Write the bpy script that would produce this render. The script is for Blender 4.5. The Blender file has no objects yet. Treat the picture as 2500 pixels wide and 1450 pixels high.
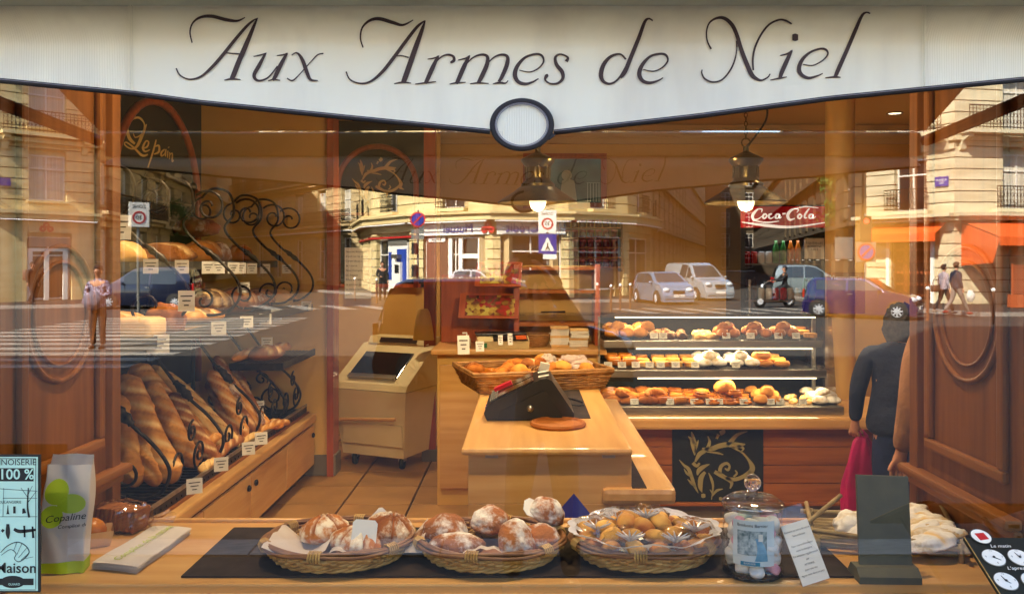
import bpy, bmesh, math, random
from mathutils import Vector, Matrix, Euler, noise as mnoise
random.seed(7)
PI = math.pi
S = bpy.context.scene
COL = S.collection

# ------------------------------------------------------------------ camera
F, VX, VY, D, CZ = 2080.0, 1284.0, 632.0, 2.2, 1.9      # focal length / vanishing point in photo pixels, glass distance, eye height
cam_d = bpy.data.cameras.new('camera'); cam = bpy.data.objects.new('camera', cam_d); COL.objects.link(cam)
cam.location = (0, -D, CZ); cam.rotation_euler = (PI/2, 0, 0)
cam_d.sensor_fit = 'HORIZONTAL'; cam_d.sensor_width = 36; cam_d.lens = 36*F/2500
cam_d.shift_x = -(VX-1250)/2500; cam_d.shift_y = -(725-VY)/2500
cam_d.clip_start = 0.02; cam_d.clip_end = 2000
S.camera = cam

# ------------------------------------------------------------------ sky, sun, exposure
SUN_EL, SUN_TRAVEL = 41.0, Vector((0.56, -0.83, 0)).normalized()
w = bpy.data.worlds.new('World'); S.world = w; w.use_nodes = True
nt = w.node_tree; bg = nt.nodes['Background']
sky = nt.nodes.new('ShaderNodeTexSky'); sky.sky_type = 'NISHITA'; sky.sun_disc = False
sky.sun_elevation = math.radians(SUN_EL)
sky.sun_rotation = math.atan2(-SUN_TRAVEL.x, -SUN_TRAVEL.y)
sky.air_density = 1.0; sky.dust_density = 0.6; sky.ozone_density = 1.0
nt.links.new(sky.outputs[0], bg.inputs[0]); bg.inputs[1].default_value = 0.15
sl = bpy.data.lights.new('sun', 'SUN'); sl.energy = 5.0; sl.angle = math.radians(0.5); sl.color = (1.0, 0.90, 0.74)
sun = bpy.data.objects.new('sun', sl); COL.objects.link(sun)
e = math.radians(SUN_EL)
sdir = Vector((SUN_TRAVEL.x*math.cos(e), SUN_TRAVEL.y*math.cos(e), -math.sin(e)))
sun.rotation_euler = sdir.to_track_quat('-Z', 'Y').to_euler(); sun.location = (-10, 20, 30)
S.view_settings.view_transform = 'Standard'; S.view_settings.look = 'None'
S.view_settings.gamma = 1.0; S.view_settings.use_curve_mapping = False
S.view_settings.exposure = 2.65
S.render.engine = 'CYCLES'
S.cycles.use_denoising = True
S.cycles.max_bounces = 8; S.cycles.diffuse_bounces = 4; S.cycles.glossy_bounces = 4
S.cycles.transmission_bounces = 8; S.cycles.transparent_max_bounces = 32
S.cycles.caustics_reflective = False; S.cycles.caustics_refractive = False
S.cycles.sample_clamp_indirect = 6.0

# ------------------------------------------------------------------ coordinate helpers
def W(px, py, d):
    """photo pixel at distance d in front of the eye -> point inside the shop"""
    return Vector(((px-VX)*d/F, d-D, CZ-(py-VY)*d/F))
def R(px, py, d):
    """photo pixel of a mirrored thing at mirrored distance d -> the real point in the street"""
    v = W(px, py, d); return Vector((v.x, -v.y, v.z))

# ------------------------------------------------------------------ object helpers
def lin(h):
    h = h.lstrip('#'); o = []
    for i in (0, 2, 4):
        v = int(h[i:i+2], 16)/255; o.append(v/12.92 if v <= .04045 else ((v+.055)/1.055)**2.4)
    return tuple(o)
def tag(o, label=None, cat=None, group=None, kind=None):
    if label: o['label'] = label
    if cat: o['category'] = cat
    if group: o['group'] = group
    if kind: o['kind'] = kind
    return o
def thing(name, label, cat, loc=(0, 0, 0), rz=0, group=None, rot=None):
    o = bpy.data.objects.new(name, None); COL.objects.link(o)
    o.empty_display_size = .05; o.location = loc; o.rotation_euler = rot or (0, 0, rz)
    return tag(o, label, cat, group)
def copy_tree(o, parent=None):
    c = o.copy(); COL.objects.link(c); c.parent = parent
    for ch in list(o.children): copy_tree(ch, c)
    return c

class MB:
    def __init__(s): s.v = []; s.f = []; s.attr = None
    def add(s, vs, fs):
        b = len(s.v); s.v += [tuple(p) for p in vs]; s.f += [tuple(b+i for i in q) for q in fs]; return s
    def box(s, c, sz, rot=None, bevel=0):
        x, y, z = sz[0]/2, sz[1]/2, sz[2]/2
        if bevel:
            bm = bmesh.new(); bmesh.ops.create_cube(bm, size=1)
            for q in bm.verts: q.co = Vector((q.co.x*sz[0], q.co.y*sz[1], q.co.z*sz[2]))
            bmesh.ops.bevel(bm, geom=list(bm.edges), offset=bevel, segments=2, affect='EDGES', profile=.6)
            vs = [q.co.copy() for q in bm.verts]; fs = [[q.index for q in f.verts] for f in bm.faces]; bm.free()
        else:
            vs = [Vector((a*x, b*y, g*z)) for a in (-1, 1) for b in (-1, 1) for g in (-1, 1)]
            fs = [(0, 1, 3, 2), (4, 6, 7, 5), (0, 4, 5, 1), (2, 3, 7, 6), (0, 2, 6, 4), (1, 5, 7, 3)]
        if rot is not None:
            m = rot if isinstance(rot, Matrix) else Euler(rot).to_matrix(); vs = [m @ q for q in vs]
        return s.add([q+Vector(c) for q in vs], fs)
    def tube(s, pts, r, n=8, closed=False, caps=True):
        P = [Vector(p) for p in pts]; m = len(P)
        if m < 2: return s
        rr = r if isinstance(r, (list, tuple)) else [r]*m
        T = []
        for i in range(m):
            a = P[(i-1) % m] if (closed or i > 0) else P[i]; b = P[(i+1) % m] if (closed or i < m-1) else P[i]
            t = (b-a); T.append(t.normalized() if t.length > 1e-9 else Vector((0, 0, 1)))
        up = Vector((0, 0, 1)) if abs(T[0].z) < .9 else Vector((1, 0, 0))
        u = T[0].cross(up).normalized(); vs = []
        for i in range(m):
            u = (u-T[i]*u.dot(T[i]))
            u = u.normalized() if u.length > 1e-6 else T[i].orthogonal().normalized()
            q = T[i].cross(u)
            for k in range(n):
                a = 2*PI*k/n; vs.append(P[i]+(u*math.cos(a)+q*math.sin(a))*rr[i])
        fs = []
        for i in range(m if closed else m-1):
            j = (i+1) % m
            for k in range(n):
                l = (k+1) % n; fs.append((i*n+k, i*n+l, j*n+l, j*n+k))
        if caps and not closed:
            fs.append(tuple(range(n-1, -1, -1))); fs.append(tuple((m-1)*n+k for k in range(n)))
        return s.add(vs, fs)
    def lathe(s, prof, n=24, c=(0, 0, 0), sx=1, sy=1, caps=False, axis=None):
        C = Vector(c); m = len(prof); vs = []
        M = axis.to_track_quat('Z', 'Y').to_matrix() if axis is not None else None
        for r, z in prof:
            for k in range(n):
                a = 2*PI*k/n; p = Vector((r*math.cos(a)*sx, r*math.sin(a)*sy, z))
                vs.append((M @ p if M else p)+C)
        fs = []
        for i in range(m-1):
            for k in range(n):
                l = (k+1) % n; fs.append((i*n+k, i*n+l, (i+1)*n+l, (i+1)*n+k))
        if caps:
            fs.append(tuple(range(n-1, -1, -1))); fs.append(tuple((m-1)*n+k for k in range(n)))
        return s.add(vs, fs)
    def prism(s, poly, a, b, axes='xz'):
        """extrude a 2-D outline between a and b along the missing axis"""
        n = len(poly)
        def mk(p, t):
            return {'xz': (p[0], t, p[1]), 'xy': (p[0], p[1], t), 'yz': (t, p[0], p[1])}[axes]
        vs = [mk(p, a) for p in poly]+[mk(p, b) for p in poly]
        fs = [tuple(range(n-1, -1, -1)), tuple(range(n, 2*n))]
        for i in range(n):
            j = (i+1) % n; fs.append((i, j, n+j, n+i))
        return s.add(vs, fs)
    def grid(s, fn, nu, nv, closeu=False):
        vs = [fn(i/(nu if closeu else nu-1), j/(nv-1)) for i in range(nu) for j in range(nv)]
        fs = []
        for i in range(nu if closeu else nu-1):
            k = (i+1) % nu
            for j in range(nv-1): fs.append((i*nv+j, k*nv+j, k*nv+j+1, i*nv+j+1))
        return s.add(vs, fs)
    def ball(s, c, r, n=12, m=8, fn=None):
        C = Vector(c); rx, ry, rz = (r, r, r) if not isinstance(r, (tuple, list)) else r
        def g(u, v):
            a = 2*PI*u; t = PI*(v-.5)*.9999
            d = Vector((math.cos(a)*math.cos(t), math.sin(a)*math.cos(t), math.sin(t)))
            k = fn(d) if fn else 1
            return C+Vector((d.x*rx, d.y*ry, d.z*rz))*k
        return s.grid(g, n, m, True)
    def xform(s, M):
        s.v = [tuple(M @ Vector(p)) for p in s.v]; return s
    def mesh(s, name, mat, smooth=False):
        me = bpy.data.meshes.new(name); me.from_pydata(s.v, [], s.f); me.update()
        if mat: me.materials.append(mat)
        if s.attr: me.attributes.new('slash', 'FLOAT', 'POINT').data.foreach_set('value', s.attr)
        if smooth:
            me.polygons.foreach_set('use_smooth', [True]*len(me.polygons))
            if smooth == 'auto':
                try: me.set_sharp_from_angle(angle=math.radians(38))
                except Exception: pass
        bm = bmesh.new(); bm.from_mesh(me); bmesh.ops.recalc_face_normals(bm, faces=bm.faces); bm.to_mesh(me); bm.free()
        return me
    def build(s, name, mat, parent=None, smooth=False, loc=None, rot=None, **t):
        o = bpy.data.objects.new(name, s.mesh(name, mat, smooth)); COL.objects.link(o)
        if parent: o.parent = parent
        if loc is not None: o.location = loc
        if rot is not None: o.rotation_euler = rot
        return tag(o, **t)
def inst(name, me, parent=None, loc=(0, 0, 0), rot=(0, 0, 0), sc=(1, 1, 1), **t):
    o = bpy.data.objects.new(name, me); COL.objects.link(o); o.parent = parent
    o.location = loc; o.rotation_euler = rot; o.scale = sc if not isinstance(sc, (int, float)) else (sc,)*3
    return tag(o, **t)
_ub = {}
def ubox(mat):
    if mat.name not in _ub: _ub[mat.name] = MB().box((0, 0, 0), (1, 1, 1)).mesh('block_'+mat.name, mat)
    return _ub[mat.name]
def blk(name, mat, c, sz, parent=None, rz=0, **t):
    return inst(name, ubox(mat), parent, c, (0, 0, rz), sz, **t)

def spline(pts, k=6, closed=False):
    """Catmull-Rom through points of any dimension"""
    n = len(pts); out = []
    for i in range(n if closed else n-1):
        g = lambda q: pts[q % n] if closed else pts[max(0, min(n-1, q))]
        a, b, c, d = g(i-1), g(i), g(i+1), g(i+2)
        for j in range(k):
            t = j/k
            out.append(tuple(.5*((2*b[m])+(-a[m]+c[m])*t+(2*a[m]-5*b[m]+4*c[m]-d[m])*t*t+(-a[m]+3*b[m]-3*c[m]+d[m])*t**3) for m in range(len(b))))
    if not closed: out.append(tuple(pts[-1]))
    return out
def strokes(mb, ss, fn, k=7, y0=0.0, y1=None):
    """calligraphic strokes [(x, y, width), ...] turned into flat ribbons; fn maps (x, y, offset) to a 3-D point"""
    for st in ss:
        P = spline(st, k); n = len(P); L = []; Rr = []
        for i in range(n):
            a = P[max(0, i-1)]; b = P[min(n-1, i+1)]
            dx, dy = b[0]-a[0], b[1]-a[1]; l = math.hypot(dx, dy) or 1
            h = max(P[i][2], .5)/2; nx, ny = -dy/l*h, dx/l*h
            L.append((P[i][0]+nx, P[i][1]+ny)); Rr.append((P[i][0]-nx, P[i][1]-ny))
        vs = [fn(*p, y0) for p in L]+[fn(*p, y0) for p in Rr]
        fs = [(i, i+1, n+i+1, n+i) for i in range(n-1)]
        mb.add(vs, fs)
    return mb
_fc = {}
def text_mesh(txt, size, mat, extrude=0.0, align='CENTER', shear=0, bold=0, spacing=1.0):
    cu = bpy.data.curves.new('lettering', 'FONT'); cu.body = txt; cu.size = size; cu.align_x = align; cu.align_y = 'CENTER'
    cu.extrude = extrude; cu.shear = shear; cu.offset = bold; cu.space_character = spacing; cu.resolution_u = 3
    o = bpy.data.objects.new('lettering', cu)
    me = bpy.data.meshes.new_from_object(o)
    bpy.data.objects.remove(o); bpy.data.curves.remove(cu)
    me.materials.clear(); me.materials.append(mat); return me
def text(name, txt, size, mat, parent, loc, rot=(PI/2, 0, 0), **k):
    return inst(name, text_mesh(txt, size, mat, **k), parent, loc, rot)

# ------------------------------------------------------------------ materials
def nn(nt, t, **k):
    n = nt.nodes.new(t)
    for a, b in k.items():
        if hasattr(n, a): setattr(n, a, b)
        else: n.inputs[a.replace('_', ' ')].default_value = b
    return n
def mat(name, col, rough=.6, metal=0, col2=None, vs=6.0, var=.35, bump=0, bs=60.0, stretch=(1, 1, 1), rnd=0, coat=0, emit=0, spec=.5, trans=0, sheen=0, detail=6, lo=.35, hi=.65, bd=.004, trl=0):
    m = bpy.data.materials.new(name); m.use_nodes = True; t = m.node_tree; b = t.nodes['Principled BSDF']
    if isinstance(col, str): col = lin(col)
    if isinstance(col2, str): col2 = lin(col2)
    c4 = (*col, 1); L = t.links.new
    b.inputs['Roughness'].default_value = rough; b.inputs['Metallic'].default_value = metal
    b.inputs['Coat Weight'].default_value = coat; b.inputs['Specular IOR Level'].default_value = spec
    b.inputs['Transmission Weight'].default_value = trans
    if sheen: b.inputs['Sheen Weight'].default_value = sheen
    src = None
    tc = nn(t, 'ShaderNodeTexCoord'); mp = nn(t, 'ShaderNodeMapping'); mp.inputs['Scale'].default_value = stretch
    L(tc.outputs['Object'], mp.inputs[0])
    if col2 is not None:
        no = nn(t, 'ShaderNodeTexNoise'); no.inputs['Scale'].default_value = vs; no.inputs['Detail'].default_value = detail
        oi = nn(t, 'ShaderNodeObjectInfo'); ad = nn(t, 'ShaderNodeVectorMath', operation='ADD')
        sc = nn(t, 'ShaderNodeMath', operation='MULTIPLY'); sc.inputs[1].default_value = 37.0
        L(oi.outputs['Random'], sc.inputs[0]); L(mp.outputs[0], ad.inputs[0]); L(sc.outputs[0], ad.inputs[1]); L(ad.outputs[0], no.inputs['Vector'])
        mr = nn(t, 'ShaderNodeMapRange'); mr.inputs['From Min'].default_value = lo; mr.inputs['From Max'].default_value = hi; L(no.outputs['Fac'], mr.inputs[0])
        mx = nn(t, 'ShaderNodeMix', data_type='RGBA'); mx.inputs[6].default_value = c4; mx.inputs[7].default_value = (*col2, 1)
        L(mr.outputs[0], mx.inputs[0]); src = mx.outputs[2]
    if rnd:
        oi = nn(t, 'ShaderNodeObjectInfo'); hs = nn(t, 'ShaderNodeHueSaturation')
        mr = nn(t, 'ShaderNodeMapRange'); mr.inputs['To Min'].default_value = 1-rnd; mr.inputs['To Max'].default_value = 1+rnd
        L(oi.outputs['Random'], mr.inputs[0]); L(mr.outputs[0], hs.inputs['Value'])
        if src: L(src, hs.inputs['Color'])
        else: hs.inputs['Color'].default_value = c4
        src = hs.outputs[0]
    if src: L(src, b.inputs['Base Color'])
    else: b.inputs['Base Color'].default_value = c4
    if emit:
        b.inputs['Emission Strength'].default_value = emit
        if src: L(src, b.inputs['Emission Color'])
        else: b.inputs['Emission Color'].default_value = c4
    if bump:
        n2 = nn(t, 'ShaderNodeTexNoise'); n2.inputs['Scale'].default_value = bs; n2.inputs['Detail'].default_value = 5
        L(mp.outputs[0], n2.inputs['Vector']); bu = nn(t, 'ShaderNodeBump'); bu.inputs['Strength'].default_value = bump; bu.inputs['Distance'].default_value = bd
        L(n2.outputs['Fac'], bu.inputs['Height']); L(bu.outputs[0], b.inputs['Normal'])
    if trl:
        tr = nn(t, 'ShaderNodeBsdfTranslucent'); ms = nn(t, 'ShaderNodeMixShader'); ms.inputs[0].default_value = trl
        if src: L(src, tr.inputs[0])
        else: tr.inputs[0].default_value = c4
        L(b.outputs[0], ms.inputs[1]); L(tr.outputs[0], ms.inputs[2]); L(ms.outputs[0], t.nodes['Material Output'].inputs[0])
    return m
def wood(name, a, b, axis='x', rough=.35, coat=.25, scale=5, rnd=.06):
    st = {'x': (.12, 1.6, 1.6), 'y': (1.6, .12, 1.6), 'z': (1.6, 1.6, .12)}[axis]
    return mat(name, a, rough, col2=b, vs=scale*3, stretch=st, bump=.06, bs=60, coat=coat, rnd=rnd, detail=9, lo=.3, hi=.72, spec=.5 if coat > .15 else .18)
def thin_glass(name, r0=.1, tint=(1, 1, 1), edge=True, smear=0, rough=0.0, emax=.6):
    m = bpy.data.materials.new(name); m.use_nodes = True; t = m.node_tree; t.nodes.clear(); L = t.links.new
    out = nn(t, 'ShaderNodeOutputMaterial'); ms = nn(t, 'ShaderNodeMixShader')
    tr = nn(t, 'ShaderNodeBsdfTransparent'); tr.inputs[0].default_value = (*tint, 1)
    gl = nn(t, 'ShaderNodeBsdfGlossy'); gl.inputs['Roughness'].default_value = rough
    lw = nn(t, 'ShaderNodeLayerWeight'); lw.inputs['Blend'].default_value = .12
    mr = nn(t, 'ShaderNodeMapRange'); mr.inputs['To Min'].default_value = r0; mr.inputs['To Max'].default_value = min(1, r0+emax) if edge else r0
    L(lw.outputs['Fresnel'], mr.inputs[0]); mr.inputs['From Min'].default_value = .04
    if smear:
        tc = nn(t, 'ShaderNodeTexCoord'); no = nn(t, 'ShaderNodeTexNoise'); no.inputs['Scale'].default_value = 1.7; no.inputs['Detail'].default_value = 1; L(tc.outputs['Object'], no.inputs['Vector'])
        bu = nn(t, 'ShaderNodeBump'); bu.inputs['Strength'].default_value = 1; bu.inputs['Distance'].default_value = smear; L(no.outputs['Fac'], bu.inputs['Height']); L(bu.outputs[0], gl.inputs['Normal'])
    L(mr.outputs[0], ms.inputs[0]); L(tr.outputs[0], ms.inputs[1]); L(gl.outputs[0], ms.inputs[2]); L(ms.outputs[0], out.inputs[0])
    return m
def bread_mat(name, crust, dark, flour=None, fl_amt=.5, fs=9, bump=.5, bs=45, rough=.78, cut='#f0cd8e', ear='#7a4316'):
    """crust with darker bakes and, where asked, patches of flour on upward facing crust"""
    m = mat(name, crust, rough, col2=dark, vs=11, bump=bump, bs=bs, rnd=.12, lo=.36, hi=.66, bd=.006, spec=.2)
    t = m.node_tree; L = t.links.new; b = t.nodes['Principled BSDF']; src = b.inputs['Base Color'].links[0].from_socket
    ge = nn(t, 'ShaderNodeNewGeometry'); mr = nn(t, 'ShaderNodeMapRange'); mr.inputs['From Min'].default_value = .49; mr.inputs['From Max'].default_value = .43; L(ge.outputs['Pointiness'], mr.inputs[0])
    mx = nn(t, 'ShaderNodeMix', data_type='RGBA'); mx.inputs[7].default_value = (*[min(1, q*1.35+.03) for q in lin(crust)], 1); L(mr.outputs[0], mx.inputs[0]); L(src, mx.inputs[6]); L(mx.outputs[2], b.inputs['Base Color'])
    if flour:
        t = m.node_tree; L = t.links.new; b = t.nodes['Principled BSDF']; src = b.inputs['Base Color'].links[0].from_socket
        tc = nn(t, 'ShaderNodeTexCoord'); oi = nn(t, 'ShaderNodeObjectInfo'); sc = nn(t, 'ShaderNodeMath', operation='MULTIPLY'); sc.inputs[1].default_value = 51
        ad = nn(t, 'ShaderNodeVectorMath', operation='ADD'); no = nn(t, 'ShaderNodeTexNoise'); no.inputs['Scale'].default_value = fs; no.inputs['Detail'].default_value = 9; no.inputs['Roughness'].default_value = .65
        L(oi.outputs['Random'], sc.inputs[0]); L(tc.outputs['Object'], ad.inputs[0]); L(sc.outputs[0], ad.inputs[1]); L(ad.outputs[0], no.inputs['Vector'])
        mr = nn(t, 'ShaderNodeMapRange'); mr.inputs['From Min'].default_value = fl_amt; mr.inputs['From Max'].default_value = fl_amt+.14; L(no.outputs['Fac'], mr.inputs[0])
        mx = nn(t, 'ShaderNodeMix', data_type='RGBA'); mx.inputs[7].default_value = (*lin(flour), 1); L(mr.outputs[0], mx.inputs[0]); L(src, mx.inputs[6]); L(mx.outputs[2], b.inputs['Base Color'])
    t = m.node_tree; L = t.links.new; b = t.nodes['Principled BSDF']; src = b.inputs['Base Color'].links[0].from_socket
    at = nn(t, 'ShaderNodeAttribute', attribute_name='slash')
    for sg, c in ((1, cut), (-1, ear)):
        mu = nn(t, 'ShaderNodeMath', operation='MULTIPLY'); mu.inputs[1].default_value = sg; mu.use_clamp = True; L(at.outputs['Fac'], mu.inputs[0])
        mx = nn(t, 'ShaderNodeMix', data_type='RGBA'); mx.inputs[7].default_value = (*lin(c), 1); L(mu.outputs[0], mx.inputs[0]); L(src, mx.inputs[6]); src = mx.outputs[2]
    L(src, b.inputs['Base Color'])
    return m

M = {}
M['beech'] = wood('beech', '#d4a562', '#c08b48', 'x'); M['beech_y'] = wood('beech_y', '#d4a562', '#c08b48', 'y')
M['cherry'] = wood('cherry', '#ad692d', '#84481b', 'x', .5, 0); M['cherry_y'] = wood('cherry_y', '#9a5f28', '#754418', 'y', .5, 0); M['cherry_z'] = wood('cherry_z', '#8f5623', '#6b3d15', 'z', .5, 0)
M['orange_z'] = wood('orange_wood', '#b4572a', '#8c3c18', 'z')
M['cream'] = mat('cream_paint', '#dcb05c', .55, col2='#d0a350', vs=2, bump=.03, bs=200)
M['ceiling'] = mat('ceiling_paint', '#c9ab7c', .7)
M['mat_dark'] = mat('dark_mat', '#3a2f28', .9, col2='#2b231c', vs=14, bump=.1, bs=300, spec=.15)
M['slate'] = mat('dark_panel_paint', '#272923', .55, col2='#1e201b', vs=3, spec=.2)
M['gold'] = mat('gold_paint', '#e6c670', .45)
M['iron'] = mat('wrought_iron', '#221d1a', .42, metal=.8, col2='#3a332c', vs=30, bump=.15, bs=80)
M['steel'] = mat('brushed_steel', '#b9b6ab', .33, metal=.9, col2='#9a978c', vs=5, stretch=(.2, 4, 4))
M['black'] = mat('black_plastic', '#16171a', .35); M['blackmatte'] = mat('black_rubber', '#1b1a19', .75)
M['white'] = mat('white_paint', '#e9e6dc', .5); M['paper'] = mat('paper', '#efece2', .8, col2='#e2ddd0', vs=5, trl=.25)
M['brass'] = mat('aged_brass', '#7d6a3c', .28, metal=.95, col2='#55482a', vs=14)
M['ink'] = mat('printed_ink', '#22211f', .8); M['red'] = mat('red_print', '#b81f22', .5)
M['case_glass'] = thin_glass('case_glass', .04)
# =================================================================== STREET (seen mirrored in the shop window)
RZ = -0.12      # road level
M['asphalt'] = mat('asphalt', '#33302c', .95, col2='#2b2825', vs=1.2, bump=.3, bs=40)
M['paving'] = mat('pavement_asphalt', '#2b2721', .95, col2='#24201b', vs=.9, bump=.2, bs=30)
M['granite'] = mat('kerb_granite', '#8d8881', .8, col2='#75716b', vs=9, rnd=.1)
M['roadpaint'] = mat('road_paint', '#9d978b', .8, col2='#5f5c56', vs=5, lo=.38, hi=.6)
M['stone'] = mat('limestone', '#d9c692', .85, col2='#c6b07a', vs=1.3, bump=.12, bs=16, rnd=.06)
M['stone_dk'] = mat('old_limestone', '#bfa97c', .85, col2='#a08a62', vs=1.6, bump=.1, bs=12, rnd=.07)
M['stone_w'] = mat('pale_limestone', '#cfc4a2', .85, col2='#b9ad8b', vs=1.0, rnd=.05)
M['pane'] = mat('dark_window_pane', '#1d2226', .08, spec=.6)
M['curtain'] = mat('net_curtain', '#cfc8b6', .9, col2='#a9a291', vs=3, stretch=(12, 12, .2))
M['wframe'] = mat('window_frame_paint', '#d6d2c6', .5); M['dframe'] = mat('brown_frame_paint', '#6a4630', .5)
M['zinc'] = mat('zinc_roof', '#6f747a', .5, metal=.4, col2='#5e6368', vs=1)
M['orange'] = mat('orange_canvas', '#e8641f', .8, trl=.25); M['terrac'] = mat('terracotta', '#a9532a', .8)
M['tube_w'] = mat('white_neon_tube', '#f4f2ea', .5); M['blue_p'] = mat('blue_print', '#1e3f9a', .5); M['sblue'] = mat('sign_blue', '#27308f', .45)
M['leaf'] = mat('leaf', '#4f7a2a', .6, col2='#33571c', vs=3, rnd=.25, trl=.3); M['bark'] = mat('bark', '#4a3a2b', .9, col2='#32271d', vs=6)
M['signgrey'] = mat('sign_back', '#77766f', .5, metal=.3)

road = MB().add([(-500, 300, RZ), (500, 300, RZ), (500, -500, RZ), (-500, -500, RZ)], [(0, 1, 2, 3)]).build('road', M['asphalt'], kind='structure')
def slab(name, poly, kerb=True):
    o = MB().prism(poly, RZ-.02, 0, 'xy').build(name, M['paving'], kind='structure')
    if kerb:
        n = len(poly)
        for i in range(n):
            a, b = Vector(poly[i]), Vector(poly[(i+1) % n]); L = (b-a).length; k = int(L/1.2)
            if L > 60 or k < 1: continue
            dr = (b-a)/L; ang = math.atan2(dr.y, dr.x)
            for j in range(k):
                c = a+dr*((j+.5)*L/k); blk('kerb_stone', M['granite'], (c.x, c.y, -.055), (L/k-.012, .3, .135), o, ang)
    return o
slab('pavement_shop', [(-25, -3.4), (30, -3.4), (30, 14), (-25, 14)])
slab('pavement_bank', [(-60, -110), (-13, -50.5), (-7.5, -42.5), (-2, -37.5), (5, -38.5), (9.5, -44), (12.5, -54), (26, -110)])
slab('pavement_cafe', [(24, -110), (14.3, -48), (13.2, -36), (16.2, -28.3), (60, -27.2), (60, -110)])
slab('pavement_corner', [(-60, -26), (-26, -31.5), (-18.5, -33.5), (-17, -38), (-33, -110), (-60, -110)])
zc = thing('zebra_crossing', 'white striped crossing on the road by the man in the checked shirt', 'crossing', (-11, -20, RZ))
for i in range(13):
    blk('painted_stripe', M['roadpaint'], (0.0, 6.2-i*1.06, .005), (7.2, .52, .006), zc)
zc2 = thing('zebra_crossing', 'white striped crossing in front of the pale silver hatchback', 'crossing', (9, -31, RZ))
for i in range(10):
    MB().prism([(-5.6+i*1.35, -1.9), (-5.0+i*1.35, -1.9), (-3.9+i*1.35, 1.6), (-4.5+i*1.35, 1.6)], .002, .008, 'xy').build('painted_stripe', M['roadpaint'], zc2)
zc3 = thing('zebra_crossing', 'worn white crossing bars before the cash machine corner', 'crossing', (-8, -33, RZ))
for i in range(6): MB().prism([(-4+i*1.5, -1.6), (-3.3+i*1.5, -1.6), (-1.6+i*1.5, 1.4), (-2.3+i*1.5, 1.4)], .002, .008, 'xy').build('painted_stripe', M['roadpaint'], zc3)

# the shop's own building: keeps the sun off the front and the near half of the street in shade
bk = thing('bakery_building', 'pale stone block that houses the bakery above its awning', 'building', (0, 0, 0))
BX0, BX1, BH = -3.6, 30, 24.7
MB().box(((BX0+BX1)/2, 7.0, 3.62+(BH-3.62)/2), (BX1-BX0, 13.9, BH-3.62)).build('upper_wall', M['stone'], bk)
MB().box(((BX0-2.8)/2, 7.0, 1.82), (-2.8-BX0, 13.9, 3.58)).build('side_wall', M['stone'], bk)
MB().box((4.6+(BX1-4.6)/2, 7.0, 1.82), (BX1-4.6, 13.9, 3.58)).build('side_wall', M['stone'], bk)
MB().box((.9, 10.9, 1.82), (7.35, 6.0, 3.58)).build('rear_wall', M['stone'], bk)
nb_ = thing('neighbour_building', 'lower stone house standing wall to wall with the bakery block', 'building', (-13.8, .05, 0))
MB().box((0, 6.95, 8.1), (20.3, 13.9, 16.2)).build('wall', M['stone'], nb_)
for i in range(4):
    for j in range(5): blk('window', M['pane'], (-8+j*4, -.005, 2.0+i*3.5), (1.3, .06, 2.0), nb_)
for i in range(5):
    for j in range(6):
        blk('window', M['pane'], (-2.6+j*3.4, .045, 5.6+i*3.2), (1.2, .06, 1.9), bk)

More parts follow.
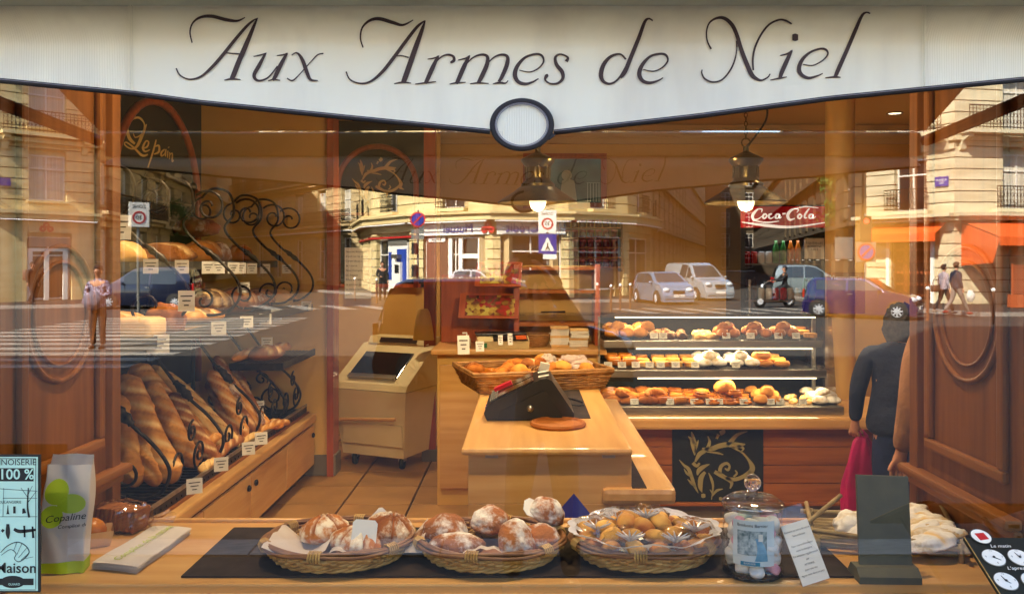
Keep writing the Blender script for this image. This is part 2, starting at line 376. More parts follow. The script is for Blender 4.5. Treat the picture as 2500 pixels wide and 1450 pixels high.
# ------------------------------------------------------------------ facades
def rail_mesh(L, h=.95):
    m = MB()
    m.box((L/2, 0, h), (L, .05, .05)); m.box((L/2, 0, .08), (L, .04, .04)); m.box((L/2, 0, h-.14), (L, .025, .025))
    n = max(2, int(L/.16))
    for i in range(n+1): m.box((i*L/n, 0, h/2), (.02, .02, h))
    for i in range(n):
        x = (i+.5)*L/n
        for zz, rr in ((.3, .06), (.58, .065)):
            m.tube([(x+rr*math.cos(2*PI*k/7), 0, zz+rr*1.3*math.sin(2*PI*k/7)) for k in range(7)], .011, 3, True)
    return m
class Facade:
    """one straight run of facade from A to B (outside on the right of A->B)"""
    def __init__(s, root, A, B, st, base=0.0):
        s.root = root; s.A = Vector((A[0], A[1], base)); s.ang = math.atan2(B[1]-A[1], B[0]-A[0])
        s.L = math.hypot(B[0]-A[0], B[1]-A[1]); s.st = st; s.rl = Vector(root.location)
        s.M = Matrix.Translation(s.A-s.rl) @ Matrix.Rotation(s.ang, 4, 'Z')
    def blk(s, name, m, c, sz): return blk(name, m, s.M @ Vector(c), sz, s.root, s.ang)
    def mb(s, name, mb, m, smooth=False):
        o = mb.build(name, m, s.root, smooth); o.location = s.M.translation; o.rotation_euler = (0, 0, s.ang); return o
    def text(s, name, t, size, m, c, **k): return text(name, t, size, m, s.root, s.M @ Vector(c), (PI/2, 0, s.ang), **k)
    def storey(s, z0, z1, wins, ch=.42, fr='wframe', sill=True, curtain=False, split=True, rec=.28):
        """wins: (x0, x1, zb, zt); stone courses laid between the openings"""
        n = max(1, round((z1-z0)/ch)); h = (z1-z0)/n
        for i in range(n):
            a, b = z0+i*h, z0+(i+1)*h; xs = [0.0]
            for (x0, x1, zb, zt) in wins:
                if zb < b-.05 and zt > a+.05: xs += [x0, x1]
            xs.append(s.L)
            for k in range(0, len(xs), 2):
                if xs[k+1]-xs[k] > .04:
                    s.blk('stone_course', s.st, ((xs[k]+xs[k+1])/2, .2, (a+b)/2), (xs[k+1]-xs[k], .42, h-(.045 if split else .003)))
        s.blk('core_wall', s.st, (s.L/2, .42, (z0+z1)/2), (s.L, .2, z1-z0))
        for (x0, x1, zb, zt) in wins:
            ww, hh, cx, cz = x1-x0, zt-zb, (x0+x1)/2, (zb+zt)/2
            s.blk('window_pane', M['curtain'] if curtain else M['pane'], (cx, rec+.02, cz), (ww, .03, hh))
            fm = M[fr]
            for xx in (x0+.04, x1-.04, cx): s.blk('window_frame', fm, (xx, rec-.02, cz), (.07, .07, hh))
            for zz in (zb+.04, zt-.04, zb+hh*.7): s.blk('window_frame', fm, (cx, rec-.028, zz), (ww-.09, .06, .07))
            if sill: s.blk('window_sill', s.st, (cx, -.03, zb-.06), (ww+.2, .2, .11))
    def band(s, z, h, out, m=None, x0=None, x1=None, name='cornice'):
        a = 0 if x0 is None else x0; b = s.L if x1 is None else x1
        s.blk(name, m or s.st, ((a+b)/2, -out/2+.03, z+h/2), (b-a+2*out*.35, out+.06, h))
    def balcony(s, x0, x1, z, out=.55):
        s.blk('balcony_slab', s.st, ((x0+x1)/2, -out/2, z), (x1-x0, out, .16))
        r = rail_mesh(x1-x0-.06); r.v = [(p[0]+x0+.03, p[1]-out+.05, p[2]+z+.08) for p in r.v]; s.mb('balcony_railing', r, M['iron'])
        for xx in (x0+.22, x1-.22):
            b = MB().prism([(0, 0), (-out*.8, 0), (-out*.75, -.16), (-out*.3, -.3), (-out*.16, -.62), (0, -.7)], xx-.13, xx+.13, 'yz')
            b.v = [(p[0], p[1], p[2]+z-.08) for p in b.v]; s.mb('balcony_bracket', b, s.st)

# bank at the rounded corner opposite
bank = thing('bank_building', 'cream stone corner building with the curved bank front', 'building', (-1, -40, 0))
arc = [(8.1, -54.5), (7.3, -47.5), (5.3, -42.6), (2.1, -39.6), (-1.6, -39.0), (-5.6, -41.2), (-8.7, -46.0), (-11, -54.5)]
CZ0 = 4.0
for i in range(7):
    f = Facade(bank, arc[i], arc[i+1], M['stone']); L = f.L
    if i in (1, 2, 3): wins = [(.35, L-.35, .35, 3.05)]
    elif i == 4: wins = [(.45, L-.5, .1, 2.95)]
    elif i == 5: wins = [(.7, L-.7, .1, 2.95)]
    else: wins = [(1.0, 2.4, .1, 3.0), (L-2.6, L-1.1, .8, 3.0)]
    f.storey(0, 3.75, wins, .45, sill=False)
    f.band(3.75, .3, .55); f.band(4.05, .12, .7)
    f.mb('light_tube', MB().tube([(0, -.62, 3.68), (L, -.62, 3.68)], .035, 6), M['tube_w'])
    for k in range(3):
        z0 = 4.17+k*3.3; w2 = [(L/2-.65, L/2+.65, z0+.25, z0+2.5)]
        if L > 6: w2 = [(L*.25-.6, L*.25+.6, z0+.25, z0+2.5), (L*.75-.6, L*.75+.6, z0+.25, z0+2.5)]
        f.storey(z0, z0+3.3, w2, .55, sill=False)
        if k < 2:
            for q in w2: f.balcony(q[0]-.2, q[1]+.2, z0+.14, .4)
        f.band(z0+3.1, .2, .25)
    f.blk('roof', M['zinc'], (L/2, 3.2, 19.2), (L+.2, 6.0, 10.4))  # roof raised, out of view, to throw the narrow street into shade
    f.blk('back_wall', M['stone_dk'], (L/2, 3.5, 7), (L+1.2, 6, 14))
    if i in (3, 4): f.band(3.05, .62, .1, M['white'], .2, L-.2, 'sign_band')
    if i in (5, 6): f.band(2.98, .09, .12, M['red'], 0, L, 'red_stripe')
fb = Facade(bank, arc[3], arc[4], M['stone']); fa = Facade(bank, arc[4], arc[5], M['stone'])
fb.text('sign_lettering', 'Crédit', .62, M['blue_p'], (fb.L*.62, -.12, 3.36), extrude=.03)
fa.text('sign_lettering', 'Mutuel', .62, M['blue_p'], (fa.L*.42, -.12, 3.36), extrude=.03)
for dx, dz in ((-.2, -.08), (.2, -.08), (0, .14)):
    fa.mb('logo', MB().lathe([(.05, -.06), (.17, -.06), (.17, .06), (.05, .06)], 14, (.2+dx, -.12, 3.36+dz), axis=Vector((0, 1, 0))), M['red'])
fa.blk('door_panel', M['dframe'], (3.3, .2, 1.5), (1.3, .12, 2.7)); fa.blk('notice_plate', M['white'], (3.3, .1, 2.85), (1.0, .03, .24))
fa.text('plate_lettering', 'Banque', .2, M['ink'], (3.3, .07, 2.85))
for q in (.8, 1.9, 2.5): fa.blk('door_frame', M['white'], (q, .15, 1.5), (.22, .12, 2.75))
fa.blk('door_frame', M['white'], (1.35, .145, 2.0), (.9, .12, .2))
fat = Facade(bank, arc[5], arc[6], M['stone'])
fat.blk('cash_machine_wall', M['white'], (2.3, .16, 1.4), (2.5, .2, 2.7))
fat.blk('cash_machine_panel', M['blue_p'], (1.75, .05, 1.35), (1.15, .06, 2.1)); fat.blk('cash_machine_panel', M['blue_p'], (3.25, .05, 1.5), (.35, .06, 1.5))
fat.blk('cash_machine', M['white'], (2.0, -.02, 1.1), (.75, .2, 1.2)); fat.blk('cash_machine_screen', M['pane'], (2.0, -.13, 1.35), (.5, .03, .45)); fat.blk('cash_machine_hood', M['steel'], (2.1, -.1, 2.0), (.8, .3, .2))
fat.blk('vent_grille', M['signgrey'], (2.3, .05, 2.85), (2.4, .04, .5))
# wing of the bank block running off along the left side street, and the one on the right
wl = thing('apartment_building', 'long stone apartment house joined to the bank on its shaded street side', 'building', (-11.2, -54.7, 0))
f = Facade(wl, (-11.1, -54.7), (-27, -76), M['stone_dk']); n = 6
for k in range(4):
    z0 = [0, 4.1, 7.4, 10.7][k]; h = 4.1 if k == 0 else 3.3
    f.storey(z0, z0+h, [(1.3+j*4.3, 2.8+j*4.3, z0+.4, z0+h-.75) for j in range(n)], .6, curtain=k > 0)
    f.band(z0+h-.22, .22, .3)
    if k: f.balcony(.6, f.L-.6, z0+.1, .5)
f.mb('light_tube', MB().tube([(0, -.5, 3.8), (f.L, -.5, 3.8)], .04, 6), M['tube_w']); f.blk('back_wall', M['stone_dk'], (f.L/2, 3.6, 8), (f.L, 6, 16))
wr = thing('apartment_building', 'row of stone houses lining the narrow street beside the bank', 'building', (8.3, -54.7, 0))
f = Facade(wr, (30, -140), (8.25, -54.7), M['stone_dk'])
for k in range(4):
    z0 = [0, 4.1, 7.4, 10.7][k]; h = 4.1 if k == 0 else 3.3
    f.storey(z0, z0+h, [(f.L-3.4-j*4.4, f.L-1.9-j*4.4, z0+.3, z0+h-.7) for j in range(9)][::-1], .8, curtain=False)
    f.band(z0+h-.2, .2, .3)
f.blk('back_wall', M['stone_dk'], (f.L/2, 3.6, 8), (f.L, 6, 16)); f.blk('attic', M['zinc'], (f.L/2, 3.0, 20), (f.L, 5, 9))  # tall unseen mass added on top to cast shade across the street
wf = thing('apartment_building', 'stone house closing the far end of the narrow street', 'building', (36, -142, 0))
M['stone_gr'] = mat('sooty_limestone', '#5e5039', .9, col2='#4a3f2d', vs=1.4, rnd=.07)  # darkened stone: the narrow street's shade is put into the colour
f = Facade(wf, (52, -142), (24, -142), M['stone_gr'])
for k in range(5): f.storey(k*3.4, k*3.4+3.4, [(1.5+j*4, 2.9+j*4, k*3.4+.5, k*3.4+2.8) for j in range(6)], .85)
wc = thing('apartment_building', 'tall shadowed house on the opposite side of the narrow street', 'building', (16.4, -42, 0))
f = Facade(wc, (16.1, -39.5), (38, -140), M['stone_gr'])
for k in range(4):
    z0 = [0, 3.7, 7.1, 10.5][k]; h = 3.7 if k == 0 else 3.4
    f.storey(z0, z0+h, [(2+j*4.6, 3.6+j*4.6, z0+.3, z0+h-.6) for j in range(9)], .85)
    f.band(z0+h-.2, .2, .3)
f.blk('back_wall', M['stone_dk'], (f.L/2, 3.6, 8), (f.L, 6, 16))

# cafe corner on the right
cafe = thing('cafe_building', 'sunlit stone corner building with orange awnings and iron balconies', 'building', (18.1, -33.8, 0))
fc = Facade(cafe, (18.1, -33.8), (15.9, -37.6), M['stone_w']); fr_ = Facade(cafe, (40, -37.5), (18.1, -33.8), M['stone_w'])
L = fc.L
fc.storey(0, 3.55, [(1.1, 3.1, .05, 2.75)], .5, fr='dframe', sill=False)
fc.band(3.5, .16, .5); fc.band(3.66, .14, .75)
fr_.storey(0, 3.55, [(fr_.L-4.6, fr_.L-1.4, .05, 2.8), (fr_.L-9, fr_.L-5.6, .05, 2.8)], .5, fr='dframe', sill=False)
fr_.band(3.5, .16, .5); fr_.band(3.66, .14, .75)
for k in range(4):
    z0 = 3.8+k*3.35
    fc.storey(z0, z0+3.35, [(1.3, 2.9, z0+.2, z0+2.5)], .48, sill=False, curtain=k > 0)
    fr_.storey(z0, z0+3.35, [(fr_.L-4.0-j*4, fr_.L-2.3-j*4, z0+.2, z0+2.6) for j in range(4)][::-1], .48, sill=False, curtain=True)
    if k == 0: fc.balcony(1.0, 3.2, z0+.12, .42); fr_.balcony(fr_.L-4.5, fr_.L-1.7, z0+.12, .42)
    else: fc.balcony(.1, L-.05, z0+.08, .8); fr_.balcony(fr_.L-16, fr_.L-.1, z0+.08, .8)
    fc.band(z0+2.75, .22, .12); fc.band(z0+3.1, .2, .2); fr_.band(z0+3.1, .2, .2)
for q in (fc, fr_): q.blk('back_wall', M['stone_w'], (q.L/2, 2.9, 8.5), (q.L-.6, 4.6, 17))
fc.blk('street_name_plate', M['sblue'], (.55, -.06, 5.2), (.62, .04, .42)); fc.text('plate_lettering', 'AVENUE\nNIEL', .13, M['white'], (.55, -.085, 5.2))
# folding gate and lit bottles in the doorway
g = MB()
for i in range(11):
    x = 1.1+i*.2; g.box((x, .1, 1.4), (.025, .02, 2.7))
    if i < 10:
        for j in range(9):
            z = .2+j*.28; g.box((x+.1, .1, z+.14), (.018, .016, .34), (0, .62, 0)); g.box((x+.1, .12, z+.14), (.018, .016, .34), (0, -.62, 0))
fc.mb('folding_gate', g, M['iron'])
fc.blk('door_surround', M['white'], (.98, -.02, 1.45), (.16, .12, 2.9)); fc.blk('door_surround', M['white'], (3.22, -.02, 1.45), (.16, .12, 2.9)); fc.blk('door_lintel', M['white'], (2.1, -.03, 2.86), (2.4, .14, .22))
for i in range(5): fc.blk('wooden_shelf', M['terrac'], (2.1, .26, .3+i*.5), (1.8, .05, .12))
fc.blk('wooden_post', M['terrac'], (2.5, .24, 1.4), (.22, .06, 2.6))
aw = thing('orange_awning', 'flat orange canvas awning with CAVES lettering over the gated doorway', 'awning', fc.M @ Vector((2.1, 0, 0))+Vector(cafe.location), fc.ang)
MB().prism([(-.05, 3.4), (-.75, 2.98), (-.78, 2.98), (-.06, 3.44)], -1.75, 1.75, 'yz').build('canopy', M['orange'], aw)
MB().box((0, -.78, 2.82), (3.5, .03, .36)).build('valance', M['orange'], aw)
text('lettering', 'CAVES   PETRISSANS', .22, M['red'], aw, (0, -.80, 2.82))
aw2 = thing('orange_awning', 'deep orange awning with side flap over the terrace', 'awning', fr_.M @ Vector((fr_.L-3.2, 0, 0))+Vector(cafe.location), fr_.ang)
MB().prism([(-.05, 3.45), (-2.3, 2.75), (-2.33, 2.75), (-.06, 3.49)], -4.5, 2.9, 'yz').build('canopy', M['orange'], aw2)
MB().box((-.8, -2.33, 2.58), (7.4, .03, .34)).build('valance', M['orange'], aw2)
MB().prism([(-.05, 3.4), (-2.3, 2.7), (-1.9, 1.75), (-.05, 1.6)], 2.86, 2.89, 'yz').build('side_flap', M['orange'], aw2)
text('lettering', 'depuis 1895', .24, M['red'], aw2, (.4, -2.35, 2.58))
# terrace planters with lattice
for i in range(3):
    pl = thing('planter', ['wooden terrace planter with lattice nearest the gated doorway', 'wooden terrace planter with lattice in the middle of the row', 'wooden terrace planter with lattice at the far end'][i], 'planter',
               fr_.M @ Vector((fr_.L-1.6-i*2.1, -2.6, 0))+Vector(cafe.location), fr_.ang, 'planters along the terrace')
    MB().box((0, 0, .27), (2.0, .5, .5)).build('trough', M['terrac'], pl)
    for s_ in (-.98, .98): MB().box((s_, 0, .85), (.06, .06, 1.7)).build('post', M['terrac'], pl)
    m = MB()
    for k in range(-9, 20):
        for sg in (1, -1):
            x0, x1, z0, z1 = -.95+k*.1, -.95+k*.1+1.1, .55, 1.65
            if sg < 0: x0, x1 = x1, x0
            pa, pb = Vector((x0, 0, z0)), Vector((x1, 0, z1))
            ts = [t for t in (j/22 for j in range(23)) if -.95 <= (pa+(pb-pa)*t).x <= .95]
            if len(ts) > 1: m.tube([pa+(pb-pa)*ts[0]+Vector((0, .012*sg, 0)), pa+(pb-pa)*ts[-1]+Vector((0, .012*sg, 0))], .013, 4)
    m.build('lattice', M['terrac'], pl)
    if i: 
        sh = thing('leafy_shrub', ['', 'bright green shrub in the middle terrace planter', 'bright green shrub in the far terrace planter'][i], 'shrub', pl.location+Vector((0, 0, .5)))
        st = MB(); lf = MB(); rr = random.Random(i)
        for k in range(7): st.tube([(0, 0, 0), (rr.uniform(-.25, .25), rr.uniform(-.15, .15), .4), (rr.uniform(-.5, .5), rr.uniform(-.25, .25), rr.uniform(.6, .95))], [.015, .01, .004], 4)
        for k in range(420):
            p = Vector((rr.gauss(0, .33), rr.gauss(0, .18), abs(rr.gauss(.45, .25)))); q = Euler((rr.uniform(0, 6), rr.uniform(0, 6), 0)).to_matrix()
            lf.add([p+q @ Vector(v) for v in ((-.05, 0, 0), (0, -.03, .01), (.06, 0, 0), (0, .03, .01))], [(0, 1, 2, 3)])
        st.build('stem', M['bark'], sh); lf.build('foliage', M['leaf'], sh)

# corner house on the left with a white shop door
ch = thing('corner_building', 'stone corner house with a white glazed bank door and iron balcony', 'building', (-20.6, -38.4, 0))
f1 = Facade(ch, (-20.6, -38.4), (-23.4, -35.4), M['stone']); L = f1.L
f1.storey(0, 3.7, [(1.0, 2.9, .05, 2.9)], .62, sill=False, split=False)
f1.band(3.7, .2, .35); f1.band(3.9, .16, .5)
f1.mb('light_tube', MB().tube([(0, -.45, 3.62), (L, -.45, 3.62)], .035, 6), M['tube_w'])
for dx, dz in ((-.16, -.05), (.16, -.05), (0, .13)):
    f1.mb('logo', MB().lathe([(.04, -.04), (.14, -.04), (.14, .04), (.04, .04)], 14, (2.1+dx, -.03, 3.3+dz), axis=Vector((0, 1, 0))), M['red'])
for xx in (1.25, 2.05, 2.75): f1.blk('door_frame', M['white'], (xx, .12, 1.2), (.2, .1, 2.35))
f1.blk('door_frame', M['white'], (2.0, .125, 2.3), (1.7, .1, .14)); f1.blk('vent_grille', M['signgrey'], (1.9, .14, 2.65), (1.8, .05, .4))
for k in range(4):
    z0 = 4.06+k*3.35
    f1.storey(z0, z0+3.35, [(1.2, 2.8, z0+.5, z0+2.6)], .5, curtain=True)
    f1.band(z0+3.1, .2, .3)
    if k: f1.balcony(.2, L-.1, z0+.1, .6)
for (a, b, sg) in (((-30, -85), (-20.6, -38.4), 0), ((-23.4, -35.4), (-55, -31), 1)):
    f2 = Facade(ch, a, b, M['stone'] if sg else M['stone_dk']); nw = 7
    for k in range(5):
        z0 = [0, 4.06, 7.41, 10.76, 14.1][k]; h = 4.06 if k == 0 else 3.35
        xs = [(1.0+j*4, 2.5+j*4) for j in range(nw)] if sg else [(f2.L-2.6-j*4, f2.L-1.1-j*4) for j in range(nw)][::-1]
        f2.storey(z0, z0+h, [(x0, x1, z0+.5, z0+h-.7) for x0, x1 in xs], .62, curtain=True)
        f2.band(z0+h-.2, .2, .35)
        if k in (1, 2): f2.balcony(.2 if sg else f2.L-14, 14 if sg else f2.L-.2, z0+.1, .6)
    f2.blk('back_wall', M['stone_dk'], (f2.L/2, 3, 8.5), (f2.L-1, 4.6, 17))
f1.blk('street_name_plate', M['sblue'], (L-.3, -.06, 5.3), (.5, .04, .36))
# far houses closing the left side street
for i, (xa, xb, yy, mm, lb) in enumerate(((-28, -36.5, -88, 'stone_w', 'white sunlit house with tall windows beyond the side street'), (-19, -28, -93, 'stone_dk', 'brown stone house with red blinds beyond the side street'))):
    h = thing('apartment_building', lb, 'building', (xa, yy, 0)); f = Facade(h, (xa, yy), (xb, yy), M[mm])
    for k in range(6):
        z0 = k*3.5; f.storey(z0, z0+3.5, [(.8+j*2.8, 2.0+j*2.8, z0+.4, z0+2.9) for j in range(3)], .9, sill=True, split=False)
        f.band(z0+3.3, .2, .3)
        if k: f.balcony(.4, f.L-.4, z0+.1, .6)
    for xx in (.3, 3.0, 5.9): f.mb('half_column', MB().lathe([(.42, 0), (.42, 20)], 12, (xx, -.1, .4)), M[mm], True)
    f.blk('roof', M['zinc'], (f.L/2, 2.6, 22), (f.L+.5, 5.4, 2.4)); f.blk('back_wall', M[mm], (f.L/2, 3.2, 10.4), (f.L, 5, 20.8))

# ------------------------------------------------------------------ street tree
def tree(name, label, loc, H, rad, seed, group=None):
    t = thing(name, label, 'tree', loc, 0, group); rr = random.Random(seed); tr = MB(); lf = MB()
    tr.tube([(0, 0, 0), (.05, .03, H*.3), (-.05, .05, H*.6), (0, 0, H*.85)], [.17, .13, .09, .03], 8)
    tips = []
    for k in range(16):
        a = rr.uniform(0, 2*PI); z = H*rr.uniform(.35, .75); l = rad*rr.uniform(.5, 1)
        e_ = Vector((math.cos(a)*l, math.sin(a)*l, z+rr.uniform(.2, .9)*rad*.7)); tr.tube([(0, 0, z), (e_.x*.5, e_.y*.5, z+(e_.z-z)*.4), e_], [.05, .03, .01], 5); tips.append(e_)
    for k in range(3200):
        c = rr.choice(tips); p = c+Vector((rr.gauss(0, .42), rr.gauss(0, .42), rr.gauss(0, .36)))*rad*.5; q = Euler((rr.uniform(0, 6), rr.uniform(0, 6), 0)).to_matrix(); s_ = rr.uniform(.09, .17)
        lf.add([p+q @ (Vector(v)*s_) for v in ((-1, 0, 0), (0, -.5, .2), (1, 0, 0), (0, .5, .2))], [(0, 1, 2, 3)])
    tr.build('trunk', M['bark'], t, True); lf.build('crown', M['leaf'], t)
p = R(2105, 700, 46); tree('street_tree', 'dark leafy street tree beside the orange awning corner', (p.x+.9, p.y-3, 0), 8.0, 1.7, 3)
p = R(335, 700, 60); tree('street_tree', 'green street tree behind the dark blue parked car', (p.x+2.6, p.y, 0), 6.0, 1.7, 5)

# ------------------------------------------------------------------ vehicles
M['tyre'] = mat('tyre_rubber', '#1c1b1a', .8); M['alloy'] = mat('alloy_rim', '#b9bcc0', .35, metal=.15)
M['carglass'] = mat('car_glass', '#2c363c', .05, spec=.8); M['lamp_w'] = mat('headlamp_lens', '#cfd6da', .1, spec=.8); M['lamp_r'] = mat('tail_lamp_lens', '#a01515', .2)
def paint(n, c): return mat(n, c, .22, metal=.25, coat=1.0)
def interp(pts, x):
    if x <= pts[0][0]: return pts[0][1]
    for a, b in zip(pts, pts[1:]):
        if x <= b[0]: return a[1]+(b[1]-a[1])*(x-a[0])/(b[0]-a[0])
    return pts[-1][1]
def car(name, label, loc, rz, pm, top, Wd=1.7, belt=.92, wx=(-1.22, 1.25), wr=.3, cab=(-1.45, .8), plate=None, roofm=None, rimm=None, group=None, rear_win=True, side_to=None, cat='car'):
    t = thing(name, label, cat, loc, rz, group); x0, x1 = top[0][0], top[-1][0]; L = x1-x0; h = Wd/2
    def yw(x, z):
        k = 1-.10*max(0, (abs(x-(x0+x1)/2)/(L/2)))**3
        if z <= belt: f = .93+.07*min(1, (z-.15)/.35)-.02*max(0, (z-.6)/.3)
        else: f = .98-.36*(z-belt)
        return h*k*f
    def ring(x):
        zt = interp(top, x); ps = []; zs = [.16, .3, .5, .72]; zb = min(belt, zt-.02)
        zs = [q for q in zs if q < zb-.05]+[zb]
        while len(zs) < 5: zs.insert(0, zs[0]-.01)
        cabn = zt > belt+.05
        zs += [zb+(zt-zb)*q for q in (.35, .7, .94)] if cabn else [zb+(zt-zb)*q for q in (.3, .6, .9)]
        half = [(yw(x, q), q) for q in zs]
        if not cabn: half[-3:] = [(half[4][0]*q, z) for q, z in zip((.96, .88, .6), (zb+.008, zb+.014, zt))]
        else: half.append((half[-1][0]*.86, zt))
        if not cabn: half.append((half[-1][0]*.3, zt))
        return half
    n = 26; vs = []; xs = [x0+L*i/(n-1) for i in range(n)]
    rows = []
    for x in xs:
        hf = ring(x); rows.append([(x, a, b) for a, b in hf]+[(x, -a, b) for a, b in hf[::-1]])
    k = len(rows[0]); fs = []
    for r in rows: vs += r
    for i in range(n-1):
        for j in range(k): fs.append((i*k+j, i*k+(j+1) % k, (i+1)*k+(j+1) % k, (i+1)*k+j))
    fs.append(tuple(range(k))); fs.append(tuple((n-1)*k+j for j in range(k-1, -1, -1)))
    MB().add(vs, fs).build('body', pm, t, 'auto')
    for sg in (1, -1):
        c0, c1 = cab[0]+.12, cab[1]-.1; c1s = side_to if side_to is not None else c1
        def topz(x): return interp(top, x)-.09
        N = 10; xs2 = [c0+(c1s-c0)*i/N for i in range(N+1)]; lo = [(x, belt+.03) for x in xs2]; up = [(x, max(belt+.035, topz(x))) for x in xs2]
        w_ = MB(); pts = lo+up[::-1]
        w_.add([(x, sg*(yw(x, z)+.012), z) for x, z in pts]+[(x, sg*(yw(x, z)-.02), z) for x, z in pts], [tuple(range(len(pts))), tuple(range(2*len(pts)-1, len(pts)-1, -1))]+[(i, (i+1) % len(pts), len(pts)+(i+1) % len(pts), len(pts)+i) for i in range(len(pts))])
        w_.build('side_window', M['carglass'], t)
        if side_to is None:
            xm = c0+(c1-c0)*.5; zt_ = topz(xm); MB().add([(xm+a, sg*(yw(xm, z)+.02), z) for a in (-.035, .035) for z in (belt, zt_)], [(0, 1, 3, 2)]).build('door_pillar', pm, t)
        MB().ball((c1+.02, sg*(h+.06), belt+.06), (.07, .09, .06), 8, 6).build('wing_mirror', pm, t, True)
        for xs_ in (c0+.25+(c1s-c0)*.02, c0+(c1s-c0)*.5, c1-.05): MB().add([(xs_+a, sg*(yw(xs_, z)+.004), z) for a in (-.008, .008) for z in (.32, .5, .72, belt)], [(0, 1, 5, 4), (1, 2, 6, 5), (2, 3, 7, 6)]).build('door_seam', M['blackmatte'], t)
        MB().box((c0+(c1s-c0)*.55, sg*(yw(0, .8)+.012), belt-.1), (.16, .03, .035)).build('door_handle', M['steel'], t)
        for x in wx:
            wh = MB().lathe([(wr*.62, -.1), (wr*.95, -.1), (wr, -.06), (wr, .06), (wr*.95, .1), (wr*.62, .1)], 22, (x, sg*(h-.07), wr), axis=Vector((0, 1, 0))).build('wheel', M['tyre'], t, True)
            rm = MB(); rm.lathe([(.02, 0), (wr*.2, .01), (wr*.22, -.02)], 14, (x, sg*(h+.01), wr), axis=Vector((0, sg, 0)))
            rm.lathe([(wr*.66, -.09), (wr*.66, 0), (wr*.58, 0), (wr*.58, -.09)], 22, (x, sg*(h+.005), wr), axis=Vector((0, sg, 0)))
            for q in range(8):
                a = q*PI/4; rm.tube([(x, sg*(h+.0), wr), (x+math.cos(a)*wr*.62, sg*h, wr+math.sin(a)*wr*.62)], [.035, .028], 4)
            rm.build('rim', rimm or M['alloy'], wh)
            MB().lathe([(wr*1.12, -.06), (wr*1.14, .015), (wr*.98, .018)], 20, (x, sg*(h-.01), wr+.01), axis=Vector((0, sg, 0))).build('wheel_arch', M['blackmatte'], t)
        MB().ball((x1-.13, sg*(h*.66), belt-.26), (.12, .17, .1), 12, 8).build('headlight', M['lamp_w'], t, True)
        MB().box((x0+.03, sg*(h*.8), belt-.1), (.08, .12, .3), bevel=.02).build('tail_light', M['lamp_r'], t)
    # screens
    def scr(xa, xb, nm):
        za, zb2 = interp(top, xa), interp(top, xb); up_, dn = (xa, za) if za > zb2 else (xb, zb2), (xb, zb2) if za > zb2 else (xa, za)
        d = Vector((dn[0]-up_[0], 0, dn[1]-up_[1])).normalized(); nr = Vector((-d.z, 0, d.x)); nr = nr if nr.z > 0 else -nr
        a = Vector((up_[0], 0, up_[1]))+d*.06+nr*.012; b = Vector((dn[0], 0, dn[1]))-d*.05+nr*.012
        ya, yb = yw(a.x, a.z)*.84, yw(b.x, b.z)*.86
        MB().add([(a.x, -ya, a.z), (a.x, ya, a.z), (b.x, yb, b.z), (b.x, -yb, b.z)], [(0, 1, 2, 3)]).build(nm, M['carglass'], t)
    tp = sorted(top); fr1 = max((p for p in tp if p[1] > belt+.3), key=lambda p: p[0]); fr0 = min((p for p in tp if p[0] > fr1[0] and p[1] < belt+.25), key=lambda p: p[0]); scr(fr1[0], fr0[0], 'windscreen')
    if rear_win:
        r1 = min((p for p in tp if p[1] > belt+.3), key=lambda p: p[0]); r0 = max((p for p in tp if p[0] < r1[0]), key=lambda p: p[0]); scr(r1[0], r0[0], 'rear_window')
    MB().box((x1-.01, 0, .36), (.1, Wd*.8, .18), bevel=.03).build('front_bumper', pm, t)
    MB().box((x1+.0, 0, belt-.34), (.09, .55, .12), bevel=.02).build('grille', M['blackmatte'], t)
    MB().box((x1+.05, 0, .42), (.02, .5, .11)).build('number_plate', M['white'], t)
    if plate: text('plate_lettering', plate, .1, M['ink'], t, (x1+.062, 0, .42), (PI/2, 0, PI/2))
    MB().box((x0+.02, 0, .38), (.1, Wd*.84, .2), bevel=.03).build('rear_bumper', pm, t)
    if roofm:
        MB().grid(lambda u, v: Vector((cab[0]+.28+u*(cab[1]-cab[0]-.95), (v-.5)*1.12, interp(top, cab[0]+.28+u*(cab[1]-cab[0]-.95))+.012)), 8, 5).build('roof_panel', roofm, t, True)
    return t
HATCH = [(-1.85, .5), (-1.78, .98), (-1.5, 1.38), (-1.15, 1.44), (-.1, 1.47), (.25, 1.42), (1.02, .98), (1.6, .84), (1.8, .66), (1.86, .45)]
MINI = [(-1.8, .5), (-1.74, .98), (-1.56, 1.34), (-1.3, 1.4), (.1, 1.4), (.32, 1.36), (.86, .98), (1.5, .86), (1.74, .7), (1.82, .45)]
MPV = [(-2.0, .5), (-1.95, 1.0), (-1.75, 1.6), (-1.5, 1.7), (.0, 1.72), (.35, 1.64), (1.15, 1.06), (1.75, .9), (1.95, .68), (2.0, .45)]
VAN = [(-2.2, .5), (-2.17, 1.2), (-2.1, 1.76), (-1.8, 1.84), (.2, 1.84), (.5, 1.74), (1.15, 1.1), (1.85, .95), (2.1, .72), (2.15, .45)]
SMART = [(-1.25, .5), (-1.2, 1.0), (-1.0, 1.42), (-.7, 1.53), (.1, 1.5), (.35, 1.4), (.85, .98), (1.15, .85), (1.25, .65), (1.27, .45)]
def on_road(px, py, z=RZ): 
    d = (CZ-z)*F/(py-VY); return R(px, py, d)
q = on_road(2085, 776); car('parked_car', 'dark purple small car with eight spoke rims passing the cafe corner', (q.x+.35, q.y-.2, RZ), math.radians(33), paint('purple_paint', '#1d1850'), MINI, 1.68, .94, roofm=paint('roof_grey_paint', '#8d9199'), plate='W-510-LC')
q = on_road(1628, 742); car('parked_car', 'pale silver blue hatchback facing the crossing', (q.x, q.y-1.2, RZ), math.radians(76), paint('silver_blue_paint', '#6f879f'), HATCH, 1.7, .93, plate='CA-868-AC')
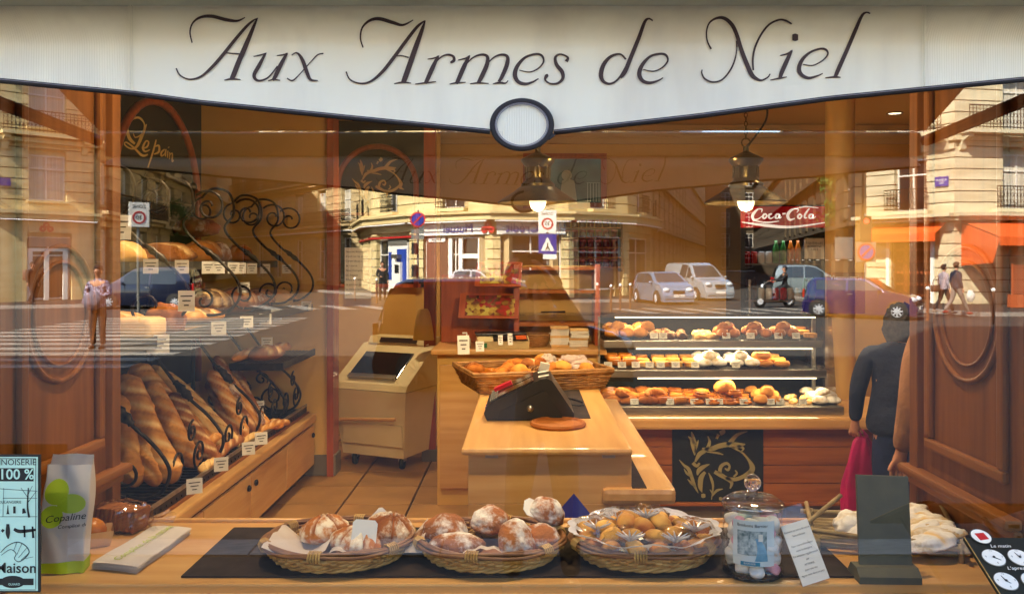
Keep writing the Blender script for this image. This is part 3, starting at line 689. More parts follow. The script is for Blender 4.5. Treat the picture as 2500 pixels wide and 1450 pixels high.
q = on_road(1700, 735); van = car('delivery_van', 'white delivery van parked behind the silver blue hatchback', (q.x+.6, q.y-2.8, RZ), math.radians(70), paint('white_van_paint', '#98a3ab'), VAN, 1.8, 1.08, wx=(-1.3, 1.35), wr=.31, cab=(-.4, 1.2), rear_win=False, cat='van')
q = on_road(1990, 722); car('parked_car', 'pale estate car half hidden behind the dark purple car', (q.x, q.y-1, RZ), math.radians(12), paint('white_car_paint', '#7d8c92'), MPV, 1.75, .98, wx=(-1.3, 1.3))
q = on_road(1165, 735); car('parked_car', 'tiny silver two seater car in front of the bank entrance', (q.x, q.y, RZ), math.radians(10), paint('silver_paint', '#9a9da0'), SMART, 1.55, .95, wx=(-.8, .85), wr=.29, cab=(-1.05, .75))
q = on_road(365, 752); car('parked_car', 'dark blue estate car behind the man in the checked shirt', (q.x, q.y, RZ), math.radians(176), paint('navy_paint', '#0b1733'), MPV, 1.75, .98, wx=(-1.3, 1.3))
car('parked_car', 'dark red car parked at the near kerb in the shade', (-.32, -11.6, RZ), math.radians(3), paint('dark_red_paint', '#6e1d12'), MPV, 1.75, .98, wx=(-1.3, 1.3), rimm=M['tyre'])

# scooter and rider
q = on_road(1892, 750); sc = thing('scooter', 'black scooter waiting at the crossing', 'scooter', (q.x, q.y, RZ), math.radians(178))
for x in (-.62, .62):
    wh = MB().lathe([(.14, -.06), (.24, -.06), (.27, 0), (.24, .06), (.14, .06)], 18, (x, 0, .27), axis=Vector((0, 1, 0))).build('wheel', M['tyre'], sc, True)
    MB().lathe([(.02, .05), (.14, .05), (.14, -.05), (.02, -.05)], 12, (x, 0, .27), axis=Vector((0, 1, 0))).build('rim', M['alloy'], wh)
MB().prism([(-.8, .5), (-.75, .78), (-.2, .76), (-.1, .45), (.25, .38), (.42, .95), (.5, .98), (.6, .45), (.4, .2), (-.4, .2)], -.15, .15, 'xz').build('body', M['black'], sc)
MB().box((-.42, 0, .82), (.66, .26, .1), bevel=.03).build('seat', M['blackmatte'], sc)
MB().tube([(.62, 0, .27), (.42, 0, 1.05)], .03, 8).build('fork', M['steel'], sc); MB().tube([(.36, -.32, 1.1), (.42, 0, 1.04), (.36, .32, 1.1)], .02, 8).build('handlebar', M['steel'], sc)
MB().ball((.52, 0, .9), (.08, .09, .1), 10, 8).build('headlight', M['lamp_w'], sc, True)

# ------------------------------------------------------------------ street furniture
def pole_sign(name, label, cat, px, py, d, parts, pole_h, off=0.0, rz=PI):
    """parts are built facing local -y; rz = pi turns them to face the shop"""
    b = R(px, py, d); t = thing(name, label, cat, (b.x, b.y, RZ if abs(b.x) < 60 and b.y > -36 else 0), rz)
    MB().tube([(0, 0, 0), (0, 0, pole_h)], .045, 8).build('pole', M['signgrey'], t); parts(t); return t
def round_sign(t, z, r, face, ring, y=-.07):
    MB().lathe([(0, -.012), (r, -.012), (r, .012), (0, .012)], 28, (0, y, z), axis=Vector((0, 1, 0))).build('sign_disc', ring, t)
    MB().lathe([(0, -.004), (r*.8, -.004), (r*.8, .004), (0, .004)], 28, (0, y-.017, z), axis=Vector((0, 1, 0))).build('sign_face', face, t)
def zone30(t, z, w_, y=-.07):
    MB().box((0, y, z), (w_, .02, w_*1.22), bevel=.008).build('sign_plate', M['white'], t)
    text('lettering', 'ZONE', w_*.24, M['ink'], t, (0, y-.014, z+w_*.4)); r = w_*.32
    MB().lathe([(r*.74, -.003), (r, -.003), (r, .003), (r*.74, .003)], 30, (0, y-.016, z-w_*.14), axis=Vector((0, 1, 0))).build('red_ring', M['red'], t)
    text('lettering', '30', w_*.32, M['ink'], t, (0, y-.014, z-w_*.14))
def sign_a(t):
    zone30(t, 3.28, .62)
    MB().box((0, -.07, 2.5), (.62, .02, .68), bevel=.008).build('crossing_sign', M['sblue'], t)
    MB().prism([(-.24, 2.27), (.24, 2.27), (0, 2.75)], -.088, -.082, 'xz').build('white_triangle', M['white'], t)
    MB().tube([(0, -.09, 2.55), (0, -.09, 2.42), (-.07, -.09, 2.3)], .02, 4).build('walker', M['ink'], t); MB().tube([(0, -.09, 2.42), (.07, -.09, 2.3)], .02, 4).build('walker', M['ink'], t)
    MB().box((0, -.07, 2.08), (.62, .02, .16)).build('sub_plate', M['white'], t)
pole_sign('road_sign', 'zone 30 sign above a blue pedestrian crossing sign before the bank', 'road sign', 1337, 740, 29, sign_a, 3.7)
pole_sign('road_sign', 'lone zone 30 sign near the blue estate car', 'road sign', 338, 745, 27, lambda t: zone30(t, 3.42, .64), 3.8, rz=PI-.75)
def sign_b(t):
    round_sign(t, 3.7, .33, M['sblue'], M['red'])
    MB().box((0, -.095, 3.7), (.5, .004, .07), (0, .78, 0)).build('red_bar', M['red'], t)
    for z in (3.18, 2.94): MB().box((0, -.07, z), (.56, .02, .19)).build('sub_plate', M['signgrey'], t)
    for z in (2.45, 1.5):
        h_ = MB().box((.14, -.12, z), (.22, .2, .5), bevel=.02).build('signal_head', M['blackmatte'], t)
        MB().lathe([(0, 0), (.07, 0)], 12, (.14, -.225, z+.1), axis=Vector((0, -1, 0))).build('lens', M['pane'], h_)
pole_sign('traffic_light', 'brown no parking post with dark signal heads beside the cash machine', 'traffic light', 1022, 740, 36.5, sign_b, 4.1)
M['redlamp'] = mat('red_signal_lamp', '#ff2a20', .4, emit=5)
def sign_c(t):
    MB().box((0, -.06, 3.2), (.42, .1, 1.0), bevel=.02).build('signal_board', M['blackmatte'], t)
    MB().lathe([(0, 0), (.1, 0)], 16, (0, -.115, 3.5), axis=Vector((0, -1, 0))).build('lit_lens', M['redlamp'], t)
    MB().box((0, -.05, 2.3), (.78, .03, .78), bevel=.01).build('sign_plate', M['signgrey'], t)
    round_sign(t, 2.3, .34, M['sblue'], M['red'], -.1); MB().box((0, -.13, 2.3), (.5, .004, .07), (0, .78, 0)).build('red_bar', M['red'], t)
    MB().box((.85, .0, 2.45), (.7, .06, .85), bevel=.01).build('back_plate', M['signgrey'], t)
pole_sign('traffic_light', 'red signal above a round no parking sign at the cafe corner', 'traffic light', 2112, 745, 34, sign_c, 3.8)
bm_ = MB().tube([(0, 0, 0), (0, 0, .95)], .045, 10); bt_ = MB().ball((0, 0, 1.0), .065, 10, 8)
bmm, btm = bm_.mesh('bollard_post', M['dframe']), bt_.mesh('bollard_ball', M['white'], True)
for i, (px, py, lb) in enumerate(((1457, 745, 'bollard nearest the red car, first of the row before the bank'), (1490, 752, 'second bollard of the row before the bank'), (1513, 748, 'third bollard of the row before the bank'), (1537, 746, 'bollard touching the silver blue hatchback'),
        (868, 735, 'lone bollard left of the man at the cash machine'), (921, 741, 'bollard right in front of the man at the cash machine'), (2265, 782, 'bollard in front of the walking couple'), (2425, 790, 'bollard in front of the terrace planters'))):
    d = CZ*F/(py-VY); b = R(px, py, d); t = thing('bollard', 'thin brown '+lb, 'bollard', (b.x, b.y, 0 if i > 3 else RZ), 0, 'street bollards'); inst('post', bmm, t); inst('ball_top', btm, t)
# =================================================================== SHOP SHELL
FL = .18; BZ = 1.054; XL, XR = -1.358, 1.286; LW, RW, BW, CE = -2.6, 4.3, 6.8, 3.3
M['tile'] = mat('floor_tile', '#a1763f', .42, col2='#8a632f', vs=3, bump=.03, rnd=.07); M['grout'] = mat('grout', '#4a3a2a', .9)
M['plinth_tile'] = mat('plinth_tile', '#7d7464', .5, col2='#6b6354', vs=4, rnd=.06)
fl = MB().box(((LW+RW)/2, BW/2, FL-.05), (RW-LW, BW+.2, .06)).build('shop_floor', M['grout'], kind='structure')
tm = MB().box((0, 0, 0), (.465, .462, .02), bevel=.003).mesh('floor_tile', M['tile'])
for i in range(-3, 12):
    for j in range(-4, 7):
        x = -1.288+.24+i*.48; y = 3.78+.235+j*.47
        if x < RW-.2 and y < BW: inst('floor_tile', tm, fl, (x, y, FL-.01))
MB().box(((LW+RW)/2, BW/2+.1, CE+.05), (RW-LW+.3, BW+.3, .1)).build('shop_ceiling', M['ceiling'], kind='structure')
wl_ = MB().box((LW-.05, BW/2, CE/2), (.1, BW, CE)).build('wall_left', M['cream'], kind='structure')
MB().box((RW+.05, BW/2, CE/2), (.1, BW, CE)).build('wall_right', M['cream'], kind='structure')
wb = MB().box(((LW+RW)/2, BW+.05, CE/2), (RW-LW+.2, .1, CE)).build('wall_back', M['cream'], kind='structure')
wn = MB().box(((LW-1.56)/2, 4.655, CE/2+.09), (1.04, .15, CE-.18)).build('wall_niche', M['cream'], kind='structure')
MB().box((-1.55, 4.64, 1.5+.09), (.05, .2, 3.0)).build('corner_trim', M['orange_z'], wn)
for (x, y, sx, sy) in ((-2.08, 4.565, 1.03, .02), (-1.52, 4.65, .02, .2)): MB().box((x, y, FL+.085), (sx, sy, .16)).build('skirting_tile', M['plinth_tile'], wn)
for z, o in ((CE-.04, .16), (CE-.1, .1), (CE-.16, .05)): MB().box((1.4, BW-o/2, z), (5.8, o, .06)).build('cornice', M['ceiling'], wb)
# masonry and joinery of the shop front
for x0, x1 in ((-2.79, XL-.06), (XR+.06, 4.59)): MB().box(((x0+x1)/2, .28, 1.8), (x1-x0, .55, 3.6)).build('front_pier', M['cherry_z'], bk)
MB().box(((XL+XR)/2, .08, 3.2), (XR-XL+.1, .14, .82)).build('fascia', M['cherry'], bk)
MB().box(((XL+XR)/2, .3, .5), (XR-XL+.1, .56, .98)).build('stall_riser', M['cherry'], bk)
for sx, x in ((1, XL), (-1, XR)):
    side = 'left' if sx > 0 else 'right'
    wp = thing('window_panelling', 'reddish wood panelling with round moulding at the %s end of the window' % side, 'panelling', (x, 0, BZ))
    def pbox(n, y0, y1, z0, z1, t0, t1, m='cherry_z', bevel=.004):
        return MB().box((sx*(t0+t1)/2, (y0+y1)/2, (z0+z1)/2-BZ), (abs(t1-t0), y1-y0, z1-z0), bevel=bevel).build(n, M[m], wp)
    pbox('panel_board', .0, .6, BZ-.02, 3.28, -.055, 0)
    pbox('end_post', .555, .61, BZ, 3.28, -.05, .022)
    pbox('ledge', .0, .64, 1.195, 1.225, .001, .05, 'cherry_y', .01)
    pbox('ledge_moulding', .0, .625, 1.165, 1.194, .001, .026, 'cherry_y', .008)
    for (y0, y1, z0, z1, m) in ((.06, .51, 1.30, 1.335, 'cherry_y'), (.06, .51, 2.72, 2.755, 'cherry_y'), (.06, .095, 1.336, 2.719, 'cherry_z'), (.475, .51, 1.336, 2.719, 'cherry_z')):
        pbox('frame_moulding', y0, y1, z0, z1, .001, .022, m, .009)
    for rr, tk in ((.195, .009), (.15, .006)):
        MB().tube([(sx*.004, .285+rr*.95*math.cos(2*PI*k/48), 1.74-BZ+rr*math.sin(2*PI*k/48)) for k in range(48)], tk, 8, True).build('round_moulding', M['cherry_z'], wp, True)
# window bench
bench = thing('window_bench', 'long beech display bench running along the bottom of the shop window', 'bench', ((XL+XR)/2, .3, BZ))
MB().box((0, -.02, -.02), (XR-XL-.002, .52, .04), bevel=.006).build('bench_top', M['beech'], bench)
MB().box((0, .246, .005-.02), (XR-XL-.002, .02, .052), bevel=.006).build('back_lip', M['beech'], bench)
MB().box((0, -.2905, -.06), (XR-XL-.002, .019, .075), bevel=.004).build('front_board', M['beech'], bench)
MB().box((-.02, .26, BZ+.003), (1.79, .42, .005), bevel=.002).build('display_mat', M['mat_dark'], label='long dark brown mat under the bread baskets on the window bench', category=None) if False else tag(MB().box((-.02, .265, BZ+.0035), (1.79, .41, .005)).build('display_mat', M['mat_dark']), 'long dark brown mat under the bread baskets on the window bench', 'mat')
# the pane
M['shop_glass'] = thin_glass('shop_window_glass', .225, (.98, .985, .97), edge=True, smear=.0004)
sw = thing('shop_window', 'large clear shop window pane reflecting the sunny street', 'window', ((XL+XR)/2, 0, 1.0))
MB().add([(-1.39, 0, .03), (1.39, 0, .03), (1.39, 0, 1.82), (-1.39, 0, 1.82)], [(0, 1, 2, 3)]).build('pane', M['shop_glass'], sw)
for n_, c, sz in (('frame_rail', (0, .0, -.0), (2.8, .06, .06)), ('frame_rail', (0, .0, 1.85), (2.8, .06, .06)), ('frame_post', (-1.41, 0, .92), (.04, .06, 1.9)), ('frame_post', (1.41, 0, .92), (.04, .06, 1.9))):
    MB().box(c, sz, bevel=.005).build(n_, M['cherry'], sw)

# =================================================================== AWNING WITH LETTERING
DV = 1.313; YV = DV-D
def V(px, py, off=0.0): return ((px-VX)*(DV-off)/F, YV-off, CZ-(py-VY)*(DV-off)/F)
def canvas(name, ribs):
    m = mat(name, '#f9f3e0', .85, col2='#ddd6c8', vs=3, stretch=(3, 3, .5), bump=.05, bs=900, trl=.1, lo=.45, hi=.8)
    t = m.node_tree; b = t.nodes['Principled BSDF']; L = t.links.new
    tc = nn(t, 'ShaderNodeTexCoord'); wv = nn(t, 'ShaderNodeTexWave'); wv.inputs['Scale'].default_value = ribs; wv.bands_direction = 'X'; L(tc.outputs['Object'], wv.inputs['Vector'])
    bu = nn(t, 'ShaderNodeBump'); bu.inputs['Strength'].default_value = .35; bu.inputs['Distance'].default_value = .001; L(wv.outputs['Fac'], bu.inputs['Height']); L(bu.outputs[0], b.inputs['Normal'])
    return m
M['canvas_c'] = canvas('awning_canvas', 330); M['canvas_s'] = canvas('ribbed_canvas', 85)
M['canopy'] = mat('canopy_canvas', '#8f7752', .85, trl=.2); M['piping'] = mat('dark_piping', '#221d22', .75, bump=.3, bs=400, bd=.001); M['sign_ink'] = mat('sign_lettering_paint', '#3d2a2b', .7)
M['bleed'] = mat('ink_bleed', '#9c8b70', .85); M['stitch'] = mat('stitching', '#8d8791', .8); M['bar'] = mat('awning_bar_metal', '#b9b6a4', .45, metal=.3); M['arm'] = mat('awning_arm_metal', '#5f3418', .5)
awn = thing('shop_awning', 'cream canvas awning valance lettered over the bakery window', 'awning', (0, 0, 0))
edge = [(-1210, 84), (-800, 122), (-400, 160), (0, 193), (331, 225), (483, 246), (850, 283), (1192, 317), (1275, 327), (1354, 319), (1700, 280), (2029, 236), (2295, 210), (2500, 190), (2900, 158), (3300, 120), (3600, 92)]
def edge_y(px): return interp(edge, px)
def wav(px, py): return .004*math.sin(px*.011+py*.004)*min(1, max(0, (py-10)/200))+.002*math.sin(px*.037)*min(1, max(0, py/200))+.052*max(0, (112-py)/112)**1.7
def sheet(name, x0, x1, m, off, n):
    MB().grid(lambda u, v: V(x0+(x1-x0)*u, edge_y(x0+(x1-x0)*u)*v+(1-v)*4, off+wav(x0+(x1-x0)*u, edge_y(x0+(x1-x0)*u)*v+(1-v)*4)), n, 44).build(name, m, awn, True)
sheet('valance_panel', -1155, 330, M['canvas_s'], 0, 60); sheet('valance_panel', 312, 2262, M['canvas_c'], .0015, 80); sheet('valance_panel', 2245, 3560, M['canvas_s'], 0, 54)
for x in (318, 324, 2252, 2258): MB().tube([V(x, 12+i*(edge_y(x)-14)/20, .003+wav(x, 12+i*(edge_y(x)-14)/20)) for i in range(21)], .0006, 4).build('seam_stitch', M['canvas_s'], awn)
def pipe(name, x0, x1):
    n = 60; P = [(x0+(x1-x0)*i/n) for i in range(n+1)]
    MB().tube([V(x, edge_y(x)+4.5, .003+wav(x, edge_y(x))) for x in P], .0042, 8).build(name, M['piping'], awn, True)
    MB().tube([V(x, edge_y(x)+1.2, .0078+wav(x, edge_y(x))) for x in P], .0006, 4).build('stitch_line', M['stitch'], awn)
pipe('hem_piping', -1155, 1196); pipe('hem_piping', 1352, 3560)
cx, cy, rx, ry = 1274, 305, 79, 65
def ell(k, n, s): return V(cx+rx*s*math.cos(2*PI*k/n), cy+ry*s*math.sin(2*PI*k/n)*(1 if math.sin(2*PI*k/n) > 0 else 1), .004)
md = MB().lathe([(0, .0), (.84, .0)], 48); md.v = [V(cx+p[0]*rx, cy+p[1]*ry, .0065) for p in md.v]; md.build('medallion', M['canvas_s'], awn)
rg = MB().lathe([(.80, -1), (.80, 1), (.9, 1.6), (.98, 1), (1, -1), (.8, -1)], 64); rg.v = [V(cx+p[0]*rx, cy+p[1]*ry, .0065+.0022*p[2]) for p in rg.v]; rg.build('medallion_ring', M['piping'], awn, True)
for s_ in (.775, .82):
    MB().tube([V(cx+rx*s_*math.cos(2*PI*k/64), cy+ry*s_*math.sin(2*PI*k/64), .0105) for k in range(64)], .0006, 4, True).build('stitch_line', M['stitch'], awn)
MB().prism([(1335, 322), (1357, 331), (1340, 344)], 0, 1, 'xy').xform(Matrix.Identity(4)).build('piping_tail', M['piping'], awn).data.transform(Matrix(((DV/F, 0, 0, -VX*DV/F), (0, 0, -.006, YV-.002), (0, -DV/F, 0, CZ+VY*DV/F), (0, 0, 0, 1))))
MB().box(((-1.535+1.437)/2, YV-.060, 2.320), (2.99, .07, .086), bevel=.01).build('front_bar', M['bar'], awn)
MB().grid(lambda u, v: Vector((-1.535+2.972*u, YV+.02+(-.02-YV)*v, 2.36+.42*v-.04*math.sin(PI*v))), 20, 8).build('canopy', M['canopy'], awn, True)
for x in (-1.54, 1.44):
    MB().tube([(x, -.02, 2.37), (x, YV+.02, 2.325)], .021, 8).build('folding_arm', M['arm'], awn)
    MB().box((x, -.02, 2.37), (.07, .05, .12)).build('arm_bracket', M['arm'], awn)

def sc_(o, s, L): return [[(a/s+o, b/s, max(w_/s*1.0, 2.2)) for a, b, w_ in st] for st in L]
LET = []
LET += sc_(0, 2.9, [
 [(1360, 305, 9), (1345, 230, 10), (1365, 165, 12), (1420, 125, 18), (1500, 118, 24), (1600, 142, 24), (1680, 150, 16), (1735, 126, 5)],
 [(1247, 485, 9), (1275, 535, 10), (1340, 563, 11), (1420, 545, 15), (1500, 478, 22), (1580, 388, 24), (1660, 288, 23), (1740, 195, 20), (1790, 150, 13), (1826, 131, 6)],
 [(1822, 131, 8), (1790, 205, 24), (1740, 325, 34), (1690, 440, 36), (1655, 530, 36), (1640, 560, 30)], [(1588, 570, 5), (1640, 560, 12), (1702, 565, 5)], [(1590, 374, 7), (1640, 380, 9), (1705, 384, 8)],
 [(1795, 402, 6), (1845, 392, 10), (1887, 377, 6)], [(1880, 380, 14), (1835, 465, 28), (1800, 530, 26), (1812, 566, 20), (1850, 572, 14), (1905, 545, 11), (1965, 470, 10)], [(1960, 396, 6), (2005, 390, 10), (2037, 378, 6)], [(2032, 380, 16), (1988, 460, 30), (1948, 545, 28), (1930, 570, 18)], [(1898, 575, 5), (1935, 565, 11), (1984, 571, 5)],
 [(2065, 394, 5), (2095, 376, 10), (2120, 392, 18), (2147, 440, 27), (2175, 520, 27), (2200, 566, 18), (2250, 572, 5)], [(2290, 381, 9), (2250, 390, 9), (2205, 435, 8), (2110, 540, 8), (2068, 573, 11), (2032, 556, 9)]])
LET += sc_(800, 2.778, [
 [(240, 325, 9), (222, 260, 10), (235, 190, 12), (285, 142, 18), (350, 130, 24), (440, 155, 24), (510, 172, 16), (580, 138, 5)],
 [(125, 488, 9), (150, 540, 10), (215, 567, 11), (290, 555, 15), (370, 490, 22), (450, 390, 24), (530, 282, 23), (600, 192, 20), (640, 156, 13), (663, 142, 6)],
 [(661, 143, 8), (640, 205, 24), (600, 315, 34), (560, 430, 36), (525, 530, 36), (512, 562, 30)], [(450, 570, 5), (510, 560, 12), (566, 566, 5)], [(455, 384, 7), (500, 380, 9), (550, 392, 8)],
 [(678, 403, 6), (725, 395, 10), (757, 379, 6)], [(750, 382, 16), (712, 460, 30), (674, 545, 28), (660, 566, 18)], [(594, 572, 5), (660, 564, 11), (735, 556, 5)], [(715, 450, 7), (760, 396, 10), (810, 373, 13), (850, 384, 17), (856, 412, 22), (832, 428, 14)],
 [(885, 409, 6), (935, 397, 10), (966, 378, 6)], [(960, 382, 16), (922, 460, 30), (884, 548, 28), (870, 566, 18)], [(827, 573, 5), (870, 564, 11), (936, 560, 5)], [(925, 455, 7), (980, 397, 10), (1040, 373, 15), (1082, 386, 21), (1080, 440, 29), (1044, 522, 30), (1022, 564, 24)], [(965, 571, 5), (1020, 564, 11), (1092, 568, 5)], [(1065, 455, 7), (1120, 397, 10), (1175, 373, 15), (1218, 386, 21), (1216, 440, 29), (1182, 522, 26), (1160, 556, 18)], [(1120, 571, 6), (1165, 562, 14), (1205, 566, 9), (1224, 548, 5)],
 [(1300, 478, 6), (1370, 490, 8), (1430, 465, 10), (1464, 420, 12), (1452, 380, 16), (1410, 369, 15), (1340, 392, 17), (1287, 450, 26), (1270, 510, 30), (1292, 556, 25), (1340, 571, 20), (1390, 558, 13), (1430, 535, 7)],
 [(1618, 420, 24), (1628, 392, 15), (1580, 370, 12), (1545, 390, 18), (1552, 440, 25), (1590, 490, 27), (1594, 535, 22), (1560, 567, 16), (1510, 569, 12), (1476, 545, 13), (1484, 518, 24), (1496, 512, 16)],
 [(2022, 404, 13), (1982, 369, 12), (1920, 386, 20), (1872, 440, 28), (1854, 510, 30), (1872, 556, 21), (1920, 569, 14), (1975, 533, 13), (2030, 440, 12)], [(2205, 143, 10), (2178, 129, 12), (2150, 152, 20), (2110, 260, 26), (2060, 382, 28), (2016, 490, 28), (1985, 530, 14)],
 [(2140, 473, 6), (2210, 485, 8), (2270, 460, 10), (2306, 415, 12), (2294, 376, 16), (2250, 367, 15), (2185, 387, 17), (2132, 445, 26), (2113, 505, 30), (2137, 550, 25), (2185, 564, 20), (2240, 549, 12), (2275, 529, 7)]])
LET += sc_(1650, 2.9, [
 [(250, 350, 12), (222, 290, 10), (218, 220, 10), (240, 162, 12), (290, 131, 17), (345, 133, 25), (397, 178, 28), (432, 250, 28), (462, 350, 30), (500, 450, 32), (537, 530, 32), (575, 562, 22), (610, 570, 13), (650, 550, 10), (668, 525, 8)],
 [(430, 290, 10), (428, 380, 10), (396, 480, 12), (332, 563, 12), (262, 583, 12), (206, 560, 12), (184, 522, 11), (186, 495, 8)], [(548, 500, 12), (545, 420, 14), (560, 340, 14), (602, 250, 14), (660, 177, 14), (730, 143, 14), (780, 149, 14), (820, 172, 9)],
 [(738, 396, 6), (790, 382, 12), (826, 357, 6)], [(820, 362, 16), (787, 430, 30), (752, 510, 30), (737, 556, 22)], [(668, 569, 5), (735, 556, 12), (786, 547, 5)], [(825, 267, 40), (845, 267, 53), (866, 267, 40)],
 [(900, 458, 6), (970, 465, 8), (1040, 430, 10), (1076, 385, 12), (1060, 353, 16), (1015, 349, 15), (945, 377, 17), (892, 430, 26), (872, 490, 30), (892, 533, 26), (940, 554, 20), (1000, 540, 12), (1040, 522, 7)],
 [(1376, 98, 10), (1347, 91, 12), (1316, 117, 20), (1270, 220, 26), (1210, 360, 28), (1152, 490, 30), (1128, 546, 24)], [(1058, 553, 5), (1125, 546, 12), (1167, 550, 5)]])
def VL(px, py, off): return V(px, py, .0030+off+wav(px, py))
gi = [5, 5, 2, 5, 4, 7, 1, 1, 2, 1, 3, 4, 1, 2]   # strokes per letter
k_ = 0
for n_ in gi:
    strokes(MB(), LET[k_:k_+n_], VL, 8).build('letter', M['sign_ink'], awn); strokes(MB(), LET[k_:k_+n_], lambda a, b, o: V(a, b, -.0012+wav(a, b)), 6).build('letter_bleed', M['bleed'], awn); k_ += n_
assert k_ == len(LET), (k_, len(LET))
# =================================================================== LAMPS OF THE SHOP
WARM = (1.0, .76, .46)
M['bulb'] = mat('lit_bulb_glass', (1.0, .80, .46), .4, emit=.3)
M['glow'] = mat('lit_tube', (1.0, .80, .5), .4, emit=.55)
def lamp_light(name, kind, loc, w_, parent, rot=(0, 0, 0), size=.1, sy=None, col=WARM, angle=120):
    l = bpy.data.lights.new(name, kind); l.energy = w_; l.color = col
    if kind == 'AREA':
        l.size = size
        if sy: l.shape = 'RECTANGLE'; l.size_y = sy
    else: l.shadow_soft_size = size
    if kind == 'SPOT': l.spot_size = math.radians(angle); l.spot_blend = .7
    o = bpy.data.objects.new(name, l); COL.objects.link(o); o.location = loc; o.rotation_euler = rot; o.parent = parent; return o
def pendant(label, px, d):
    c = W(px, 497, d); t = thing('pendant_lamp', label, 'lamp', c, 0, 'brass pendant lamps')
    prof = [(.207, 0), (.209, .006), (.2, .012), (.13, .056), (.096, .082), (.088, .084), (.086, .1), (.068, .116), (.061, .135), (.06, .185), (.072, .197), (.085, .215), (.087, .226), (.08, .232), (.045, .25), (.018, .262), (.014, .268), (.014, .29)]
    MB().lathe(prof, 36).build('lamp_shade', M['brass'], t, 'auto')
    MB().lathe([(.204, .001), (.125, .05), (.06, .08), (0, .085)], 36).build('shade_lining', M['brass'], t, True)
    b = MB(); 
    for k in range(8):
        a = k*PI/4; b.tube([(math.cos(a)*.064, math.sin(a)*.064, .13), (math.cos(a)*.064, math.sin(a)*.064, .19)], .005, 5)
    b.build('neck_rib', M['brass'], t, kind='stuff')
    MB().ball((0, 0, .012), (.044, .044, .052), 18, 12).build('bulb', M['bulb'], t, True)
    MB().tube([(.022*math.cos(2*PI*k/14), 0, .31+.022*math.sin(2*PI*k/14)) for k in range(14)], .004, 6, True).build('hook_ring', M['brass'], t)
    ch = MB(); z = .34; i = 0
    while z < CE-c.z-.03:
        ch.tube([((.008*math.cos(2*PI*k/8)) if i % 2 else 0, 0 if i % 2 else .008*math.cos(2*PI*k/8), z+.014*math.sin(2*PI*k/8)) for k in range(8)], .0025, 4, True); z += .022; i += 1
    ch.build('chain', M['brass'], t, kind='stuff')
    MB().tube(spline([(0, 0, .29), (.03, 0, .32), (.1, 0, .42), (.105, 0, .5), (.06, 0, .62), (.02, 0, .72), (.01, 0, CE-c.z)], 6), .0055, 6).build('cable', M['black'], t, True)
    MB().lathe([(0, .0), (.05, 0), (.05, .03), (0, .04)], 18, (0, 0, CE-c.z-.04)).build('ceiling_rose', M['brass'], t)
    lamp_light('bulb_light', 'POINT', (0, 0, -.09), 7.5, t, size=.05); return t
pendant('brass pendant lamp hanging under the round awning medallion', 1313, 4.4)
pendant('brass pendant lamp hanging on a chain in front of the drinks fridge', 1821, 4.35)
for i, (x, y, lb) in enumerate(((3.55, 6.0, 'small recessed ceiling spot beyond the cream column'), (-1.3, 2.3, 'recessed ceiling spot above the bread rack'), (.4, 3.2, 'recessed ceiling spot above the till counter'), (2.0, 2.6, 'recessed ceiling spot above the display case'), (-1.25, 5.15, 'recessed ceiling spot above the slicing machine'), (1.6, 5.4, 'recessed ceiling spot before the drinks fridge'), (-.75, .3, 'recessed ceiling spot over the left half of the window bench'), (.6, .3, 'recessed ceiling spot over the right half of the window bench'))):  # only the first spot is seen; the rest are added to brighten the shop
    t = thing('ceiling_spot', lb, 'spotlight', (x, y, CE), 0, 'recessed ceiling spots')
    MB().lathe([(.06, -.002), (.075, -.008), (.078, -.001)], 20).build('trim_ring', M['brass'], t, True); MB().lathe([(0, -.003), (.058, -.003)], 20).build('lens', M['glow'], t)
    lamp_light('spot_light', 'SPOT', (0, 0, -.03), (25 if x < -1 and y > 5 else 38 if x < -1 else 32 if y > 5 else 19) if y > 1 else 27, t, (0, 0, 0) if y > 1 else (math.radians(24), 0, 0), size=.06, angle=100)

# =================================================================== BREADS
BR = {}
BR['gold'] = bread_mat('golden_crust', '#dd9a47', '#b9742c'); BR['brown'] = bread_mat('brown_crust', '#b06c34', '#7f4820'); BR['pale'] = bread_mat('pale_crust', '#e8bf78', '#d19a50', bump=.3)
BR['flour'] = bread_mat('floured_crust', '#a3663a', '#7f4825', '#e9e3d8', .52, 8); BR['white'] = bread_mat('white_floured_loaf', '#e2cfa4', '#b8935c', '#f5f1e8', .37, 9, bump=.8, bs=34)
BR['croiss'] = bread_mat('croissant_crust', '#c0752c', '#8a4716', bump=.4); BR['glaze'] = bread_mat('glazed_pastry', '#c57a26', '#8f4a14', rough=.25); BR['cake'] = bread_mat('madeleine_crumb', '#e2b055', '#9c5518', bump=.3, rough=.5)
BR['dark'] = bread_mat('dark_rye_crust', '#6b3f22', '#40230f', '#c9b69a', .58, 14)
def fbm(p, s, o=3): 
    return mnoise.fractal(Vector(p)*s, 1.0, 2.0, o)
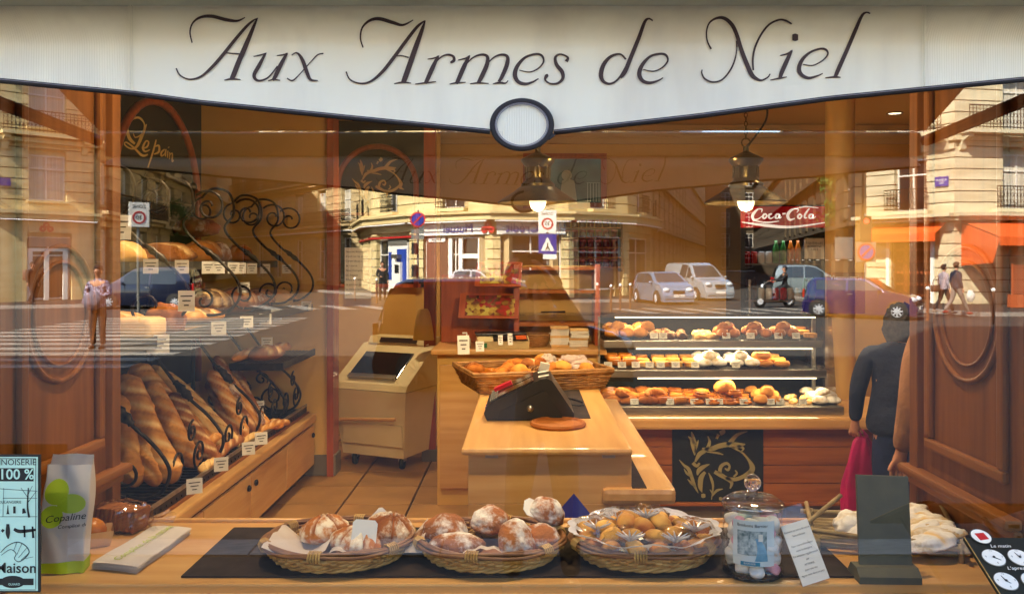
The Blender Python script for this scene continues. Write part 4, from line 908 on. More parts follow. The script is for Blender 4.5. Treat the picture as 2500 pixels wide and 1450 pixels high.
def loaf(rx, ry, rz, mat_, cuts=(), amp=.06, seed=0, n=30, m=18, flat=.55, cross=0):
    """a round or oval loaf with scored cuts; sits on z = 0"""
    mb = MB(); A = []
    def f(u, v):
        a = 2*PI*u; t = PI*(v-.5)*.9999; at_ = 0; d = Vector((math.cos(a)*math.cos(t), math.sin(a)*math.cos(t), math.sin(t)))
        k = 1+amp*fbm(d+Vector((seed*3.1, 0, 0)), 1.7)
        if d.z > 0:
            for (ang, off, wd, dep) in cuts:
                q = d.x*math.cos(ang)+d.y*math.sin(ang)-off; k -= dep*math.exp(-(q/wd)**2)*min(1, d.z*2.2); k += dep*.5*math.exp(-((abs(q)-wd*1.7)/(wd*.8))**2)*min(1, d.z*2); at_ = max(at_, 1.3*math.exp(-(q/(wd*.9))**2)*min(1, d.z*2.5))
        z = d.z*rz*(1 if d.z > 0 else flat); A.append(at_)
        return Vector((d.x*rx*k, d.y*ry*k, (z*k)+rz*flat*.93))
    mb.grid(f, n, m, True); mb.attr = A; return mb
def baguette(L, r, seed=0, cuts=7, bend=.02, n=150, m=24, dep=.2):
    """along +x from the origin, score marks on the +z side"""
    mb = MB(); rr = random.Random(seed); ph = rr.uniform(0, 6); A = []
    def f(u, v):
        x = u; e = max(.03, min(1, x/.09, (1-x)/.09))**.5; rad = r*e*(1+.06*math.sin(x*9+ph))
        a = 2*PI*v; top = max(0, math.sin(a)); s = cuts*x*2*PI-math.cos(a)*(3.0 if r > .05 else 4.5)+ph
        s += 1.1*fbm((x*3, seed*2.7, 0), 1.3); q = (s/(2*PI)) % 1.0; ed = min(1, max(0, (x-.04)/.06), max(0, (.96-x)/.06)); A.append(ed*(.45+.6*((seed*37) % 10)/10)*min(1, top*2.0)*(.9*math.exp(-((q-.25)/.15)**2)-.75*math.exp(-((q-.86)/.09)**2))); k = 1+dep*top*((q/.88 if q < .88 else (1-q)/.12)-.5)+.06*fbm((x*6, math.cos(a), math.sin(a)+seed), 1.5)+.05*fbm((x*16, math.cos(a)*2, math.sin(a)*2+seed), 2.2)
        return Vector((x*L, math.cos(a)*rad*k*1.08, math.sin(a)*rad*k*.92+bend*math.sin(PI*x)))
    vs = [f(i/(n-1), j/m) for i in range(n) for j in range(m)]; fs = []
    for i in range(n-1):
        for j in range(m): fs.append((i*m+j, i*m+(j+1) % m, (i+1)*m+(j+1) % m, (i+1)*m+j))
    fs += [tuple(range(m)), tuple((n-1)*m+j for j in range(m))]; mb.attr = A
    return mb.add(vs, fs)
def lay(mb, a, b, roll=0.0):
    """move a loaf made along +x so that it runs from a to b"""
    a, b = Vector(a), Vector(b); q = (b-a).to_track_quat('X', 'Z'); 
    return Matrix.Translation(a) @ q.to_matrix().to_4x4() @ Matrix.Rotation(roll, 4, 'X')
def put(name, mb, m, Mx, label, cat='bread', group=None, smooth=True):
    o = mb.build(name, m, None, smooth); o.matrix_world = Mx; return tag(o, label, cat, group)
_cards = {}
def card(label, loc, rz, w_=.07, h=.05, tilt=.25, group='price cards of the bread shelves', lines=('----', '---', '--'), pin=0):
    t = thing('price_card', label, 'price card', loc, 0, group); t.rotation_euler = (-tilt, 0, rz)
    if (w_, h) not in _cards:
        pr = MB()
        for i in range(3):
            l = w_*(.72, .5, .3)[i]; pr.add([(-l/2, -.0025, h*(.76-.22*i)), (l/2, -.0025, h*(.76-.22*i)), (l/2, -.0025, h*(.70-.22*i)), (-l/2, -.0025, h*(.70-.22*i))], [(0, 1, 2, 3)])
        _cards[(w_, h)] = (MB().box((0, 0, h/2), (w_, .002, h)).mesh('card', M['paper']), pr.mesh('print', M['ink']))
    inst('card', _cards[(w_, h)][0], t); inst('printed_line', _cards[(w_, h)][1], t, kind='stuff')
    if pin: MB().tube([(0, .003, -pin), (0, .003, h*.2)], .002, 5).build('pin', M['steel'], t)
    return t

# =================================================================== BREAD CABINET AND IRON RACK ALONG THE LEFT WALL
CX, CT = -1.695, .692
cab = thing('bread_cabinet', 'long low wooden cabinet with doors under the iron bread rack', 'cabinet', (CX, 2.6, FL))
y0, y1 = .66, 4.56
MB().box(((LW-CX)/2-.01, (y0+y1)/2-2.6, (.09+CT-FL)/2), (CX-LW-.03, y1-y0, CT-FL-.09)).build('carcass', M['cherry_y'], cab)
MB().box(((LW-CX)/2-.03, (y0+y1)/2-2.6, .045), (CX-LW-.09, y1-y0, .09)).build('plinth', M['plinth_tile'], cab)
MB().box((.0, (y0+y1)/2-2.6, CT-FL-.045), (.07, y1-y0, .065), bevel=.014).build('front_rail', M['beech_y'], cab)
nd = 5
for i in range(nd):
    c = y0+.02+(i+.5)*(y1-y0-.04)/nd-2.6; wd = (y1-y0-.04)/nd-.012
    dr = MB().box((.012, c, .255), (.02, wd, .31), bevel=.004).build('cabinet_door', M['beech_y'], cab)
    MB().ball((.03, c+(wd/2-.06)*(1 if i % 2 == 0 else -1), .34), (.014, .02, .02), 8, 6).build('knob', M['iron'], dr, True)
rack = thing('bread_rack', 'black wrought iron bread rack with scrolls and slatted trays', 'rack', (-2.1, 2.6, CT))
O = Vector((-2.1, 2.6, CT))
tr = MB()
for i in range(64): 
    y = y0+.04+i*(y1-y0-.08)/63; tr.box((-2.12-O.x, y-O.y, .018), (.78, .014, .012))
tr.build('tray_slats', M['iron'], rack, kind='stuff')
MB().box((-1.745-O.x, 2.6-O.y, .022), (.02, y1-y0-.02, .05)).build('tray_lip', M['iron'], rack); MB().box((-1.735-O.x, 2.6-O.y, .055), (.014, y1-y0-.04, .016)).build('label_rail', M['steel'], rack)
# shelves
for (xa, xb, z, n_) in ((-2.58, -1.70, 1.52, 'lower_shelf'), (-2.58, -1.98, 1.86, 'upper_shelf')):
    MB().box(((xa+xb)/2-O.x, 2.62-O.y, z-O.z), (xb-xa, 3.86, .016)).build(n_, M['case_glass'] if False else mat('shelf_'+n_, '#5b615e', .2, spec=.7), rack)
    MB().box((xb+.006-O.x, 2.62-O.y, z-O.z), (.012, 3.86, .05)).build('shelf_edge', bpy.data.materials.get('dull_steel') or mat('dull_steel', '#55564f', .4, metal=.6), rack)
tg = MB()
for i in range(14): tg.box((-1.98+.026*i-O.x, 3.95-O.y, 1.19-O.z), (.01, .9, .008))
tg.box((-1.64-O.x, 3.95-O.y, 1.18-O.z), (.012, .92, .05)); tg.box((-1.8-O.x, 3.49-O.y, 1.18-O.z), (.36, .012, .05)); tg.build('small_tray', M['iron'], rack)
def spiral(c, r, turns, a0, dirn=1, n=26, shrink=.18):
    return [(c[0]+r*(1-(1-shrink)*i/n)*math.cos(a0+dirn*turns*2*PI*i/n), c[1]+r*(1-(1-shrink)*i/n)*math.sin(a0+dirn*turns*2*PI*i/n)) for i in range(n+1)]
low = spline([(-2.24, 1.46), (-2.162, 1.366), (-1.99, 1.14), (-1.839, 1.0), (-1.762, .9), (-1.75, .83), (-1.79, .755), (-1.87, .722), (-1.95, .735)], 6)
lowsp = spiral((-1.965, .83), .095, 1.4, -PI/2, -1); lowsp2 = spiral((-2.05, .97), .055, 1.3, -.6, 1)
knob = [(-2.03, 1.195), (-1.93, 1.085)]
upb = spline([(-2.13, 2.3), (-2.06, 2.36), (-1.95, 2.33), (-1.92, 2.2), (-1.98, 2.1), (-1.9, 1.99), (-1.75, 1.87), (-1.66, 1.76), (-1.66, 1.66), (-1.75, 1.585), (-1.85, 1.575)], 6)
upsp = spiral((-2.12, 2.22), .085, 1.3, PI/2, 1); upsp2 = spiral((-1.86, 1.66), .085, 1.4, -PI/2, -1); upsp3 = spiral((-1.83, 2.2), .1, 1.35, 2.4, -1)
for i, y in enumerate((1.3, 1.98, 2.72, 3.4, 3.98, 4.4)):
    def at(P): return [(p[0]-O.x, y-O.y, p[1]-O.z) for p in P]
    sc1 = MB().tube(at(low), .0095, 7).build('scroll_bar', M['iron'], rack, True)
    for sp in (lowsp, lowsp2): MB().tube(at(sp), [.0085]*20+[.007]*7, 6).build('scroll', M['iron'], sc1, True)
    a, b = Vector((knob[0][0]-O.x, y-O.y, knob[0][1]-O.z)), Vector((knob[1][0]-O.x, y-O.y, knob[1][1]-O.z)); dv = b-a; l = dv.length
    MB().lathe([(.01, 0), (.02, l*.06), (.015, l*.12), (.023, l*.3), (.03, l*.4), (.021, l*.5), (.023, l*.55), (.03, l*.68), (.021, l*.82), (.016, l*.88), (.02, l*.95), (.01, l)], 12, a, axis=dv.normalized()).build('knuckle', M['iron'], sc1, True)
    if i > 0:
        sc2 = MB().tube(at(upb), .0085, 7).build('scroll_bar', M['iron'], rack, True)
        for sp in (upsp, upsp2, upsp3): MB().tube(at(sp), .0075, 6).build('scroll', M['iron'], sc2, True)
        MB().lathe([(.007, 0), (.014, .03), (.02, .05), (.014, .07), (.02, .1), (.008, .14)], 10, (-1.87-O.x, y-O.y, 1.97-O.z), axis=Vector((.75, 0, -.6))).build('knuckle', M['iron'], sc2, True)
for i, y in enumerate((2.05, 2.8, 3.45, 4.02)):
    for (cy, cz, r_, a0, dr_) in ((.12, .84, .085, -PI/2, 1), (.3, .98, .06, PI/2, 1), (.42, .84, .085, -PI/2, -1)):
        MB().tube([(-1.79-O.x+.06*(q[1]-.84), q[0]-O.y, q[1]-O.z) for q in spiral((y+cy, cz), r_, 1.4, a0, dr_)], .0075, 6).build('front_scroll', M['iron'], rack, True)
for y in (1.3, 2.6, 3.55, 4.3):
    ps = MB().tube([(-2.54-O.x, y-O.y, .03), (-2.54-O.x, y-O.y, 2.42-O.z)], .016, 8).build('upright', M['iron'], rack); MB().ball((-2.54-O.x, y-O.y, 2.45-O.z), .032, 10, 8).build('ball_finial', M['iron'], ps, True)
MB().tube([(-2.54-O.x, 1.3-O.y, 2.3-O.z), (-2.54-O.x, 4.3-O.y, 2.3-O.z)], .01, 6).build('top_rail', M['iron'], rack)

# tall breads leaning in the lower tray: bottom pixel, top pixel, radius, kind
TALL = [((333, 1188), (288, 960), .052, 'gold', 4, 'fat golden loaf leaning at the front end of the rack'), ((425, 1178), (300, 915), .055, 'gold', 6, 'broad scored loaf leaning second from the front'), ((520, 1112), (322, 892), .056, 'gold', 7, 'longest leaf scored loaf behind the nearest iron scroll'),
        ((560, 1100), (372, 892), .034, 'pale', 6, 'thin pale baguette to the right of the scored loaves'), ((585, 1090), (395, 905), .03, 'pale', 7, 'second thin pale baguette in the middle of the tray'), ((548, 1100), (430, 945), .035, 'gold', 5, 'golden baguette half behind the second scroll'),
        ((585, 1078), (470, 930), .04, 'brown', 5, 'brown floured baguette left of the second knuckle'), ((600, 1072), (510, 900), .042, 'gold', 5, 'stout golden baguette under the second knuckle'), ((618, 1060), (515, 870), .04, 'flour', 4, 'tall floured baguette with pointed top'), ((632, 1056), (545, 915), .038, 'gold', 5, 'golden baguette beside the dark thin one'), ((612, 1035), (577, 915), .024, 'brown', 3, 'dark thin baguette standing almost upright'),
        ((655, 1045), (560, 940), .036, 'gold', 5, 'golden baguette at the far end of the lower tray'), ((382, 1186), (318, 985), .05, 'gold', 5, 'leaf scored loaf between the two nearest fat loaves'), ((478, 1140), (352, 930), .05, 'gold', 6, 'leaf scored loaf beside the longest scored loaf'), ((525, 1125), (410, 960), .04, 'brown', 5, 'brown baguette behind the thin pale ones'), ((640, 1048), (535, 890), .04, 'flour', 4, 'floured loaf behind the dark thin baguette')]
for i, (bp, tp_, r, k, cts, lb) in enumerate(TALL):
    d = (CZ-(CT+.035+r*.6))*F/(bp[1]-VY); a = W(bp[0], bp[1], d); b = W(tp_[0], tp_[1], d+.12)
    if i > 4: b.x += random.Random(i).uniform(.0, .09); b.y += random.Random(i+50).uniform(-.08, .1)
    b.x = max(b.x, LW+.06); L = (b-a).length
    put('baguette', baguette(L, r*(1.12 if i < 3 else .98), i, cts+(i % 3)-1, .01+.018*(i % 5)), BR[k], lay(None, a, b, -.85), lb, 'bread', 'breads leaning in the lower tray')
for i, (pa, pb, r, k, lb) in enumerate((((478, 1128), (538, 1058), .03, 'gold', 'short baguette lying across the tray near the dark loaf'), ((520, 1120), (590, 1072), .035, 'brown', 'cut brown loaf with pale end lying at the tray front'), ((490, 1150), (535, 1128), .026, 'pale', 'pale baguette end lying at the tray front'), ((590, 1085), (640, 1060), .022, 'pale', 'small pale baguette lying behind the price cards'), ((630, 1055), (706, 1030), .026, 'gold', 'small golden baguette lying at the far end'), ((300, 1160), (285, 1110), .04, 'pale', 'pale loaf end beside the window panelling'))):
    d = (CZ-(CT+.03+r))*F/(pa[1]-VY); d2 = (CZ-(CT+.03+r))*F/(pb[1]-VY); a, b = W(*pa, d), W(*pb, d2)
    if i in (0, 5): b = W(*pb, d+.1)
    put('baguette', baguette((b-a).length, r, 30+i, 4), BR[k], lay(None, a, b), lb, 'bread', 'breads lying in the lower tray')
c = W(672, 1015, 5.9); put('bread_roll', loaf(.06, .06, .05, None, ((0, 0, .2, .1),), seed=4), BR['glaze'], Matrix.Translation((c.x, c.y, CT+.03)), 'small round golden roll at the far end of the lower tray')
# loaves on the shelves: pixel of the base centre, length, half-width, height, kind
def shelf_loaf(px, py, z, L, w_, h, k, lb, rz, cuts=3, seed=0, grp='loaves on the upper shelves'):
    d = (CZ-z)*F/(py-VY) if abs(py-VY) > 25 else None
    return d
SH2 = [(1.5, -2.0, .2, .09, .075, 'brown', 'dark long loaf near the cream blocks on the lower shelf'), (2.05, -2.05, .2, .085, .07, 'gold', 'scored golden loaf on the lower shelf'), (2.7, -1.95, .22, .07, .06, 'gold', 'long floured loaf at the front edge of the lower shelf'), (3.25, -2.05, .19, .12, .12, 'dark', 'big dark rye loaf on the lower shelf'), (3.7, -2.0, .17, .12, .11, 'brown', 'seeded brown loaf beside the rye loaf'), (4.05, -1.97, .15, .11, .1, 'flour', 'oat covered loaf on the lower shelf'), (4.35, -1.9, .14, .1, .09, 'pale', 'pale yellow loaf at the far end of the lower shelf')]
for i, (y, x, rx, ry, rz, k, lb) in enumerate(SH2):
    put('bread_loaf', loaf(rx, ry, rz, None, ((.5, -.4, .08, .12), (.5, 0, .08, .12), (.5, .4, .08, .12)), seed=i), BR[k], Matrix.Translation((x, y, 1.53)) @ Matrix.Rotation(.3+.2*i, 4, 'Z'), lb, 'bread', 'loaves on the shelves of the rack')
SH1 = [(2.35, -2.2, .19, .1, .085, 'pale', 'pale lumpy loaf on the upper shelf behind two price cards'), (3.0, -2.2, .26, .09, .085, 'brown', 'long brown loaf on the upper shelf'), (3.45, -2.15, .2, .1, .1, 'gold', 'crackled golden loaf on the upper shelf'), (3.85, -2.2, .15, .1, .1, 'flour', 'crusty floured loaf on the upper shelf'), (4.2, -2.15, .13, .1, .09, 'glaze', 'shiny brown loaf at the end of the upper shelf')]
for i, (y, x, rx, ry, rz, k, lb) in enumerate(SH1):
    put('bread_loaf', loaf(rx, ry, rz, None, ((.9, -.35, .1, .12), (.9, .25, .1, .12)), seed=20+i, amp=.12), BR[k], Matrix.Translation((x, y, 1.87)) @ Matrix.Rotation(1.1+.15*i, 4, 'Z'), lb, 'bread', 'loaves on the shelves of the rack')
put('bread_loaf', loaf(.16, .09, .09, None, seed=31, amp=.14), BR['flour'], Matrix.Translation((-2.25, 3.62, 2.05)), 'crumbly topped loaf in the basket above the upper shelf', 'bread')
put('bread_loaf', loaf(.17, .08, .07, None, ((0, -.3, .1, .12), (0, .3, .1, .12)), seed=33), BR['brown'], Matrix.Translation((-1.8, 3.72, 1.2)) @ Matrix.Rotation(1.2, 4, 'Z'), 'round scored brown loaf on the small iron tray', 'bread')
a, b = Vector((-1.95, 3.45, 1.235)), Vector((-1.8, 4.3, 1.235)); put('baguette', baguette((b-a).length, .034, 77, 5), BR['gold'], lay(None, a, b), 'golden baguette on the small iron tray', 'bread')
M['crumb'] = mat('sandwich_loaf_crumb', '#dcb578', .8, col2='#cfa365', vs=5, bump=.25, bs=60)
for i, (x, y, z, sx, sy, sz, lb) in enumerate(((-1.9, .95, 1.53, .3, .3, .16, 'cream sandwich loaf at the bottom of the near pile'), (-1.93, .92, 1.70, .2, .26, .13, 'cream sandwich loaf on top of the near pile'), (-1.88, 1.32, 1.53, .24, .2, .13, 'cream sandwich loaf beside the near pile'), (-2.15, 1.3, 1.87, .3, .26, .14, 'long cream sandwich loaf on the upper shelf'), (-2.15, 1.28, 2.02, .2, .22, .14, 'cream sandwich loaf stacked on the upper shelf'), (-2.12, .95, 1.87, .22, .24, .3, 'tall brioche loaf by the window panelling'), (-1.8, 1.75, 1.53, .2, .2, .1, 'low cream sandwich loaf near the wrapped bag'))):
    o = MB().box((0, 0, sz/2), (sx, sy, sz), bevel=.03).build('sandwich_loaf', M['crumb'] if i != 5 else BR['pale'], None, True); o.location = (x, y, z); tag(o, lb, 'bread', 'pale sandwich loaves on the rack')
wb_ = put('wrapped_loaf', loaf(.1, .07, .1, None, amp=.2, seed=50), BR['croiss'], Matrix.Translation((-1.78, 2.0, 1.53)), 'knotted brown loaf at the front of the lower shelf', 'bread')
# price cards
def cards(L, grp, w_=.075, h=.055, rz=PI/2, **k):
    for (x, y, z, lb) in L: card(lb, (x, y, z), rz, w_, h, .12, grp, **k)
for i, (px, d, lb) in enumerate(((368, 4.1, 'price card under the cream sandwich loaf on the upper shelf'), (444, 4.4, 'price card under the pale lumpy loaf'), (508, 4.9, 'third price card along the upper shelf edge'), (534, 5.05, 'fourth price card along the upper shelf edge'), (570, 5.35, 'fifth price card along the upper shelf edge'), (587, 5.5, 'sixth price card along the upper shelf edge'), (615, 5.8, 'seventh price card along the upper shelf edge'), (648, 6.2, 'eighth price card along the upper shelf edge'), (700, 6.6, 'last price card at the far end of the upper shelf'))):
    p = W(px, 668, d); card(lb, p, .35, .068, .07, .05, 'price cards of the upper shelf')
for i, (px, py, d, lb) in enumerate(((386, 862, 3.9, 'large tilted price card hanging from the lower shelf'), (534, 818, 4.5, 'price card hanging below the middle of the lower shelf'), (602, 800, 5.1, 'second price card below the lower shelf'), (648, 792, 5.6, 'third price card below the lower shelf'), (675, 780, 6.0, 'fourth price card below the lower shelf'), (748, 757, 6.6, 'last price card below the far end of the lower shelf'), (652, 848, 5.9, 'price card stuck in the loaf on the small tray'))):
    p = W(px, py, d); card(lb, p, .3, .095 if i == 0 else .075, .085 if i == 0 else .07, .05, 'price cards of the lower shelf')
for i, (px, py, lb) in enumerate(((475, 1205, 'price card clipped nearest on the lower tray rail'), (540, 1150, 'second price card on the lower tray rail'), (607, 1110, 'third price card on the lower tray rail'), (638, 1085, 'fourth price card on the lower tray rail'), (632, 1005, 'price card standing among the far breads'), (605, 1012, 'narrow tag behind the dark thin baguette'))):
    d = (CZ-.74)*F/(py-VY) if i < 4 else 5.9; p = W(px, py, d); card(lb, p, .5, .075, .075, .1, 'price cards of the lower tray')
for i, (px, py, d, lb) in enumerate(((295, 585, 3.45, 'tilted price card on the tall brioche loaf'), (455, 760, 4.1, 'slanted price card beside the knotted brown loaf'), (595, 715, 5.6, 'small price card among the seeded loaves'))):
    p = W(px, py, d); card(lb, p, .3, .075, .1 if i < 2 else .07, .1, 'price cards between the loaves')

# dark arch panels with gold lettering
def arch_panel(name, label, base, rz, w_, z0, z1, spring, parts):
    """local x along the panel, facing local -y"""
    t = thing(name, label, 'wall panel', base, rz)
    MB().box((w_/2, .012, (z0+z1)/2), (w_, .02, z1-z0)).build('board', M['slate'], t)
    r = w_/2-.11; c = w_/2; pts = [(c-r, z0)]+[(c-r*math.cos(PI*k/24), spring+r*math.sin(PI*k/24)) for k in range(25)]+[(c+r, z0)]
    m = MB(); 
    for off, th in ((0, .028),): m.tube([(p[0], -.014, p[1]) for p in pts], th, 8)
    m.build('arch_frame', M['orange_z'], t, True); parts(t); return t
EMB = [[(668, 880, 4), (690, 905, 22), (705, 950, 34), (712, 1008, 8)], [(690, 850, 4), (700, 880, 20), (715, 930, 24)], [(737, 905, 4), (727, 940, 14), (712, 990, 10)], [(893, 826, 4), (905, 848, 30), (882, 862, 30)], [(872, 868, 22), (858, 897, 14)],
 [(800, 880, 4), (812, 920, 20), (790, 970, 24), (745, 1000, 30), (715, 1052, 12)], [(760, 962, 10), (820, 966, 30), (880, 945, 34), (940, 936, 34), (1000, 942, 40), (1052, 934, 6)], [(1066, 848, 4), (1000, 870, 22), (960, 910, 30), (930, 940, 20)], [(1000, 945, 20), (1040, 962, 14), (1018, 988, 4)],
 [(790, 985, 6), (860, 992, 14), (905, 1004, 6)], [(960, 952, 12), (1030, 990, 12), (1075, 1040, 18), (1100, 1090, 36), (1092, 1128, 34), (1132, 1152, 4)], [(1085, 1112, 20), (1040, 1150, 26), (980, 1170, 26), (920, 1160, 20)],
 [(878, 1128, 26), (890, 1082, 24), (925, 1062, 20), (946, 1080, 14), (936, 1106, 18), (914, 1096, 8)], [(845, 1118, 24), (880, 1137, 30), (920, 1160, 26), (960, 1190, 24), (950, 1232, 8)], [(984, 1108, 8), (996, 1130, 14), (974, 1152, 12)],
 [(608, 1038, 4), (640, 1075, 16), (670, 1100, 24), (690, 1150, 24), (710, 1210, 20), (736, 1262, 4)], [(640, 1098, 4), (660, 1130, 16), (690, 1152, 10)], [(664, 1168, 4), (690, 1196, 16), (716, 1222, 8)], [(812, 1068, 4), (770, 1086, 26), (740, 1110, 30), (730, 1142, 8)],
 [(782, 1120, 18), (755, 1160, 34), (750, 1220, 30), (762, 1257, 4)], [(700, 1058, 24), (725, 1080, 20), (745, 1060, 14)], [(805, 1125, 4), (825, 1170, 18), (835, 1220, 14), (825, 1307, 5)], [(902, 1234, 4), (860, 1246, 18), (830, 1282, 8)], [(814, 1238, 4), (832, 1262, 14)], [(756, 1280, 22), (770, 1280, 30), (784, 1280, 20)], [(875, 1300, 18), (886, 1300, 24), (897, 1300, 14)]]
def emblem(t, cx, cz, s, y, gm=None): 
    strokes(MB(), EMB, lambda a, b, o: (cx+(a-868)*s, y, cz-(b-1072)*s), 6).build('gold_emblem', gm or M['gold'], t, kind='stuff')
arch_panel('arch_panel', 'dark arched panel lettered Le pain on the wall above the bread rack', (LW+.03, 2.95, 0), PI/2, 1.6, .95, 3.25, 2.3, lambda t: strokes(MB(), [
 [(905, 870, 8), (960, 850, 14), (1000, 890, 10), (985, 950, 10), (940, 975, 8), (925, 950, 6)], [(905, 870, 8), (885, 920, 18), (900, 980, 22), (935, 1015, 14)], [(1015, 890, 8), (985, 960, 22), (950, 1030, 18), (910, 1045, 10), (870, 1020, 8), (880, 1005, 8), (930, 1040, 12), (985, 1090, 16), (1025, 1085, 8)],
 [(990, 1045, 8), (1020, 1035, 12), (1030, 1005, 10), (1010, 1000, 10), (990, 1040, 16), (1005, 1065, 12), (1040, 1055, 6)], [(1085, 990, 8), (1065, 1060, 14), (1025, 1170, 10)], [(1075, 1035, 8), (1105, 1030, 14), (1105, 1070, 16), (1070, 1085, 8)], [(1150, 1055, 10), (1125, 1075, 14), (1125, 1100, 12), (1150, 1085, 8), (1160, 1055, 10), (1155, 1105, 10)], [(1175, 1065, 10), (1172, 1115, 10)], [(1180, 1040, 12), (1183, 1046, 12)], [(1190, 1075, 8), (1188, 1125, 10)], [(1190, 1095, 6), (1210, 1085, 10), (1210, 1140, 12), (1224, 1130, 5)]],
 lambda a, b, o: (.30+(a-870)*.00215, -.004, 2.66-(b-(a-870)*.29-990)*.00105), 6).build('lettering', M['gold'], t))
arch_panel('arch_panel', 'dark arched panel with gold plant emblem above the slicing machine', (-1.96, 6.2, 0), 0, .99, 1.62, 3.26, 2.62, lambda t: (emblem(t, .5, 2.66, .00098, -.004), MB().box((.5, -.012, 1.635), (.85, .03, .035)).build('bottom_rail', M['orange_z'], t), MB().box((.5, -.012, 2.34), (.72, .02, .03)).build('cross_rail', M['orange_z'], t)))
wq = MB().box((-1.45, 6.26, 1.7), (1.2, .09, 3.2)).build('wall_recess', M['cream'], kind='structure')
nt_ = thing('paper_notice', 'white printed notice about payments fixed to the dark arch panel', 'notice', (-1.65, 6.17, 1.76))
MB().box((0, 0, 0), (.26, .003, .5)).build('sheet', M['paper'], nt_)
for i, s_ in enumerate(('Nous ne faisons pas', "d'ecrit sur les envois.", 'Cartes bleues a partir', 'de 1 euros.', "Nous n'acceptons pas", 'les cheques', 'Billets de 200E et 500E', 'ne sont pas acceptes.', 'La maison ne fait pas', 'credit.')): text('printed_line', s_, .026, M['ink'], nt_, (-.12, -.004, .21-i*.046), align='LEFT')

# =================================================================== SLICING MACHINE
M['cream_metal'] = mat('cream_enamel', '#e6d6a6', .35, col2='#dcc994', vs=2)
sl_ = thing('bread_slicer', 'cream bread slicing machine on castors under the arch panel', 'machine', (-1.13, 5.05, FL), math.radians(-24)); sl_.scale = (.92, .92, .87)
MB().add([(-.34, -.3, .12), (.3, -.3, .12), (.3, .3, .12), (-.34, .3, .12), (-.42, -.36, .74), (.36, -.36, .74), (.36, .36, .74), (-.42, .36, .74)], [(0, 3, 2, 1), (4, 5, 6, 7), (0, 1, 5, 4), (1, 2, 6, 5), (2, 3, 7, 6), (3, 0, 4, 7)]).build('lower_body', M['cream_metal'], sl_)
MB().prism([(-.36, .745), (.36, .745), (.36, 1.13), (.14, 1.13), (-.33, .8)], -.42, .36, 'yz').build('upper_body', M['cream_metal'], sl_); MB().prism([(.12, 1.131), (.34, 1.131), (.34, 1.2), (.17, 1.2)], -.36, .3, 'yz').build('hood', M['cream_metal'], sl_)
rotp = (math.radians(-52), 0, 0)
MB().box((-.05, -.12, .95), (.52, .02, .36), (math.radians(-55), 0, 0), bevel=.004).build('blade_window', M['pane'], sl_)
MB().box((-.05, -.27, .855), (.5, .04, .05), (math.radians(-55), 0, 0)).build('loaf_cradle', M['steel'], sl_)
MB().box((-.03, .14, 1.165), (.4, .02, .05), (math.radians(-36), 0, 0)).build('control_panel', M['black'], sl_)
MB().tube([(-.3, -.4, .46), (.28, -.4, .5)], .017, 8).build('crumb_drawer_handle', M['beech'], sl_); MB().box((0, -.335, .33), (.62, .012, .2), (math.radians(5.5), 0, 0)).build('crumb_drawer', M['cream_metal'], sl_)
for x in (-.26, .24):
    for y in (-.22, .22):
        cs = MB().lathe([(.02, -.018), (.055, -.018), (.06, 0), (.055, .018), (.02, .018)], 14, (x, y, .06), axis=Vector((1, .3, 0))).build('castor', M['blackmatte'], sl_, True); MB().box((x, y, .1), (.05, .06, .05)).build('castor_fork', M['steel'], cs)
tb = thing('paper_bag_bundle', 'hanging clear bag of yellow bread sleeves on the wooden post', 'bag', (-.86, 4.95, 1.22))
MB().grid(lambda u, v: Vector((.09*math.cos(2*PI*u)*(.4+.6*v**.5), .05*math.sin(2*PI*u), .26*(1-v))), 14, 10, True).build('bag', mat('yellow_sleeves', '#d9b45a', .4, trl=.3), tb, True)
po = thing('wooden_post', 'reddish wooden post between the slicing machine and the till counter', 'post', (-.82, 5.1, FL)); MB().box((0, 0, 1.45), (.1, .1, 2.9), bevel=.008).build('shaft', M['orange_z'], po); MB().box((0, 0, .05), (.13, .13, .1), bevel=.006).build('foot', M['plinth_tile'], po)
# =================================================================== TILL COUNTER
KZ = 1.16; kx0, kx1, ky0, ky1 = -.2525, .417, 1.124, 3.05
ko = Vector((.08, 1.2, FL)); kt = thing('till_counter', 'beech till counter with rounded front edge in the middle of the shop', 'counter', ko)
def kb(n, x0, x1, y0, y1, z0, z1, m='beech_y', bevel=.004, par=None): return MB().box(((x0+x1)/2-ko.x, (y0+y1)/2-ko.y, (z0+z1)/2-ko.z), (x1-x0, y1-y0, z1-z0), bevel=bevel).build(n, M[m], par or kt)
kb('counter_top', kx0, kx1, ky0, ky1, KZ-.027, KZ, 'beech_y', .011)
kb('front_panel', -.228, .53, 1.16, 1.19, FL, 1.0-.067, 'beech', .002)
kb('front_panel_upper', -.228, .4165, 1.161, 1.189, 1.0-.066, KZ-.028, 'beech', .002)
kb('side_panel', -.228, -.2, 1.191, 3.0, FL, KZ-.028, 'beech_y', .002)
kb('lower_shelf', .3, .59, 1.135, 3.3, 1.0-.065, 1.0, 'beech_y', .02)
kb('side_panel', .5, .53, 1.191, 3.3, FL, 1.0-.067, 'beech_y', .002)
kb('dark_inlay', .418, .475, 1.15, 3.1, .998, 1.0025, 'mat_dark', 0)
kb('hinge', -.16, -.11, 1.14, 1.158, KZ-.04, KZ-.028, 'steel', 0); kb('hinge', .3, .35, 1.14, 1.158, KZ-.04, KZ-.028, 'steel', 0)
kb('dark_mat', .06, .3, 1.75, 2.6, KZ+.0005, KZ+.004, 'mat_dark', 0)
